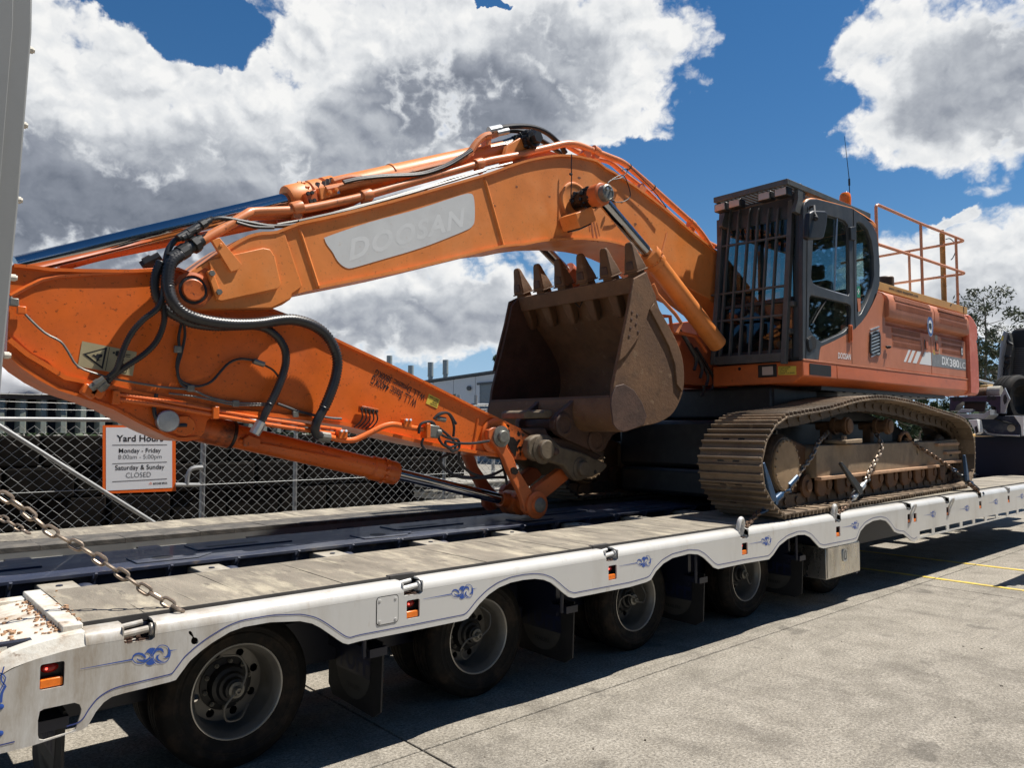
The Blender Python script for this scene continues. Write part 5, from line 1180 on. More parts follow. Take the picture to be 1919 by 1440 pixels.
# hydraulic valve block on the cylinder head
vb = MB(); vb.prism(PL('W', 5.60, [(538,218),(770,174),(820,300),(565,376)]), (0, .10, 0)); vbo = vb.build('valve_block', mt['boom'], ac_, bevel=.006)
for x, y in ((655, 285), (738, 255)): c_ = PL('W', 5.60, [(x, y)])[0]; g = MB(); g.cyl(c_, c_-Vector((0, .035, 0)), .018, 10); g.cyl(c_-Vector((0, .03, 0)), c_-Vector((0, .04, 0)), .010, 6); g.build('block_plug', mt['boom'], vbo)
g = MB(); g.prism(PL('W', 5.596, [(755,208),(785,200),(805,290),(775,298)]), (0, .004, 0)); g.build('block_plate', mt['steel'], vbo)
g = MB(); g.prism(PL('W', 5.61, [(370,280),(500,240),(540,380),(400,430)]), (0, .09, 0)); mb_ = g.build('manifold', mt['skirt'], ac_, bevel=.006)
for x, y in ((390, 295), (440, 285), (425, 395), (470, 385)): c_ = PL('W', 5.61, [(x, y)])[0]; g = MB(); g.cyl(c_, c_-Vector((0, .02, 0)), .016, 8); g.build('manifold_bolt', mt['dark'], mb_)
for x, y in ((520, 185), (600, 170), (650, 140), (700, 125)): c_ = PL('W', 5.70, [(x, y)])[0]; g = MB(); g.cyl(c_+Vector((0, 0, -.04)), c_+Vector((0, 0, .02)), .02, 6); g.build('block_fitting', mt['fitting'], ac_)
g = MB(); g.prism(PL('W', 5.62, [(800,210),(870,205),(880,235),(830,262)]), (0, .05, 0)); g.build('block_fitting', mt['boom'], ac_, bevel=.005)
# pipes along the boom
def pipe(name, P, r, m, par, n=10, k=3):
    g = MB(); Q = smooth(P, k) if k else P; g.tube(Q, r, n); return g.build(name, mt[m], par)
def rounded(P, r=.10):
    P = [Vector(p) for p in P]; o = [P[0]]
    for i in range(1, len(P)-1):
        a, b, c = P[i-1], P[i], P[i+1]; k1 = min(r, (a-b).length*.45); k2 = min(r, (c-b).length*.45)
        p, q = b+(a-b).normalized()*k1, b+(c-b).normalized()*k2
        for t in (0, .25, .5, .75, 1): o.append((1-t)**2*p+2*t*(1-t)*b+t*t*q)
    o.append(P[-1]); return o
main = [S(*px('A', 1135, 215), 5.50), S(*px('A', 1400, 58), 5.56)]+[S(u, v, 5.58) for u, v in [(470,397),(556,394),(593,388)]]+[S(*px('B', x, y), 5.58) for x, y in [(330,513),(640,425),(950,340),(1060,305),(1250,271),(1310,252),(1500,206),(1560,210)]]+[S(*px('C', x, y), 5.60) for x, y in [(770,228),(955,300),(1100,425),(1430,720),(1480,780),(1535,865)]]
pipe('boom_pipe', rounded(main), .036, 'pipe', boom, 12, 0)
pipe('boom_pipe', rounded([S(*px('C', x, y), 5.86) for x, y in [(575,185),(640,225),(740,268),(865,292),(955,372),(1100,480),(1260,640),(1450,800),(1580,865)]]), .032, 'pipe', boom, 10, 0)
pipe('boom_pipe', rounded([S(*px('A', x, y), 5.64) for x, y in [(1400,84),(1660,70),(1700,72)]]), .026, 'pipe', boom, 10, 0)
pipe('boom_pipe', rounded([S(*px('A', x, y), 5.9) for x, y in [(330,362),(560,300),(960,222),(1260,165),(1919,30)]]+[S(*px('B', 480, 440), 5.9)]), .034, 'pipe', boom, 10, 0)
pipe('cylinder_pipe', rounded([S(*px('B', x, y), 5.62) for x, y in [(150,468),(420,412),(620,372),(880,308),(945,286),(1000,200),(1040,165),(1075,158)]]), .034, 'pipe', ac_, 10, 0)
pipe('cylinder_pipe', rounded([S(*px('W', x, y), 5.66) for x, y in [(715,140),(880,92),(990,82),(1110,112),(1200,142),(1340,118)]]), .028, 'pipe', ac_, 10, 0)
pipe('steel_line', [S(*px('W', x, y), 5.53) for x, y in [(0,692),(300,640),(700,550),(1060,450),(1170,425),(1500,330),(1919,210)]]+[S(*px('B', x, y), 5.53) for x, y in [(850,405),(1050,352),(1200,315)]], .011, 'lineg', boom, 6, 0)
pipe('red_line', [S(*px('W', x, y), 5.62) for x, y in [(0,660),(500,585),(900,500),(1500,330),(1919,230)]], .016, 'shadered', boom, 6, 0)
for i, (dx, dy) in enumerate(((0, 0), (6, 8))):
    pipe('control_hose', [S(*px('B', x+dx, y+dy), 5.57-.02*i) for x, y in [(250,420),(340,400),(480,385),(640,378),(730,362),(830,325),(900,285),(970,238)]], .013, 'hose', boom, 8, 4)
pipe('control_hose', [S(*px('A', x, y), 5.52) for x, y in [(1180,100),(1230,86),(1300,92),(1400,112),(1540,132),(1700,115),(1919,58)]], .016, 'hose', boom, 8, 4)
pipe('control_hose', [S(*px('A', x, y), 5.50) for x, y in [(1330,110),(1430,136),(1540,140)]], .013, 'hose', boom, 8, 4)
pipe('black_strip', [S(*px('B', x, y), 5.50) for x, y in [(0,645),(300,578),(620,490),(900,405),(1050,358)]], .014, 'hose', boom, 6, 0)
for P in ([(1075,140),(1140,118),(1230,108),(1320,116),(1400,150),(1470,215),(1500,262)], [(1110,150),(1200,132),(1290,150),(1390,205),(1480,268)]):
    pipe('crown_hose', [S(*px('B', x, y), 5.64+.1*(P[0][0] > 1100)) for x, y in P], .028, 'hose', boom, 10, 4)
for x, y in ((1110, 125), (1150, 140)): c_ = S(*px('B', x, y), 5.64); g = MB(); g.cyl(c_-d_*.10, c_+d_*.06, .036, 10); g.build('hose_coupling', mt['steel'], boom)
g = MB(); g.prism(PL('B', 5.63, [(1050,160),(1110,130),(1130,165),(1085,180),(1080,215),(1055,220)]), (0, .08, 0)); g.build('hose_mount', mt['pipe'], boom, bevel=.005)
def clamp(z, x, y, Y, d, r, nm='pipe_clamp', L=.09, foot=True):
    c = S(*px(z, x, y), Y); dv = Vector(d).normalized(); o = MB()
    o.lathe(c-dv*L/2, dv, [(r, 0), (r*1.45, .0), (r*1.5, .01), (r*1.5, L-.01), (r*1.45, L), (r, L)], 16)
    if foot: o.box(c-Vector((0, 0, r*1.9)), (L*.8, .05, r*1.2))
    return o.build(nm, mt['pipe'], boom)
dB = S(*px('B', 950, 345), 5.58)-S(*px('B', 330, 515), 5.58)
for z, x, y in (('W', 1140, 320), ('B', 1010, 322), ('W', 250, 480)): clamp(z, x, y, 5.58, dB, .036)
dC = S(*px('C', 1430, 720), 5.6)-S(*px('C', 1100, 425), 5.6)
for x, y, d in ((770, 225, dB*.2+dC), (1410, 712, dC)): clamp('C', x, y, 5.6, d, .036)
for x, y in ((990, 330), (1150, 468)):
    g = MB(); c_ = S(*px('C', x, y), 5.6); g.lathe(c_, dC, [(.036, -.005), (.041, -.005), (.041, .008), (.036, .008)], 12); g.build('pipe_tie', mt['hose'], boom)
for x, y in ((1070, 480), (1400, 735), (700, 245)): g = MB(); g.box(S(*px('C', x, y), 5.62), (.10, .08, .10), Matrix.Rotation(R(40), 3, 'Y')); g.build('pipe_bracket', mt['pipe'], boom, bevel=.006)
for P in ([(610,245),(608,330),(610,375),(608,450),(605,552)], [(610,550),(630,590),(650,605)], [(850,440),(900,400),(960,390),(1000,500),(990,540),(950,562),(900,565)], [(850,435),(880,415),(945,400),(985,350),(960,340),(945,360)], [(990,320),(1150,480),(1240,600)]):
    pipe('sensor_cable', [S(*px('C', x, y), 5.44) for x, y in P], .006, 'hose', boom, 6, 4)
for x, y in ((605, 378), (605, 552), (885, 556)): g = MB(); g.sphere(S(*px('C', x, y), 5.45), .02, 8, (1.2, .8, .8)); g.build('cable_clip', mt['black'], boom)
# ------------------------------------------------------------------ arm (stick)
AY0, AY1 = 5.56, 6.04
arm = empty('arm', S(400, 680, 5.8), exc)
ar = [(13,664),(16,600),(20,530),(22,500),(27,494),(60,497),(97,502),(160,504),(250,505),(290,503),(335,501),(430,540),(500,574),(547,593),(628,634),(726,680),(813,723),(909,772),(934,785),(977,805),(991,820),(993,838),(988,858),(931,857),(864,846),(796,834),(700,811),(640,797),(560,787),(500,781),(420,778),(398,780),(388,790),(383,812),(372,824),(352,828),(333,826),(313,820),(293,810),(253,790),(213,768),(170,752),(110,732),(72,712),(40,690)]
Pa = [S(u, v, AY0+.022) for u, v in ar]
g = MB(); g.prism(Pa, (0, AY1-AY0-.044, 0)); g.build('arm_box', mt['arm'], arm)
flange('back_plate', mt['arm'], [S(u, v, AY0) for u, v in [(500,574),(547,592),(628,633),(726,679),(813,722),(909,771),(977,804)]], .022, AY0, AY1, arm, -1)
flange('top_plate', mt['arm'], [S(u, v, AY0) for u, v in [(27,494),(60,497),(97,502),(160,504),(250,505),(335,501),(430,540)]], .022, AY0, AY1, arm, -1)
flange('belly_flange', mt['arm'], [S(u, v, AY0) for u, v in [(931,857),(864,846),(796,834),(700,811),(640,797),(560,787),(500,781),(420,775),(330,757),(240,738),(170,722),(120,712),(85,690),(48,668),(14,640)]], .03, AY0-.012, AY0+.03, arm, -1)
flange('lower_edge_plate', mt['arm'], [S(u, v, AY0) for u, v in [(372,824),(333,826),(293,810),(253,790),(213,768),(170,752),(110,732),(72,712),(40,690),(13,664)]], .02, AY0, AY1, arm, -1)
weld('weld_seam', PL('A', AY0+.02, [(60,525),(160,470),(240,432),(330,412),(460,400),(650,392),(870,378)]), .016, 'arm', arm)
g = MB(); g.prism(PL('A', AY0-.008, [(925,1215),(960,1200),(1060,1198),(1095,1225),(1105,1262),(1085,1298),(1045,1315),(990,1300),(925,1262)]), (0, .03, 0)); g.build('pivot_plate', mt['arm'], arm, bevel=.006)
c_ = PL('A', AY0, [(935, 1228)])[0]; g = MB(); g.lathe(c_, (0, -1, 0), [(.075, 0), (.075, .05), (.068, .058), (.0, .06)], 28); g.build('grey_knob', mt['steel'], arm)
# nose of the arm with the link pins
g = MB(); g.prism(PL('T', AY0-.004, [(330,262),(500,352),(690,468),(652,560),(645,738),(540,735),(430,700),(330,640),(290,520),(300,380)]), (0, .03, 0)); g.build('arm_nose', mt['greasy'], arm, bevel=.004)
g = MB(); g.prism(PL('T', AY0-.010, [(425,470),(500,480),(538,530),(540,600),(520,700),(470,640),(440,570)]), (0, .01, 0)); g.build('grease_smear', mt['grease'], arm)
for k in range(26):
    t = random.random(); q = PL('T', AY0-.006, [(random.uniform(360, 640), 0)])[0]
    x_ = random.uniform(380, 640); y_ = 300+(x_-380)*.55+random.uniform(10, 330)
    if y_ > 720: continue
    q = PL('T', AY0-.005, [(x_, y_)])[0]; g = MB(); n_ = 7
    g.add([q+Vector((random.uniform(.006, .03)*math.cos(6.28*i/n_), 0, random.uniform(.006, .03)*math.sin(6.28*i/n_))) for i in range(n_)], [list(range(n_))]); g.build('grease_spot', mt['grease'], arm)
weld('weld_seam', PL('T', AY0+.02, [(95,270),(35,630)]), .012, 'arm', arm)
# bucket linkage
lk = empty('bucket_linkage', S(960, 860, 5.8), exc)
n1, n2 = PL('T', 5.50, [(345, 472), (745, 1240)])
sl = PL('T', 5.49, [(215,400),(260,370),(330,365),(395,395),(410,450),(400,520),(430,600),(500,710),(545,840),(600,920),(650,1000),(700,1080),(780,1160),(805,1230),(790,1310),(740,1355),(670,1360),(620,1310),(610,1220),(560,1090),(490,960),(440,850),(390,720),(330,620),(280,560),(215,490)])
g = MB(); g.prism(sl, (0, .06, 0)); g.build('side_link', mt['skirt'], lk, bevel=.008)
g = MB(); g.prism([p+Vector((0, .60, 0)) for p in sl], (0, .06, 0)); g.build('side_link', mt['shadered'], lk, bevel=.008)
g = MB(); g.lathe(n1+Vector((0, .0, 0)), (0, -1, 0), [(.10, 0), (.10, .03), (.06, .035), (.058, .06), (.05, .066), (0, .066)], 28); g.build('link_pin', mt['fitting'], lk)
g = MB(); g.lathe(n1+Vector((0, .09, 0)), (0, -1, 0), [(.175, 0), (.175, .03), (.15, .045), (.13, .045)], 32); g.build('pin_boss', mt['arm'], lk)
g = MB(); g.prism(PL('T', 5.485, [(270,440),(310,395),(390,385),(425,410),(420,450),(380,440),(340,420),(300,450),(290,500)]), (0, .012, 0)); g.build('grease_smear', mt['grease'], lk)
g = MB(); g.lathe(n2, (0, -1, 0), [(.135, 0), (.135, .03), (.12, .04), (.085, .04), (.08, .06), (.07, .065), (0, .065)], 32); g.build('link_boss', mt['skirt'], lk)
g = MB(); g.lathe(n2+Vector((0, -.05, 0)), (0, -1, 0), [(.072, 0), (.072, .02), (.06, .026), (0, .026)], 28); g.build('link_pin', mt['fitting'], lk)
g = MB(); g.cyl(n2+Vector((0, .02, 0)), n2+Vector((0, .7, 0)), .075, 20); g.build('cross_pin', mt['greasy'], lk)
g = MB(); g.prism(PL('T', 5.482, [(470,830),(500,815),(545,840),(550,880),(520,905),(480,890)]), (0, .012, 0)); g.build('grease_smear', mt['grease'], lk)
for y in (5.56, 5.98):
    g = MB(); g.prism(PL('T', 5.58, [(690,1110),(720,1060),(1020,835),(1085,850),(1135,920),(1110,960),(860,1170),(800,1200),(720,1190)]), (0, .08, 0)); 
    for i_ in range(len(g.v)): g.v[i_] = (g.v[i_][0], g.v[i_][1]+y-5.56, g.v[i_][2])
    g.build('guide_link', mt['skirt'] if y < 5.7 else mt['shadered'], lk, bevel=.012)
# bucket cylinder below the arm
a0, b0, c0_ = n2+Vector((0, .31, 0)), S(739, 887, 5.8), S(378, 803, 5.8)
bk = cylinder('bucket_cylinder', a0, b0, c0_, .052, .092, exc, .24, 'arm')
db = (c0_-b0).normalized()
g = MB(); g.cyl(c0_-db*.22, c0_+db*.02, .105, 24); g.build('cylinder_base', mt['greasy'], bk)
g = MB(); g.lathe(c0_-db*.24, db, [(.093, 0), (.112, .004), (.112, .025), (.093, .03)], 28); g.build('grease_band', mt['grease'], bk)
g = MB(); P = PL('A', 5.66, [(1370,1330),(1400,1305),(1470,1330),(1460,1375),(1390,1370)]); g.prism(P, (0, .08, 0)); g.build('hose_port', mt['greasy'], bk, bevel=.006)
g = MB(); P = [S(*px('A', x, y), 5.70) for x, y in [(1345,1335),(1500,1362),(1919,1440)]]; g.tube(P, .012, 6); g.build('cylinder_line', mt['arm'], bk)
g = MB(); g.cyl(a0-Vector((.03, 0, -.01)), a0+(b0-a0).normalized()*.2, .075, 20); g.lathe(a0-Vector((0, .12, 0)), (0, 1, 0), [(.10, 0), (.12, .01), (.12, .23), (.10, .24)], 24); g.build('rod_end', mt['greasy'], bk)
# plumbing on the arm
ap = [S(*px('D', x, y), 5.50) for x, y in [(120,900),(200,922),(300,945),(372,945),(440,912),(560,850),(625,835),(690,848),(760,862),(830,872)]]
pipe('arm_pipe', rounded(ap, .06), .024, 'arm', arm, 10, 0)
for x, y in ((285, 905), (715, 830)):
    c_ = S(*px('D', x, y), 5.50); g = MB(); g.box(c_, (.075, .07, .07)); cl_ = g.build('pipe_clamp', mt['arm'], arm, bevel=.006)
    for s_ in (-.02, .02): g = MB(); g.cyl(c_+Vector((s_, -.02, .02)), c_+Vector((s_, -.045, .03)), .011, 8); g.build('clamp_bolt', mt['steel'], cl_)
g = MB(); c_ = S(*px('D', 845, 880), 5.50); g.box(c_, (.04, .10, .13)); g.build('pipe_flange', mt['arm'], arm, bevel=.005)
g = MB(); g.box(S(*px('D', 885, 885), 5.50), (.11, .09, .11), Matrix.Rotation(R(8), 3, 'Y')); g.cyl(S(*px('D', 910, 890), 5.48), S(*px('D', 945, 895), 5.48), .035, 12); g.build('valve_body', mt['fitting'], arm, bevel=.01)
g = MB(); g.cyl(S(*px('D', 915, 797), 5.49), S(*px('D', 975, 808), 5.49), .024, 10); g.build('valve_fitting', mt['fitting'], arm)
for P in ([(800,900),(810,840),(860,820),(900,830),(920,890),(950,960),(1000,990),(1060,975)], [(900,800),(940,765),(1000,765),(1040,820),(1050,835)], [(890,820),(930,890),(1000,930),(1060,940),(1070,990),(1040,1010),(990,990),(980,950),(1040,960),(1150,965),(1270,948)], [(880,830),(960,880),(1040,960),(1030,1020),(990,980)], [(920,780),(985,760),(1020,800),(1035,860),(1030,920)], [(830,930),(820,970),(845,1010)]):
    pipe('valve_hose', [S(*px('D', x, y), 5.47) for x, y in P], .012, 'hose', arm, 8, 4)
for P in ([(1270,948),(1310,985),(1345,1060),(1370,1150),(1390,1240)], [(1010,1035),(950,1060),(945,1100),(990,1150),(1080,1190),(1200,1195),(1380,1190)], [(1070,1020),(1070,1080),(1130,1150),(1220,1185),(1300,1170),(1370,1135)]):
    pipe('link_hose', [S(*px('D', x, y), 5.62) for x, y in P], .014, 'hose', lk, 8, 4)
# corrugated hoses
def corr(name, P, r, par, step=.011, amp=.115, k=8):
    step *= 1.7
    Q = resample(smooth(P, k), step/2); rs = [r*(1+(amp if i % 2 else -amp)) for i in range(len(Q))]
    g = MB(); g.tube(Q, rs, 10); o = g.build(name, mt['hose'], par); o.data.set_sharp_from_angle(angle=R(80)); return o
def YA(pts): return [S(*px('A', x, y), Y) for x, y, Y in pts]
corr('corrugated_hose', YA([(1020,290,5.42),(965,335,5.40),(945,400,5.39),(945,470,5.38),(965,545,5.36),(1010,605,5.36),(1085,645,5.37),(1200,672,5.38),(1330,683,5.40),(1460,678,5.42),(1560,662,5.44),(1650,658,5.45),(1750,685,5.46),(1830,740,5.47),(1880,820,5.47),(1897,900,5.47),(1885,990,5.46),(1855,1080,5.45),(1820,1160,5.45)]), .040, arm, .0135)
pipe('hose_tail', YA([(1822,1155,5.45),(1790,1215,5.45),(1772,1265,5.46),(1778,1300,5.48),(1815,1318,5.50)]), .036, 'hose', arm, 12, 4)
corr('corrugated_hose', YA([(905,330,5.44),(878,400,5.44),(870,470,5.44),(885,540,5.44),(930,600,5.44),(1000,645,5.45),(1080,680,5.46),(1200,697,5.47),(1340,695,5.48),(1430,692,5.49),(1500,710,5.50),(1560,755,5.50),(1600,820,5.50),(1608,890,5.50),(1590,970,5.50),(1555,1060,5.49),(1515,1140,5.48)]), .030, arm, .012)
pipe('hose_tail', YA([(1520,1130,5.48),(1490,1190,5.48),(1465,1240,5.49)]), .029, 'hose', arm, 10, 4)
g = MB(); q0, q1 = YA([(1470,1232,5.49), (1430,1300,5.50)]); g.cyl(q0, q1, .040, 10); g.build('hose_coupling', mt['steel'], arm)
g = MB(); q0, q1 = YA([(1785,1312,5.50), (1850,1322,5.50)]); g.cyl(q0, q1, .042, 10); g.build('hose_coupling', mt['fitting'], arm)
pipe('boom_hose', YA([(1195,88,5.48),(1130,130,5.47),(1050,172,5.46),(985,212,5.45),(945,270,5.44),(930,350,5.43),(925,440,5.40),(915,540,5.40)]), .020, 'hose', arm, 10, 4)
corr('corrugated_hose', YA([(918,535,5.40),(880,600,5.40),(810,655,5.41),(750,720,5.42),(710,790,5.43),(680,870,5.44),(655,940,5.46),(610,985,5.48)]), .020, arm, .010)
corr('corrugated_hose', YA([(915,560,5.42),(925,650,5.42),(905,730,5.43),(865,800,5.44),(800,860,5.45),(710,920,5.46),(650,965,5.48),(600,1010,5.49)]), .020, arm, .010)
for x0, y0, x1, y1 in ((590, 990, 510, 1045), (605, 1010, 555, 1052)):
    q0, q1 = YA([(x0, y0, 5.48), (x1, y1, 5.50)]); g = MB(); g.cyl(q0, q1, .027, 10); g.lathe(q0.lerp(q1, .35), q1-q0, [(.027, 0), (.032, .0), (.032, .03), (.027, .03)], 10); g.build('hose_coupling', mt['fitting'], arm)
g = MB(); g.box(YA([(500, 1060, 5.52)])[0], (.09, .06, .07), Matrix.Rotation(R(30), 3, 'Y')); g.box(YA([(545, 1068, 5.52)])[0], (.08, .06, .06), Matrix.Rotation(R(30), 3, 'Y')); g.build('pipe_elbow', mt['arm'], arm, bevel=.008)
for x0, y0, x1, y1, r_ in ((1130, 210, 960, 320, .047), (1180, 100, 1000, 200, .026), (1130, 128, 1020, 200, .026)):
    q0, q1 = YA([(x0, y0, 5.47), (x1, y1, 5.42)]); d0_ = q1-q0
    g = MB(); g.cyl(q0, q1, r_, 12); g.lathe(q0.lerp(q1, .15), d0_, [(r_, 0), (r_*1.35, 0), (r_*1.35, .045), (r_, .05)], 8); g.lathe(q0.lerp(q1, .5), d0_, [(r_, 0), (r_*1.15, 0), (r_*1.15, .06), (r_, .06)], 10); g.build('hose_coupling', mt['black'], arm)
q0, q1 = YA([(905, 305, 5.62), (800, 362, 5.66)]); g = MB(); g.cyl(q0, q1, .04, 10); g.lathe(q0.lerp(q1, .4), q1-q0, [(.04, 0), (.052, 0), (.052, .06), (.04, .06)], 8); g.build('hose_coupling', mt['black'], arm)
for x, y in ((880, 480), (980, 255)):
    pass
# thin steel lines and small hoses on the arm side
for nm, m, r_, P in (('steel_line', 'lineg', .008, [(60,530),(100,575),(150,635),(250,730),(340,780),(385,840),(440,922),(560,968),(640,990),(900,1035),(1080,1055),(1180,1095),(1320,1125),(1500,1130)]),
                     ('steel_line', 'lineg', .007, [(950,1072),(1080,1088),(1190,1110),(1320,1138),(1510,1140)]),
                     ('black_line', 'hose', .010, [(1020,680),(1005,760),(1010,830),(995,900),(1000,960),(1020,1020),(1065,1045)]),
                     ('black_line', 'hose', .010, [(1035,680),(1040,750),(1020,850),(1000,920),(1005,985),(1050,1020),(1120,1032),(1190,1005),(1240,950),(1290,900),(1350,878),(1420,885)]),
                     ('black_line', 'hose', .008, [(1490,915),(1540,945),(1580,1000)]), ('black_line', 'hose', .012, [(1560,1130),(1700,1180),(1850,1210),(1919,1215)]),
                     ('black_line', 'hose', .014, [(880,1075),(868,1130),(870,1190),(895,1235),(950,1255),(1020,1252),(1050,1252)])):
    pipe(nm, [S(*px('A', x, y), AY0-.012) for x, y in P], r_, m, arm, 6, 3)
g = MB(); q0, q1 = PL('A', AY0-.02, [(1425, 890), (1485, 910)]); g.cyl(q0, q1, .022, 8); g.build('inline_connector', mt['fitting'], arm)
for x, y in ((1072, 1045), (1325, 1130), (1000, 825), (1660, 1190), (80, 560), (122, 605)): g = MB(); g.box(PL('A', AY0-.008, [(x, y)])[0], (.05, .03, .05)); g.build('line_clip', mt['fitting'] if x != 122 else mt['arm'], arm, bevel=.006)
P = [(660,1092),(900,1125),(1200,1180),(1520,1235),(1700,1262),(1919,1290)]
pipe('arm_line', [S(*px('A', x, y+14), AY0-.025) for x, y in P], .017, 'arm', arm, 8, 0); pipe('arm_line', [S(*px('A', x, y-14), AY0-.02) for x, y in P], .014, 'arm', arm, 8, 0)
for x, y in ((650, 1095), (1208, 1182)): g = MB(); g.box(PL('A', AY0-.03, [(x, y)])[0], (.045, .06, .09)); g.build('line_clamp', mt['arm'], arm, bevel=.005)
# plug cluster
g = MB(); c_ = PL('D', AY0-.02, [(465, 745)])[0]; g.box(c_, (.16, .06, .05), Matrix.Rotation(R(8), 3, 'Y')); pg = g.build('plug_bracket', mt['greasy'], arm, bevel=.004)
for k in range(5): q = PL('D', AY0-.05, [(415+25*k, 735+4*k)])[0]; g = MB(); g.cyl(q, q+Vector((0, -.02, 0)), .012, 8); g.tube(smooth([q+Vector((0, -.01, -.01)), q+Vector((.01, -.01, -.07)), q+Vector((-.02, 0, -.12)), q+Vector((-.05, .02, -.15))], 3), .006, 6); g.build('grease_line', mt['hose'], pg)
# labels on the arm
Yl = AY0+.022-.003
lb = PL('A', Yl, [(463,778),(770,840),(747,975),(438,920)]); g = MB(); g.add(lb, [(0, 1, 2, 3)]); lab = g.build('warning_label', mt['labelbeige'], arm)
def lbl(nm, q, m, k, z='b'): g = MB(); P = PL(z, Yl-.0014*k, q); g.add(P, [list(range(len(P)))]); return g.build(nm, mt[m], lab)
lbl('label_triangle', [(345,325),(985,150),(865,720)], 'ink', 1); lbl('triangle_field', [(445,338),(915,205),(835,640)], 'labelbeige', 2)
lbl('triangle_figure', [(580,370),(640,330),(680,370),(720,320),(860,330),(850,400),(780,430),(760,470),(820,490),(740,500),(710,525),(700,450),(650,400)], 'ink', 3)
lbl('label_divider', [(1035,150),(1050,152),(940,750),(925,748)], 'ink', 1)
lbl('label_figure', [(1200,250),(1270,240),(1300,290),(1350,310),(1580,345),(1578,365),(1370,345),(1370,365),(1575,400),(1570,415),(1350,380),(1230,390),(1185,350)], 'ink', 1)
lbl('label_figure_head', [(1150+32*math.cos(R(a)), 295+30*math.sin(R(a))) for a in range(0, 360, 40)], 'ink', 1)
lbl('label_arrow', [(1385,430),(1425,510),(1395,490),(1380,570),(1440,585),(1340,640),(1300,560),(1345,575),(1360,490),(1320,510)], 'ink', 1)
lbl('label_bar', [(1240,655),(1495,690),(1470,815),(1215,770)], 'ink', 1); lbl('label_bar_field', [(1252,668),(1480,700),(1458,800),(1230,758)], 'labelbeige', 2)
a, b = PL('D', Yl, [(795, 672), (520, 520)]); up = (PL('D', Yl, [(770, 700)])[0]-PL('D', Yl, [(790, 660)])[0]); xd = b-a; yd = Vector((xd.z, 0, -xd.x)); yd = yd if yd.z < 0 else -yd
text('W.L.L. Static: 4400KG', 'load_lettering', arm, mt['ink'], a, xd, yd, xd.length*1.08, .078, off=.01)
a2, b2 = PL('D', Yl, [(853, 628), (540, 465)]); xd2 = b2-a2
text('W.L.L. Dynamic: 3800KG', 'load_lettering', arm, mt['ink'], a2, xd2, yd, xd2.length*1.05, .078, off=.01)
yl = PL('D', Yl, [(868,634),(942,672),(922,732),(848,698)]); g = MB(); g.add(yl, [(0, 1, 2, 3)]); ylo = g.build('crush_zone_label', mt['yellowlabel'], arm)
xdl = yl[3]-yl[2]; ydl = yl[1]-yl[2]
text('KEEP CLEAR\nZONE\nCRUSH\nDANGER', 'label_lettering', ylo, mt['ink'], yl[2]+xdl*.1+ydl*.1+Vector((0, -.003, 0)), xdl, ydl, xdl.length*.8, ydl.length*.8, off=.02)
# ------------------------------------------------------------------ quick hitch and bucket
qh = empty('quick_hitch', S(1100, 850, 5.8), exc)
qp = PL('T', 5.44, [(660,560),(680,500),(740,460),(830,445),(910,460),(980,540),(1050,590),(1190,630),(1300,660),(1420,720),(1550,775),(1555,812),(1500,870),(1400,920),(1300,950),(1240,975),(1190,960),(1150,920),(1120,870),(1060,800),(960,770),(880,755),(760,750),(690,710),(655,640)])
g = MB(); g.prism(qp, (0, .09, 0)); g.build('hitch_plate', mt['hitch'], qh, bevel=.02)
g = MB(); g.prism([p+Vector((0, .64, 0)) for p in qp], (0, .09, 0)); g.build('hitch_plate', mt['hitch'], qh, bevel=.02)
for x, y, r_ in ((830, 620, .14), (1250, 830, .11)):
    c_ = PL('T', 5.44, [(x, y)])[0]; g = MB(); g.lathe(c_+Vector((0, .01, 0)), (0, -1, 0), [(r_, 0), (r_, .02), (r_*.72, .03), (r_*.70, .07), (r_*.6, .08), (0, .08)], 32); g.build('hitch_pin', mt['hitch'], qh)
c_ = PL('T', 5.44, [(935, 640)])[0]; g = MB(); g.lathe(c_, (0, -1, 0), [(.035, 0), (.035, .06), (.02, .07), (0, .07)], 14); g.build('pin_lock', mt['ripe'], qh)
c_ = PL('T', 5.44, [(1415, 870)])[0]; g = MB(); g.lathe(c_, (0, -1, 0), [(.022, 0), (.022, .002), (0, .002)], 14); g.build('plate_hole', mt['dark'], qh)
g = MB(); g.prism(PL('T', 5.55, [(590,380),(860,375),(900,470),(1150,520),(1400,640),(1500,690),(1420,760),(1150,700),(900,560),(700,470)]), (0, .48, 0)); g.build('hitch_body', mt['ripe'], qh, bevel=.02)
bu = empty('bucket', S(1100, 700, 5.8), exc)
NY, FY = 4.98, 6.88
prof_g = [(838,258),(860,320),(878,365),(892,410),(905,440),(950,520),(985,590),(1008,655),(1019,720),(1020,800),(1005,870),(970,940),(930,975),(880,998),(820,1010),(760,1028),(720,1040),(690,1030),(668,1003),(655,960),(655,905),(662,868)]
pr = [(p.x, p.z) for p in PL('G', NY, prof_g)]
pr = [(p.x, p.z) for p in smooth([Vector((x, 0, z)) for x, z in pr], 3)]
inn = [(p.x, p.z) for p in offs([Vector((x, 0, z)) for x, z in pr], .035)]
cx_b = sum(x for x, _ in pr)/len(pr)
if abs(inn[12][0]-cx_b) > abs(pr[12][0]-cx_b): inn = [(p.x, p.z) for p in offs([Vector((x, 0, z)) for x, z in pr], -.035)]
g = MB()
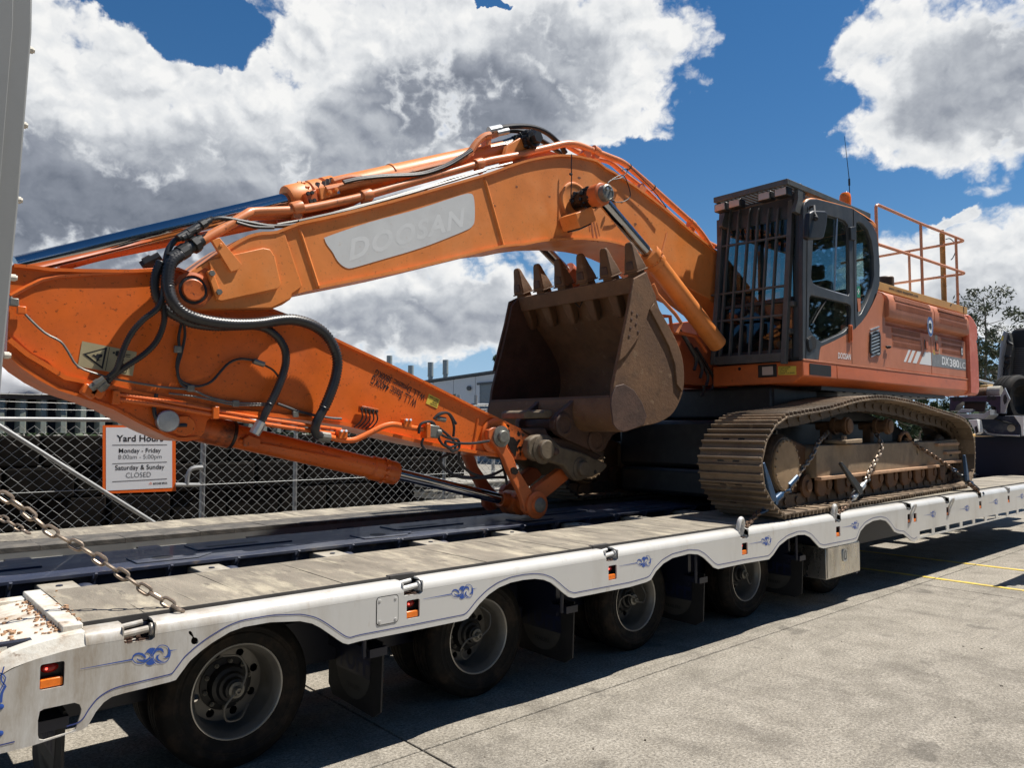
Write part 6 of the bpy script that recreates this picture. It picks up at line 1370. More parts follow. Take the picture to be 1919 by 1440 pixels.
for i in range(len(pr)-1):
    q = [pr[i], pr[i+1], inn[i+1], inn[i]]
    o_ = len(g.v)
    g.v += [(x, NY+.03, z) for x, z in q]+[(x, FY-.03, z) for x, z in q]
    g.f += [[o_+0, o_+1, o_+5, o_+4], [o_+3, o_+7, o_+6, o_+2]]; g.sm += [True, True]
    if i == 0: g.f.append([o_+0, o_+4, o_+7, o_+3]); g.sm.append(False)
    if i == len(pr)-2: g.f.append([o_+1, o_+2, o_+6, o_+5]); g.sm.append(False)
bs_ = g.build('bucket_shell', mt['dirt'], bu)
bm = bmesh.new(); bm.from_mesh(bs_.data); bmesh.ops.remove_doubles(bm, verts=bm.verts, dist=.0005); bmesh.ops.recalc_face_normals(bm, faces=bm.faces); bm.to_mesh(bs_.data); bm.free()
fr_ = PL('G', NY, [(668,800),(690,690),(718,560),(745,420),(765,300),(790,262)])
sp = [Vector((x, NY, z)) for x, z in pr]+fr_
g = MB(); g.prism(sp, (0, .04, 0)); g.build('bucket_side', mt['dirt'], bu, bevel=.006)
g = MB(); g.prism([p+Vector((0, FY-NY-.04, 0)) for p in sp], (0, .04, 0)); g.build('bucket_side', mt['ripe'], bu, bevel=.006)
# side cutter, corner plates with bolts
sc_ = PL('G', NY-.025, [(770,272),(832,238),(852,290),(882,366),(846,432),(835,470),(800,560),(730,660),(692,690),(716,560),(748,405)])
g = MB(); g.prism(sc_, (0, .028, 0)); cu = g.build('side_cutter', mt['dirt'], bu, bevel=.008)
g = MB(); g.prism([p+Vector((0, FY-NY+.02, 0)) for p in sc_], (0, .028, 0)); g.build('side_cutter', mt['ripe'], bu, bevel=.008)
for x, y in ((760, 440), (785, 455), (757, 475), (780, 500), (752, 520), (745, 560), (790, 540)):
    c_ = PL('G', NY-.025, [(x, y)])[0]; g = MB(); g.lathe(c_, (0, -1, 0), [(.016, 0), (.016, .004), (.008, .006), (0, .006)], 10); g.build('cutter_bolt', mt['ripe'], cu)
wr_ = PL('G', NY-.02, [(872,395),(905,440),(950,520),(985,590),(1008,655),(1019,720),(1020,800),(1012,840),(985,800),(975,700),(945,610),(900,520),(868,460),(850,425)])
g = MB(); g.prism(wr_, (0, .022, 0)); g.build('wear_strip', mt['dirt'], bu, bevel=.006)
hp = PL('G', NY-.016, [(655,905),(668,1003),(690,1030),(720,1040),(760,1028),(820,1005),(835,960),(810,890),(770,830),(720,800),(680,810),(660,860)])
g = MB(); g.prism(hp, (0, .018, 0)); g.build('heel_plate', mt['ripe'], bu, bevel=.005)
# lip, adapters and teeth
base_n, tip_n = PL('G', NY+.1, [(775, 238), (738, 92)])
td = (tip_n-base_n); td.y = 0; TLn = td.length; td.normalize(); tn = Vector((0, 1, 0)).cross(td).normalized()
lip = PL('G', NY+.1, [(765, 270)])[0]
for k in range(6):
    y = NY+.09+k*(FY-NY-.16)/5
    def ringq(h, wy, wn, shift=0.):
        return [base_n+Vector((0, y-base_n.y, 0))+td*h+tn*(shift+s2*wn/2)+Vector((0, s1*wy/2, 0)) for s1, s2 in ((-1, -1), (1, -1), (1, 1), (-1, 1))]
    def loft(g, rings):
        V = [p for r_ in rings for p in r_]; n = len(rings[0]); F = [tuple(range(n))[::-1], tuple((len(rings)-1)*n+i for i in range(n))]
        for i in range(len(rings)-1):
            for j in range(n): l = (j+1) % n; F.append((i*n+j, i*n+l, (i+1)*n+l, (i+1)*n+j))
        g.add(V, F)
    g = MB(); loft(g, [ringq(0, .165, .165), ringq(.03, .17, .17), ringq(.10, .15, .14), ringq(TLn*.55, .125, .10), ringq(TLn*.88, .10, .055), ringq(TLn, .07, .035)])
    to = g.build('tooth', mt['dirt'], bu, bevel=.016, seg=2)
    g = MB(); loft(g, [ringq(.035, .10, .186), ringq(.12, .08, .165)]); g.build('tooth_rib', mt['ripe'], to, bevel=.01)
    g = MB(); loft(g, [ringq(-.005, .185, .185), ringq(.012, .185, .185)]); g.build('tooth_collar', mt['dirt'], to, bevel=.005)
    g = MB(); loft(g, [ringq(0, .13, .13), ringq(-.09, .14, .14), ringq(-.20, .13, .135), ringq(-.36, .11, .10), ringq(-.46, .06, .05)]); g.build('tooth_adapter', mt['dirt'], bu, bevel=.014)
g = MB(); L0 = [lip+td*.02+tn*.03, lip+td*.02-tn*.03, lip-td*.15-tn*.035, lip-td*.15+tn*.035]; g.prism([Vector((p.x, NY+.04, p.z)) for p in L0], (0, FY-NY-.08, 0)); g.build('cutting_lip', mt['dirt'], bu, bevel=.01)
g = MB(); g.tube([lip+Vector((0, y_-lip.y, 0))-td*(h_+.02)+tn*.033*sgn for y_, h_, sgn in ((5.75,.02,1),(5.85,.10,1),(5.95,.20,1),(6.02,.12,1),(6.1,.10,1),(6.18,.05,1),(6.2,.0,1))], .008, 5); g.build('weld_crack', mt['grease'], bu)
# ears on the bucket back
for y in (5.50, 6.02):
    e_ = PL('G', 5.55, [(462,868),(445,890),(420,915),(380,945),(352,985),(352,1020),(370,1050),(420,1078),(480,1105),(530,1128),(575,1142),(605,1130),(625,1090),(650,1055),(690,1035),(680,960),(640,880)])
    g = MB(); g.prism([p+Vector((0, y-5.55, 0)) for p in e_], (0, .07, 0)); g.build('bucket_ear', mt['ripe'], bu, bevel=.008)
for x, y_ in ((415, 1005), (575, 1085)):
    c_ = PL('G', 5.50, [(x, y_)])[0]; g = MB(); g.lathe(c_, (0, -1, 0), [(.12, -.01), (.12, .02), (.10, .03), (.085, .03), (.08, .015), (.0, .015)], 28); g.cyl(c_+Vector((0, .05, 0)), c_+Vector((0, .55, 0)), .06, 18); g.build('ear_boss', mt['ripe'], bu)
g = MB(); g.prism(PL('T', 5.56, [(620,200),(660,175),(700,180),(720,200),(830,200),(850,170),(900,170),(935,190),(930,240),(900,262),(620,270)]), (0, .36, 0)); g.build('back_lug', mt['hitch'], bu, bevel=.012)
g = MB(); g.prism([Vector((x, y, z)) for x, z, y in [(pr[-1][0], pr[-1][1], NY+.04)]]+[Vector((pr[-1][0], FY-.04, pr[-1][1])), Vector((pr[-1][0]+.30, FY-.04, pr[-1][1]-.02)), Vector((pr[-1][0]+.30, NY+.04, pr[-1][1]-.02))], (0, 0, .025)); g.build('back_ledge', mt['ripe'], bu)
# ------------------------------------------------------------------ chains and load binders
def link_mesh(L=.088, W=.056, r=.0085, n=10, m=7):
    g = MB(); P = []
    h = (L-W)/2+.0; R0 = W/2-r
    for k in range(n//2+1): a = -math.pi/2+math.pi*k/(n//2); P.append(Vector((h+R0*math.cos(a), R0*math.sin(a), 0)))
    for k in range(n//2+1): a = math.pi/2+math.pi*k/(n//2); P.append(Vector((-h+R0*math.cos(a), R0*math.sin(a), 0)))
    g.tube(P, r, m, closed=True); return g
def chain(path, m, label, base, L=.088, W=.056, r=.0105, group=None, name='tie_down_chain'):
    o = empty(name, base, None, label=label, category='chain')
    if group: o['group'] = group
    Q = resample(smooth(path, 6), L-2.3*r); first = None
    for i in range(len(Q)-1):
        d = (Q[i+1]-Q[i]).normalized(); x, y, d = frame_of(d); a = math.pi/2*(i % 2)+.35+random.gauss(0, .12)
        yy = x*math.cos(a)+y*math.sin(a); zz = d.cross(yy)
        Mx = Matrix((d, yy, zz)).transposed()
        if first is None: first = link_mesh(L, W, r).build('chain_link', m, o, org=(0, 0, 0)); k = first
        else: k = dup(first, o)
        k.location = (Q[i]+Q[i+1])/2-wloc(o); k.rotation_euler = Mx.to_euler()
    return o
CG = 'chains tying the load to the trailer'
def IY(pts): return [S(*px('I', x, y), Y) for x, y, Y in pts]
cp = IY([(-60,20,4.52),(0,68,4.50),(110,140,4.46),(230,240,4.40),(340,305,4.35),(430,352,4.30),(540,425,4.24),(640,490,4.17),(720,545,4.12),(800,592,4.08),(862,628,4.04),(912,655,3.97)])
chain(cp, mt['chain'], 'bright worn steel chain hanging over the rear deck boards from the ramp', cp[-1], .088, .054, .0088, CG)
cp = [S(*px('H', x, y), Y) for x, y, Y in ((-60,1290,7.3),(0,1312,7.3),(60,1350,7.25),(130,1392,7.2),(200,1432,7.15),(250,1450,7.1))]
chain(cp, mt['chain'], 'thin distant chain slanting down to the far wing of the trailer', cp[-1], .09, .055, .009, CG)
def cY(z, pts): return [S(*px(z, x, y), Y) for x, y, Y in pts]
cp = cY('c', [(255,745,3.95),(300,690,3.98),(345,640,4.0),(395,590,4.02),(450,545,4.04)])
chain(cp, mt['darkchain'], 'short rusty chain between the first raised white hook and the blue binder', cp[0], .085, .06, .0135, CG)
cp = cY('e', [(1030,935,4.11),(1075,860,4.13),(1120,810,4.14),(1165,750,4.15),(1195,700,4.15)])+cY('e', [(1215,650,4.16),(1250,585,4.2),(1300,530,4.28),(1345,480,4.35)])
chain(cp, mt['chain'], 'steel chain from the blue binder up over the front of the track frame', cp[0], .092, .062, .0135, CG)
cp = cY('c', [(1440,575,3.95),(1500,520,3.98),(1560,460,4.02),(1605,405,4.05)])
chain(cp, mt['darkchain'], 'short rusty chain between the second raised hook and the grey binder', cp[0], .085, .06, .0125, CG)
cp = cY('F', [(1035,655,4.10),(1055,600,4.13),(1085,550,4.15),(1110,505,4.16),(1120,470,4.17),(1105,430,4.22),(1088,395,4.3)])
chain(cp, mt['chain'], 'curving steel chain in the middle of the track frame', cp[0], .095, .062, .0135, CG)
cp = cY('F', [(1250,428,4.3),(1290,450,4.28),(1340,482,4.25),(1395,515,4.22),(1450,552,4.2),(1505,590,4.17),(1545,615,4.14)])
chain(cp, mt['darkchain'], 'dark rusty chain slanting down along the rear of the track frame', cp[-1], .10, .064, .0135, CG)
cp = cY('M', [(1370,250,3.98),(1410,285,3.96),(1450,315,3.93),(1475,345,3.91)])
chain(cp, mt['darkchain'], 'short chain end hooked over the trailer edge behind the track', cp[-1], .09, .06, .0125, CG)
def binder(a, b, lv0, lv1, m, label, m2=None):
    o = empty('load_binder', a, None, label=label, category='load binder'); o['group'] = 'lever load binders on the chains'
    d = (b-a).normalized(); L = (b-a).length; m2 = m2 or m
    g = MB(); g.lathe(a, d, [(.022, 0), (.038, .02), (.038, L*.30), (.028, L*.33), (.028, L*.40), (.034, L*.42)], 14); g.build('lower_barrel', m2, o)
    g = MB(); g.lathe(a+d*L*.42, d, [(.034, 0), (.038, L*.04), (.038, L*.34), (.024, L*.37), (.016, L*.40), (.016, L*.58)], 14); g.build('upper_barrel', m2, o)
    x, y, _ = frame_of(d); piv = a+d*L*.40
    g = MB(); g.cyl(piv-Vector((0, .05, 0)), piv+Vector((0, .05, 0)), .028, 12); g.build('pivot', m, o)
    dl = (lv1-lv0).normalized(); wv = dl.cross(Vector((0, 1, 0))).normalized(); g = MB()
    V = []
    for t, w in ((0, .05), (.25, .045), (.5, .038), (.8, .026), (1, .016)):
        p = lv0.lerp(lv1, t); V += [p-wv*w-Vector((0, .018, 0)), p+wv*w-Vector((0, .018, 0)), p+wv*w+Vector((0, .018, 0)), p-wv*w+Vector((0, .018, 0))]
    F = [(0, 1, 2, 3), (16, 17, 18, 19)]
    for i in range(4):
        for k in range(4): l = (k+1) % 4; F.append((i*4+k, i*4+l, i*4+4+l, i*4+4+k))
    g.add(V, F); g.build('lever', m, o, bevel=.006)
    for c_, s_ in ((a-d*.03, -1), (b+d*.02, 1)):
        g = MB(); g.tube(smooth([c_-d*.03*s_, c_+x*.03, c_+d*.05*s_+x*.012, c_+d*.06*s_-x*.025, c_+d*.02*s_-x*.045], 4), .012, 8); g.build('grab_hook', m, o)
    return o
binder(S(*px('c', 490, 520), 4.04), S(*px('c', 770, 275), 4.09), S(*px('e', 800, 1180), 4.02), S(*px('e', 690, 790), 4.0), mt['binder'], 'bright blue lever load binder in front of the drive end of the track')
g = MB(); q0, q1 = S(*px('c', 800, 215), 4.09), S(*px('c', 905, 100), 4.10); g.cyl(q0, q1, .035, 10); g.tube(smooth([q0, q0+Vector((.0, 0, -.04)), q0+Vector((.05, 0, -.06)), q0+Vector((.07, 0, -.02))], 4), .014, 8)
cg_ = g.build('grab_clevis', mt['binder']); cg_['label'] = 'blue shackle hook joining the bright blue binder to the upper chain'; cg_['category'] = 'chain hook'
binder(S(*px('c', 1620, 380), 4.05), S(*px('c', 1810, 150), 4.09), S(*px('F', 1000, 725), 4.03), S(*px('F', 885, 565), 4.03), mt['black'], 'grey steel load binder with dark lever at the middle of the track', mt['steel'])
binder(S(*px('M', 1460, 320), 3.96), S(*px('M', 1235, 130), 4.12), S(*px('M', 1350, 215), 4.02), S(*px('M', 1318, -35), 4.02), mt['binder'], 'dark load binder with blue lever near the rear end of the track', mt['black'])
# ------------------------------------------------------------------ chain link fence with its sign
FYY = 9.3
fence = empty('chain_link_fence', (3.3, FYY, 0), None, label='galvanised chain link fence with barbed wire behind the trailer', category='fence')
mt['galv'] = mat('galvanised_pipe', (.33, .335, .33), .5, .6, vary=.15, vs=9)
mt['wire'] = mat('galvanised_wire', (.28, .28, .27), .5, .55)
g = MB(); w, h, r = .127, .118, .0034
x0, x1, z0, z1 = -1.5, 9.6, .05, 1.99
nz = int((z1-z0)/(h/2))
for i in range(int((x1-x0)/(w/2))):
    xa = x0+i*w/2; P = []
    for k in range(nz+1): P.append(Vector((xa+(w/2+.004 if (k+i) % 2 else -.004), FYY+(.005 if k % 2 else -.005), z0+k*h/2)))
    g.tube(P, r, 4, caps=False)
g.build('wire_mesh', mt['wire'], fence, kind='stuff')
def fpipe(nm, a, b, r): g = MB(); g.cyl(a, b, r, 12); return g.build(nm, mt['galv'], fence)
yf_ = FYY+.045
fpipe('top_rail', (-1.5, yf_, 2.005), (9.6, yf_, 2.005), .024)
for x in (-1.2, 3.315, 4.50, 6.9, 9.5): fpipe('fence_post', (x, yf_+.03, -.3), (x, yf_+.03, 2.02 if x != 3.315 else 1.98), .032 if x == 3.315 else .026)
b0_, b1_ = S(*px('H', -20, 622), FYY-.04), S(*px('H', 1135, 1348), FYY-.04)
fpipe('brace', b0_, b0_.lerp(b1_, 1.35), .023)
g = MB(); q = [S(*px('H', x, y), FYY-.05) for x, y in [(1315,1075),(1500,1076)]]; g.tube(q, .022, 8); q = [S(*px('H', x, y), FYY-.05) for x, y in [(1402,1072),(1408,1010),(1428,965),(1465,948),(1520,945)]]; g.tube(smooth(q, 4), .026, 8); g.build('gate_latch_pipe', mt['galv'], fence)
for z in (2.105, 2.185, 2.27):
    g = MB(); P = [Vector((-1.5+.5*k, yf_, z+random.uniform(-.008, .008))) for k in range(23)]; g.tube(P, .0035, 4)
    for k in range(75): p = Vector((-1.5+.148*k, yf_, z)); g.tube([p+Vector((-.015, .01, -.02)), p+Vector((.015, -.01, .02))], .002, 3)
    g.build('barbed_wire', mt['wire'], fence, kind='stuff')
for z in (.55, 1.25): fpipe('tension_wire', (-1.5, FYY-.012, z), (9.6, FYY-.012, z-.02), .004)
YS = FYY-.05
sg = empty('yard_hours_sign', S(261, 925, YS), None, label='orange bordered white Yard Hours sign wired to the chain link fence', category='sign')
c4 = [S(u, v, YS) for u, v in [(193, 797.5), (329.5, 797), (330, 921), (193, 926)]]
g = MB(); g.prism(c4, (0, .008, 0)); g.build('sign_board', mt['signorange'], sg)
c5 = PL('H', YS-.002, [(796,646),(1291,645),(1292,1098),(796,1121)]); g = MB(); g.prism(c5, (0, .0015, 0)); fc = g.build('sign_face', mt['signwhite'], sg)
c6 = PL('H', YS-.0032, [(812,668),(1280,668),(1280,1090),(812,1108)]); c7 = PL('H', YS-.0032, [(815,671),(1277,671),(1277,1087),(815,1105)])
mt['signgrey'] = mat('sign_grey_print', (.16, .165, .17), .5)
for q in ([(843,776),(1254,774),(1254,778),(843,780)], [(843,916),(1253,903),(1253,907),(843,920)], [(843,1051),(1254,1029),(1254,1033),(843,1055)]):
    g = MB(); g.add(PL('H', YS-.0035, q), [(0, 1, 2, 3)]); g.build('sign_rule', mt['ink'], fc)
for tx, xa, ya, xb, yt, m, of in (('Yard Hours', 875, 752, 1226, 703, 'ink', .02), ('Monday - Friday', 893, 848, 1208, 803, 'ink', .008), ('8:00am - 5:00pm', 888, 894, 1213, 850, 'signgrey', -.004),
                                  ('Saturday & Sunday', 865, 978, 1235, 930, 'ink', .008), ('CLOSED', 945, 1024, 1133, 986, 'signgrey', -.004), ('RITCHIE BROS.', 1150, 1075, 1258, 1060, 'ink', .03), ('rb', 1119, 1078, 1141, 1056, 'signorange', -.005)):
    p0, p1, p2 = PL('H', YS-.0035, [(xa, ya), (xb, ya), (xa, yt)]); slope = {703: -1, 803: -4, 850: -5, 930: -10, 986: -8, 1060: -6, 1056: -6}[yt]
    p1 = PL('H', YS-.0035, [(xb, ya+slope)])[0]
    text(tx, 'sign_lettering', fc, mt[m], p0, p1-p0, p2-p0, (p1-p0).length, (p2-p0).length, off=of)
# ------------------------------------------------------------------ behind the fence
mt['darkwall'] = mat('blackened_timber', (.007, .006, .005), .9, spec=.06, vary=.3, vs=4, dirt=(.015, .011, .009), da=.5, ds=3)  # one very dark base colour for all the blocks
wl = empty('dark_block_wall', (4, 12.8, 0), None, label='wall of blackened stacked blocks behind the chain link fence', category='wall')
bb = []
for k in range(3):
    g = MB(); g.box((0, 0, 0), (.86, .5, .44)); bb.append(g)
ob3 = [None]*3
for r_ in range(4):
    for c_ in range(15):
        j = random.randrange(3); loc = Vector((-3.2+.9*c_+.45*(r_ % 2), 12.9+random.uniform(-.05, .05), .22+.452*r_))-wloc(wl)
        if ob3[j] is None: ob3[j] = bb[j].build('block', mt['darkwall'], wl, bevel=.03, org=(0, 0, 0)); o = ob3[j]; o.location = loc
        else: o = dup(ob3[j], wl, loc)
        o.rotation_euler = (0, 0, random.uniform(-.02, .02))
mt['palegreen'] = mat('weathered_pale_green_steel', (.30, .34, .29), .6, vary=.15, vs=5, dirt=(.22, .13, .07), da=.7, ds=5, grime=(.25, .10, .04), ga=.6, gs=7)
mt['ribshade'] = mat('recess_shade_steel', (.010, .013, .015), .7, vary=.3)  # shade between the ribs is put into this near-black colour
bn = empty('green_steel_bin', (2.6, 14.0, 1.83), None, label='pale green ribbed steel bin with rust streaks behind the fence', category='bin')
g = MB(); g.bx(-3, 8.2, 14.06, 16.4, 1.83, 2.40); g.build('bin_body', mt['ribshade'], bn)
g = MB(); g.bx(-3, 8.2, 13.9, 14.1, 2.36, 2.46); g.build('top_rim', mat('rusty_dark_rim', (.10, .075, .055), .7, vary=.3), bn)
rb_ = None
for k in range(40):
    x = -2.9+.279*k
    if rb_ is None:
        g = MB(); g.add([(x, 13.92, 1.83), (x+.07, 13.92, 1.83), (x+.12, 14.06, 1.83), (x-.05, 14.06, 1.83), (x, 13.92, 2.36), (x+.07, 13.92, 2.36), (x+.12, 14.06, 2.36), (x-.05, 14.06, 2.36)], [(0, 1, 5, 4), (1, 2, 6, 5), (3, 0, 4, 7), (0, 3, 2, 1), (4, 5, 6, 7)])
        rb_ = g.build('bin_rib', mt['palegreen'], bn)
    else: dup(rb_, bn, rb_.location+Vector((.279*k, 0, 0)))
g = MB(); nx, ny = 60, 14; V = []; F = []
for i in range(nx):
    for j in range(ny):
        x = -2.0+4.9*i/(nx-1); t = j/(ny-1)
        top_ = 2.96-.5*max(0, (x-1.75))**1.1*.95
        z = 2.45+(max(top_, 2.56)-2.45)*min(1, 1.7*math.sin(min(1, t*1.6)*math.pi/2)) if j else 2.44
        z += .05*mnoise.noise(Vector((x*3.2, t*5, 1)))*(1 if j else 0); y = 13.86+1.6*max(0, t-.12)**1.4+.05*mnoise.noise(Vector((x*4, t*6, 5)))
        V.append((x, y, z))
for i in range(nx-1):
    for j in range(ny-1): F.append((i*ny+j, (i+1)*ny+j, (i+1)*ny+j+1, i*ny+j+1))
g.add(V, F, True); mt['tarp'] = mat('white_tarpaulin', (.75, .76, .77), .5, vary=.05, vs=5)
tp_ = g.build('tarpaulin', mt['tarp']); tp_['label'] = 'crumpled white tarpaulin covering the ribbed green bin'; tp_['category'] = 'tarpaulin'
# pale yard clutter seen through the fence under the arm
mt['pale'] = mat('pale_weathered_timber', (.40, .38, .33), .8, vary=.25, vs=6)
cl = empty('timber_pallet_stack', (9.0, 11.3, 0), None, label='stack of pale weathered pallets behind the fence below the excavator arm', category='pallet stack')
for r_ in range(5):
    for k in range(5): g = MB(); g.bx(8.3, 9.7, 11.0+.28*k, 11.0+.28*k+.14, .1+.2*r_, .13+.2*r_); g.build('pallet_board', mt['pale'], cl)
    for k in range(3): g = MB(); g.bx(8.35+.6*k, 8.5+.6*k, 10.98, 12.3, .0+.2*r_, .1+.2*r_); g.build('pallet_bearer', mt['pale'], cl)
# ------------------------------------------------------------------ warehouse and its flues
mt['clad'] = mat('white_wall_cladding', (.56, .58, .60), .5, vary=.05, vs=.6)
mt['cladseam'] = mat('grey_cladding_seam', (.20, .21, .22), .6)
mt['rooftrim'] = mat('dark_roof_trim', (.07, .075, .08), .5)
mt['shutter'] = mat('grey_roller_shutter', (.17, .20, .22), .5, vary=.08)
mt['flue'] = mat('grey_flue_paint', (.27, .30, .29), .5, vary=.1)
def D(u, v, s): return Vector((0, 0, EYE))+ray(u, v)*s
A0, A1 = D(812, 717, 46), D(955, 697, 43)
fd = (A1-A0); fd.z = 0; fd.normalize(); fn = Vector((-fd.y, fd.x, 0)); fn = fn if fn.y > 0 else -fn
def F_(u, v, off=0.):   # a pixel on the front wall of the warehouse
    r = ray(u, v); n = Vector((fn.x, fn.y, 0)); s = (n.dot(A0)-off)/n.dot(r); return Vector((r.x*s, r.y*s, EYE+r.z*s))
wh = empty('warehouse', Vector((A0.x, A0.y, 0)), None, label='white clad warehouse with grey roller door beyond the yard', category='building')
tl, tr = F_(780, 722), F_(1150, 667)
edge = [F_(780, 721.5), F_(812, 717), F_(955, 697), F_(1150, 669)]
us = [780, 812, 850, 891, 955, 1010, 1070, 1150]
for ua, ub in zip(us, us[1:]):
    pa_, pb_ = F_(ua, np.interp(ua, [780, 812, 955, 1150], [721.5, 717, 697, 669])), F_(ub, np.interp(ub, [780, 812, 955, 1150], [721.5, 717, 697, 669]))
    pa_ = pa_+fd*.03; g = MB(); g.prism([Vector((pa_.x, pa_.y, 0)), Vector((pb_.x, pb_.y, 0)), pb_, pa_], fn*.2); g.build('wall_panel', mt['clad'], wh)
g = MB(); a_, b_ = F_(778, 721.8), F_(1150, 669); g.prism([Vector((a_.x, a_.y, 0)), Vector((b_.x, b_.y, 0)), b_-Vector((0, 0, .1)), a_-Vector((0, 0, .1))], fn*14, ); 
for i_ in range(len(g.v)): g.v[i_] = (g.v[i_][0]+fn.x*.22, g.v[i_][1]+fn.y*.22, g.v[i_][2])
g.build('building_shell', mt['cladseam'], wh)
g = MB(); a_, b_ = F_(774, 720.5, .12), F_(1150, 667, .12); g.prism([a_, b_, b_+Vector((0, 0, .14)), a_+Vector((0, 0, .14))], fn*14.5); g.build('roof', mt['rooftrim'], wh)
dq = [F_(u, v, .03) for u, v in [(900, 760), (942, 760), (942, 719), (900, 722)]]; dq[0].z = dq[1].z = 0
g = MB(); g.prism(dq, fn*.05); dsh = g.build('roller_door', mt['shutter'], wh)
n_ = 14
for k in range(n_): 
    z_ = .2+k*(dq[3].z-.4)/n_; g = MB(); p_, q_ = dq[0]-fn*.03, dq[1]-fn*.03; g.prism([Vector((p_.x, p_.y, z_)), Vector((q_.x, q_.y, z_)), Vector((q_.x, q_.y, z_+.05)), Vector((p_.x, p_.y, z_+.05))], fn*.03); g.build('shutter_slat', mt['shutter'], dsh)
g = MB(); g.prism([F_(u, v, .10) for u, v in [(894, 722), (951, 717), (951, 713), (894, 718)]], fn*.1); g.build('door_lintel', mt['rooftrim'], wh)
for u in (897, 945): g = MB(); p_, q_ = F_(u-2.2, 722, .08), F_(u+2.2, 721, .08); g.prism([Vector((p_.x, p_.y, 0)), Vector((q_.x, q_.y, 0)), q_, p_], fn*.08); g.build('door_jamb', mt['clad'], wh)
g = MB(); g.lathe(F_(880, 728, .05), -fn, [(.14, 0), (.14, .1), (0, .12)], 10); g.build('wall_lamp', mt['rooftrim'], wh)
for i, (u, vt, lab) in enumerate(((730.5, 667, 'shortest looking grey flue, leftmost above the excavator arm edge'), (770.5, 685.5, 'grey flue with its head just clearing the arm, second from the left'), (807.5, 679.5, 'tall grey flue beside the dark trees at the warehouse corner'), (835.5, 675, 'tallest grey flue rising from the warehouse roof, rightmost'))):
    t_ = D(u, vt, 50); g = MB(); c_ = Vector((t_.x, t_.y, 0))
    fl_ = empty('flue', c_, None, label=lab, category='flue', group='flues above the warehouse')
    g.cyl(c_, t_-Vector((0, 0, .9)), .155, 16); g.build('flue_pipe', mt['flue'], fl_)
    g = MB(); g.cyl(t_-Vector((0, 0, .9)), t_, .19, 16); g.cyl(t_-Vector((0, 0, .93)), t_-Vector((0, 0, .87)), .205, 16); g.build('flue_head', mt['flue'], fl_)
f2 = empty('steel_yard_fence', S(925, 800, 16), None, label='pale steel pipe fence in front of the warehouse', category='fence')
for u in (860, 892, 925, 958): p_ = S(u, 760, 16); g = MB(); g.cyl((p_.x, 16, 0), (p_.x, 16, S(u, 741, 16).z), .05, 10); g.build('fence_post', mt['galv'], f2)
for v in (759, 768): a_, b_ = S(850, v, 16.05), S(990, v, 16.05); g = MB(); g.cyl(a_, b_, .035 if v < 763 else .02, 8); g.build('fence_rail', mt['galv'], f2)
# ------------------------------------------------------------------ trees
def leafmat(nm, c):
    m = mat(nm, c, .6, vary=.45, vs=.9, spec=.3); return m
mt['leaf1'] = leafmat('grey_green_gum_leaves', (.075, .088, .045)); mt['leaf2'] = leafmat('dark_green_leaves', (.035, .060, .022)); mt['bark'] = mat('grey_brown_bark', (.16, .13, .10), .85, vary=.3, vs=3)
def tree(x, y, h, label, lean=0., spread=.26, ncl=26, nleaf=230, first=.45, m='leaf1', ls=.13, seed=1, r0=.16, group='gum trees beyond the yard', clr=.9):
    rn = random.Random(seed); o = empty('gum_tree', (x, y, 0), None, label=label, category='tree', group=group)
    base = Vector((x, y, 0)); tr = MB(); P = [base+Vector((lean*h*t*t+.02*h*math.sin(5*t+seed), .015*h*math.sin(4*t+seed*2), h*.92*t)) for t in np.linspace(0, 1, 10)]
    tr.tube(P, [r0*(1-.85*t) for t in np.linspace(0, 1, 10)], 8)
    ends = []
    for k in range(ncl):
        t = first+(1-first)*((k+.5)/ncl)**.8; i = min(8, int(t*9)); p = P[i].lerp(P[i+1], t*9-i)
        a = k*2.4+rn.random(); L = h*spread*(1.15-.75*abs((t-first)/(1-first)-.45))*rn.uniform(.45, 1.1)
        e = p+Vector((L*math.cos(a), L*math.sin(a), L*rn.uniform(.35, .85))); mid_ = p.lerp(e, .5)+Vector((0, 0, -.06*L))
        tr.tube(smooth([p, mid_, e], 3), [r0*.30*(1-t*.5)*(1-.8*q) for q in np.linspace(0, 1, 7)], 5); ends.append((e, t))
    tr.build('trunk', mt['bark'], o)
    V = np.empty((0, 3)); cr = MB(); nv = []
    for e, t in ends:
        R_ = h*.062*rn.uniform(.7, 1.5)*clr
        for q in range(nleaf):
            d = Vector((rn.gauss(0, 1), rn.gauss(0, 1), rn.gauss(0, .7))); d = d*(R_*rn.random()**.4/max(d.length, .01))
            c = e+d; u_ = Vector((rn.gauss(0, 1), rn.gauss(0, 1), rn.gauss(-.6, .8))).normalized(); w_ = u_.cross(Vector((rn.gauss(0, 1), rn.gauss(0, 1), rn.gauss(0, 1)))).normalized(); s = ls*rn.uniform(.6, 1.5)
            cr.v += [tuple(c-u_*s), tuple(c+w_*s*.32), tuple(c+u_*s), tuple(c-w_*s*.32)]; n = len(cr.v); cr.f.append([n-4, n-3, n-2, n-1]); cr.sm.append(False)
    cr.build('crown', mt[m], o); return o
p = D(1843, 760, 45); tree(p.x, p.y, 10.6, 'tall slender gum tree with a tufted crown behind the counterweight', .03, .15, 24, 95, .42, seed=4, clr=.8, ls=.11)
p = D(1800, 760, 50); tree(p.x, p.y, 7.2, 'lower gum tree partly hidden behind the engine housing', .0, .24, 22, 90, .35, seed=9)
p = D(1885, 760, 44); tree(p.x, p.y, 7.0, 'bushy gum tree between the counterweight and the white truck fairing', -.02, .25, 26, 110, .3, seed=12)
p = D(1862, 760, 60); tree(p.x, p.y, 7.5, 'broad gum tree standing farther behind the slender one', .02, .26, 26, 95, .3, seed=17, ls=.16)
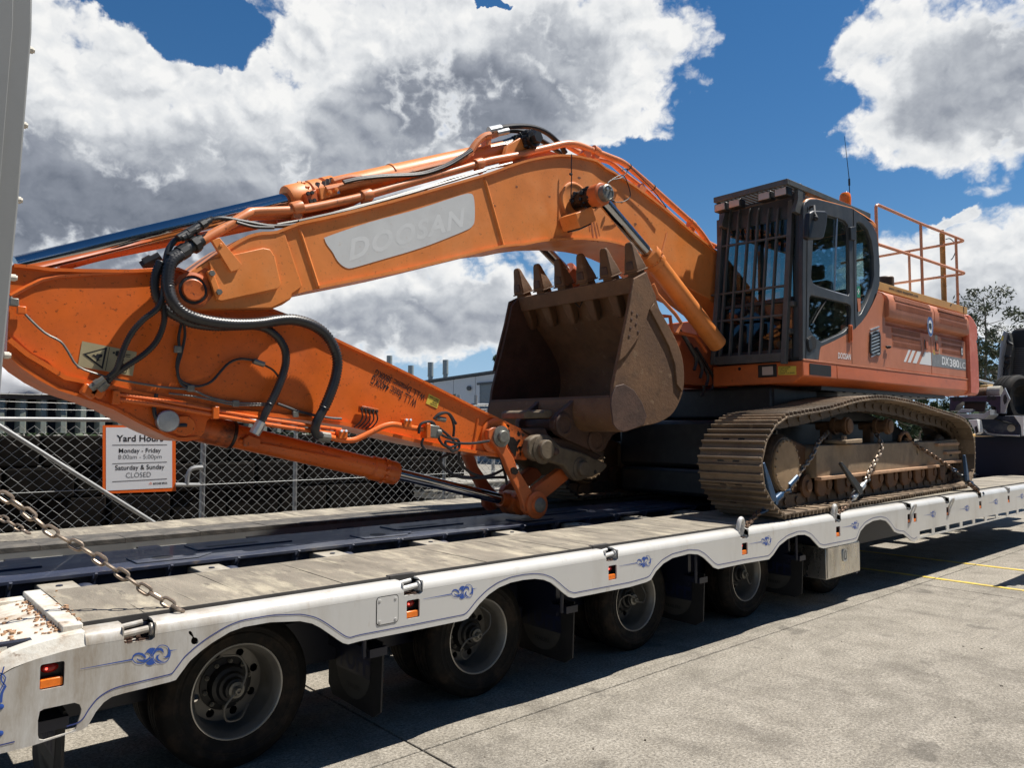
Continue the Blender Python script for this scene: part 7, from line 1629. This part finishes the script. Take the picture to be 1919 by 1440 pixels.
p = D(1925, 760, 48); tree(p.x, p.y, 8.5, 'gum tree half hidden behind the dark truck sleeper', .02, .26, 24, 100, .3, seed=31)
for i, (u, s_, h_, lab) in enumerate(((817, 62, 5.5, 'dark leafy tree between the two tall flues'), (792, 66, 4.9, 'dark tree low against the sky left of the tall flues'), (1000, 60, 7.6, 'dark tree top showing above the warehouse roof'), (965, 62, 7.5, 'round tree top behind the roof beside the bucket'))):
    p = D(u, 760, s_); tree(p.x, p.y, h_, lab, 0, .24, 22, 200, .3, 'leaf2', .17, 40+i, group='dark trees behind the warehouse')
p = D(838, 760, 38); tree(p.x, p.y, 3.3, 'small dark shrub in front of the warehouse wall', 0, .3, 14, 120, .2, 'leaf2', .09, 61, .05, group='dark trees behind the warehouse')
for i, (x, y, h_) in enumerate(((24, -4.6, 13), (30, -7.5, 15), (37, -8.5, 16), (21, -9, 13), (14, -12, 12), (6, -13, 13), (-3, -12.5, 12), (-11, -11, 13))):  # first four mirror in the cab glass; last four added to block low sky
    tree(x, y, h_, ['nearest large gum tree across the yard from the trailer', 'tall gum tree second along the far row across the yard', 'tallest gum tree at the end of the row across the yard', 'gum tree standing well back across the yard', 'unseen gum tree added in front of the green shed to screen low sky', 'spreading gum tree added near the middle of the green shed as sky screen', 'gum tree added by the doorless end of the green shed as sky screen', 'gum tree added past the far end of the green shed as sky screen'][i], .02, .24, 26, 170, .3, 'leaf1', .24, 80+i, .22, group='gum trees across the yard')
# low wooded rise on the horizon
g = MB(); rn = random.Random(5)
for k in range(9000):
    a = rn.uniform(R(-5), R(110)); d = rn.uniform(150, 175); hh_ = 5.0+2.5*mnoise.noise(Vector((a*9, 0, 3)))+1.5*mnoise.noise(Vector((a*40, 2, 3)))
    c = Vector((d*math.cos(a), d*math.sin(a), rn.uniform(0, 1)**.7*hh_)); s = rn.uniform(.6, 1.4)
    u_ = Vector((rn.gauss(0, 1), rn.gauss(0, 1), rn.gauss(0, 1))).normalized(); w_ = u_.cross(Vector((rn.gauss(0, 1), rn.gauss(0, 1), rn.gauss(0, 1)))).normalized()
    g.v += [tuple(c-u_*s), tuple(c+w_*s*.7), tuple(c+u_*s), tuple(c-w_*s*.7)]; n = len(g.v); g.f.append([n-4, n-3, n-2, n-1]); g.sm.append(False)
tl_ = g.build('treeline', mt['leaf2'], kind='stuff'); tl_['label'] = 'distant low wooded rise along the horizon'
# ------------------------------------------------------------------ gooseneck, winch and the truck at the right edge
def fX(X, pts): return PX('f', X, pts)
def slab(nm, m, X, pts, dx, par, bevel=.01): g = MB(); g.prism(fX(X, pts), (dx, 0, 0)); return g.build(nm, m, par, bevel=bevel)
mt['purple'] = mat('faded_navy_purple_paint', (.022, .020, .048), .4, vary=.2, vs=4); mt['fair'] = mat('pale_grey_plate', (.27, .28, .30), .4, vary=.06)
slab('gooseneck_beam', mt['blue'], 17.3, [(240,812),(545,808),(600,890),(600,985),(215,980),(240,850)], 1.6, trailer)
slab('gooseneck_deck', mt['fair'], 16.6, [(0,795),(285,792),(340,758),(340,805),(295,838),(140,832),(0,815)], .5, trailer)
slab('deck_plate', mt['fair'], 16.8, [(60,785),(95,752),(190,755),(170,785)], .2, trailer)
slab('winch_frame', mt['purple'], 17.0, [(0,650),(430,640),(430,790),(390,790),(390,735),(330,715),(320,690),(110,690),(60,720),(40,765),(0,770)], .4, trailer)
slab('winch_cheek', mt['fair'], 16.9, [(430,640),(465,572),(508,668),(488,705),(465,785),(430,780)], .06, trailer, .004)
slab('cheek_hole', mt['dark'], 16.895, [(455,640),(470,625),(487,660),(480,700),(462,715),(452,680)], .004, trailer, 0)
for x, y in ((42, 668), (85, 668), (333, 660), (373, 660)): c_ = fX(16.99, [(x, y)])[0]; g = MB(); g.lathe(c_, (-1, 0, 0), [(.045, 0), (.045, .006), (0, .006)], 12); g.build('frame_hole', mt['dark'], trailer)
q = fX(17.25, [(330, 615), (440, 612)]); g = MB(); g.cyl(q[0], q[1], .13, 20); g.build('winch_drum', mt['outr'], trailer)
q = fX(17.3, [(200, 630), (330, 618)]); g = MB(); 
for k in range(12): p_ = q[0].lerp(q[1], k/11); g.lathe(p_, q[1]-q[0], [(.10, 0), (.13, .03), (.10, .06)], 14)
g.build('winch_rope', mt['dirt'], trailer, kind='stuff')
for k in range(8): p_ = fX(17.2, [(140+22*k, 715)])[0]; g = MB(); g.box(p_, (.05, .05, .28), Matrix.Rotation(.15, 3, 'X')); g.build('winch_spring', mt['black'], trailer)
slab('lower_frame', mt['navy'], 17.6, [(215,985),(640,985),(640,1345),(215,1350)], 1.2, trailer)
g = MB(); q = fX(17.25, [(250,918),(290,925),(350,965),(590,978)]); g.tube(smooth(q, 4), .02, 8); g.build('air_line', mt['steel'], trailer)
g = MB(); q = fX(17.25, [(335,815),(440,855),(580,890)]); g.tube(q, .02, 6); g.build('air_line', mt['black'], trailer)
slab('white_bracket', mt['whitevinyl'], 16.4, [(155,845),(232,840),(250,950),(220,970),(205,930),(180,880)], .25, trailer)
slab('side_marker', mt['dark'], 16.39, [(210,905),(230,895),(245,945),(222,962)], .01, trailer, 0)
c_ = fX(17.28, [(520, 915)])[0]; g = MB(); g.lathe(c_, (-1, 0, 0), [(.07, 0), (.07, .005), (0, .006)], 16); g.build('round_emblem', mt['outr'], trailer)
g = MB(); g.prism(fX(17.28, [(545,812),(626,812),(626,975),(610,975),(600,890)]), (.1, 0, 0)); g.build('gooseneck_nose', mt['whitevinyl'], trailer)
truck = empty('prime_mover', SX(*px('f', 580, 1350), 19.5), None, label='dark truck cab with a white side fairing cut off by the right edge', category='truck')
TX = 20.5
slab('sleeper_cab', mt['dark'], TX, [(505,120),(520,85),(560,68),(760,50),(760,790),(500,790)], 2.0, truck, .08)
for k in range(18): y_ = 235+18*k; g = MB(); g.prism(fX(TX-.012, [(515,y_),(760,y_-4),(760,y_+5),(515,y_+9)]), (.02, 0, 0)); g.build('sleeper_rib', mt['guard'], truck)
slab('side_fairing', mt['fair'], TX-.5, [(392,580),(432,150),(455,92),(472,92),(440,300),(418,580)], .25, truck, .02)
slab('fairing_inner', mt['guard'], TX-.25, [(440,305),(470,110),(500,100),(530,220),(515,400),(495,560),(430,580)], .2, truck, .02)
slab('marker_tape', mt['yellowlabel'], TX-.52, [(433,170),(442,135),(456,133),(450,172)], .02, truck, 0)
for P in ([(485,125),(490,180),(530,210)], [(450,310),(520,315)], [(430,350),(500,365),(515,340)], [(440,400),(470,410),(500,380)], [(430,360),(430,420),(470,470)], [(470,420),(475,560)]):
    g = MB(); g.tube(smooth(fX(TX-.3, P), 4), .03, 8); g.build('air_hose', mt['hose'], truck)
def bigtyre(par, c, ax, r, w, nm='tyre'):
    g = MB(); pr_ = [(r*.55, .05), (r*.6, .01), (r*.85, -.01), (r*.96, .02), (r, .06)]
    for q_ in (.3, .5, .7): pr_ += [(r, w*q_-.012), (r*.975, w*q_-.008), (r*.975, w*q_+.008), (r, w*q_+.012)]
    pr_ += [(r, w-.06), (r*.96, w-.02), (r*.85, w+.01), (r*.6, w-.01), (r*.55, w-.05)]
    g.lathe(c, ax, pr_, 48, close=True); return g.build(nm, mt['tyre'], par)
c_ = fX(18.6, [(600, 682)])[0]
sp_ = empty('spare_wheel', c_, None, label='large upright truck tyre above the gooseneck at the right edge', category='tyre')
bigtyre(sp_, c_+Vector((-.15, .25, 0)), (-.3, -1, 0), .53, .38)
c_ = fX(19.0, [(640, 1330)])[0]
bigtyre(truck, c_, (0, 1, 0), .5, .3)
g = MB(); a_ = fX(18.9, [(485,1350),(500,1290),(540,1235),(590,1205),(640,1200)]); b_ = [p_+Vector((0, -.0, .06)) for p_ in a_]
for i in range(len(a_)-1): g.add([a_[i], a_[i+1], a_[i+1]+Vector((.7, -.1, 0)), a_[i]+Vector((.7, -.1, 0)), a_[i]+Vector((0, 0, -.05)), a_[i+1]+Vector((0, 0, -.05))], [(0, 1, 2, 3), (0, 4, 5, 1)])
g.build('mudguard', mt['guard'], truck)
slab('guard_plate', mt['whitevinyl'], 18.85, [(585,1195),(640,1190),(640,1240),(590,1245)], .05, truck, .004)
ym = empty('yellow_loader', D(1838, 745, 32), None, label='yellow machine arm glimpsed behind the winch', category='loader')
q = [D(u, v, 32) for u, v in [(1833,735),(1838,722),(1848,721),(1858,727),(1866,731),(1862,738),(1845,740)]]; g = MB(); g.prism(q, Vector((.8, -.3, 0))); g.build('loader_arm', mt['tan'], ym, bevel=.03)
q = [D(u, v, 31) for u, v in [(1833,712.5),(1866,720.5)]]; g = MB(); g.cyl(q[0], q[1], .05, 8); g.build('loader_rod', mt['steel'], ym)
g = MB(); q = D(1845, 800, 32); g.box((q.x, q.y, .9), (2, 1.6, 1.6)); g.build('loader_body', mt['tan'], ym, bevel=.2)

p = D(1722, 770, 36); tree(p.x, p.y, 4.2, 'low green bush showing in the gap above the track', 0, .3, 20, 150, .15, 'leaf2', .10, 71, .06, group='dark trees behind the warehouse')
# a steel barrier gate standing just outside the frame, whose bars shade the yard
bg_ = empty('barrier_gate', (12.4, 2.84, 0), None, label='steel barrier gate with horizontal bars standing beside the yellow lines', category='gate')
for z in (.55, .85, 1.15, 1.45, 1.7): g = MB(); g.cyl((11.38, 2.84, z), (13.8, 2.84, z), .03, 10); g.build('gate_bar', mt['galv'], bg_)
for x in (11.5, 12.6, 13.7): g = MB(); g.cyl((x, 2.84, 0), (x, 2.84, 1.75), .035, 10); g.build('gate_post', mt['galv'], bg_)

# unseen shed added behind the camera to block low sky and deepen shade
mt['shed'] = mat('dark_green_shed_cladding', (.045, .06, .05), .6, vary=.1, vs=.5)
shd = empty('sky_blocking_shed', (4, -17, 0), None, label='unseen added dark green shed blocking low sky behind the camera', category='building')
for k in range(18): g = MB(); g.bx(-22+3*k, -22+3*k+2.98, -17.2, -17, 0, 7.5); g.build('wall_panel', mt['shed'], shd)
g = MB(); g.bx(-22.3, 32.3, -30, -16.7, 7.5, 7.8); g.build('roof', mt['rooftrim'], shd)
g = MB(); g.bx(-22, 32, -29.8, -17.21, 0, 7.49); g.build('shed_body', mt['shed'], shd)
for k in range(4): g = MB(); g.bx(-15+11*k, -10.5+11*k, -16.99, -16.93, 0, 4.6); g.build('roller_door', mt['shutter'], shd)
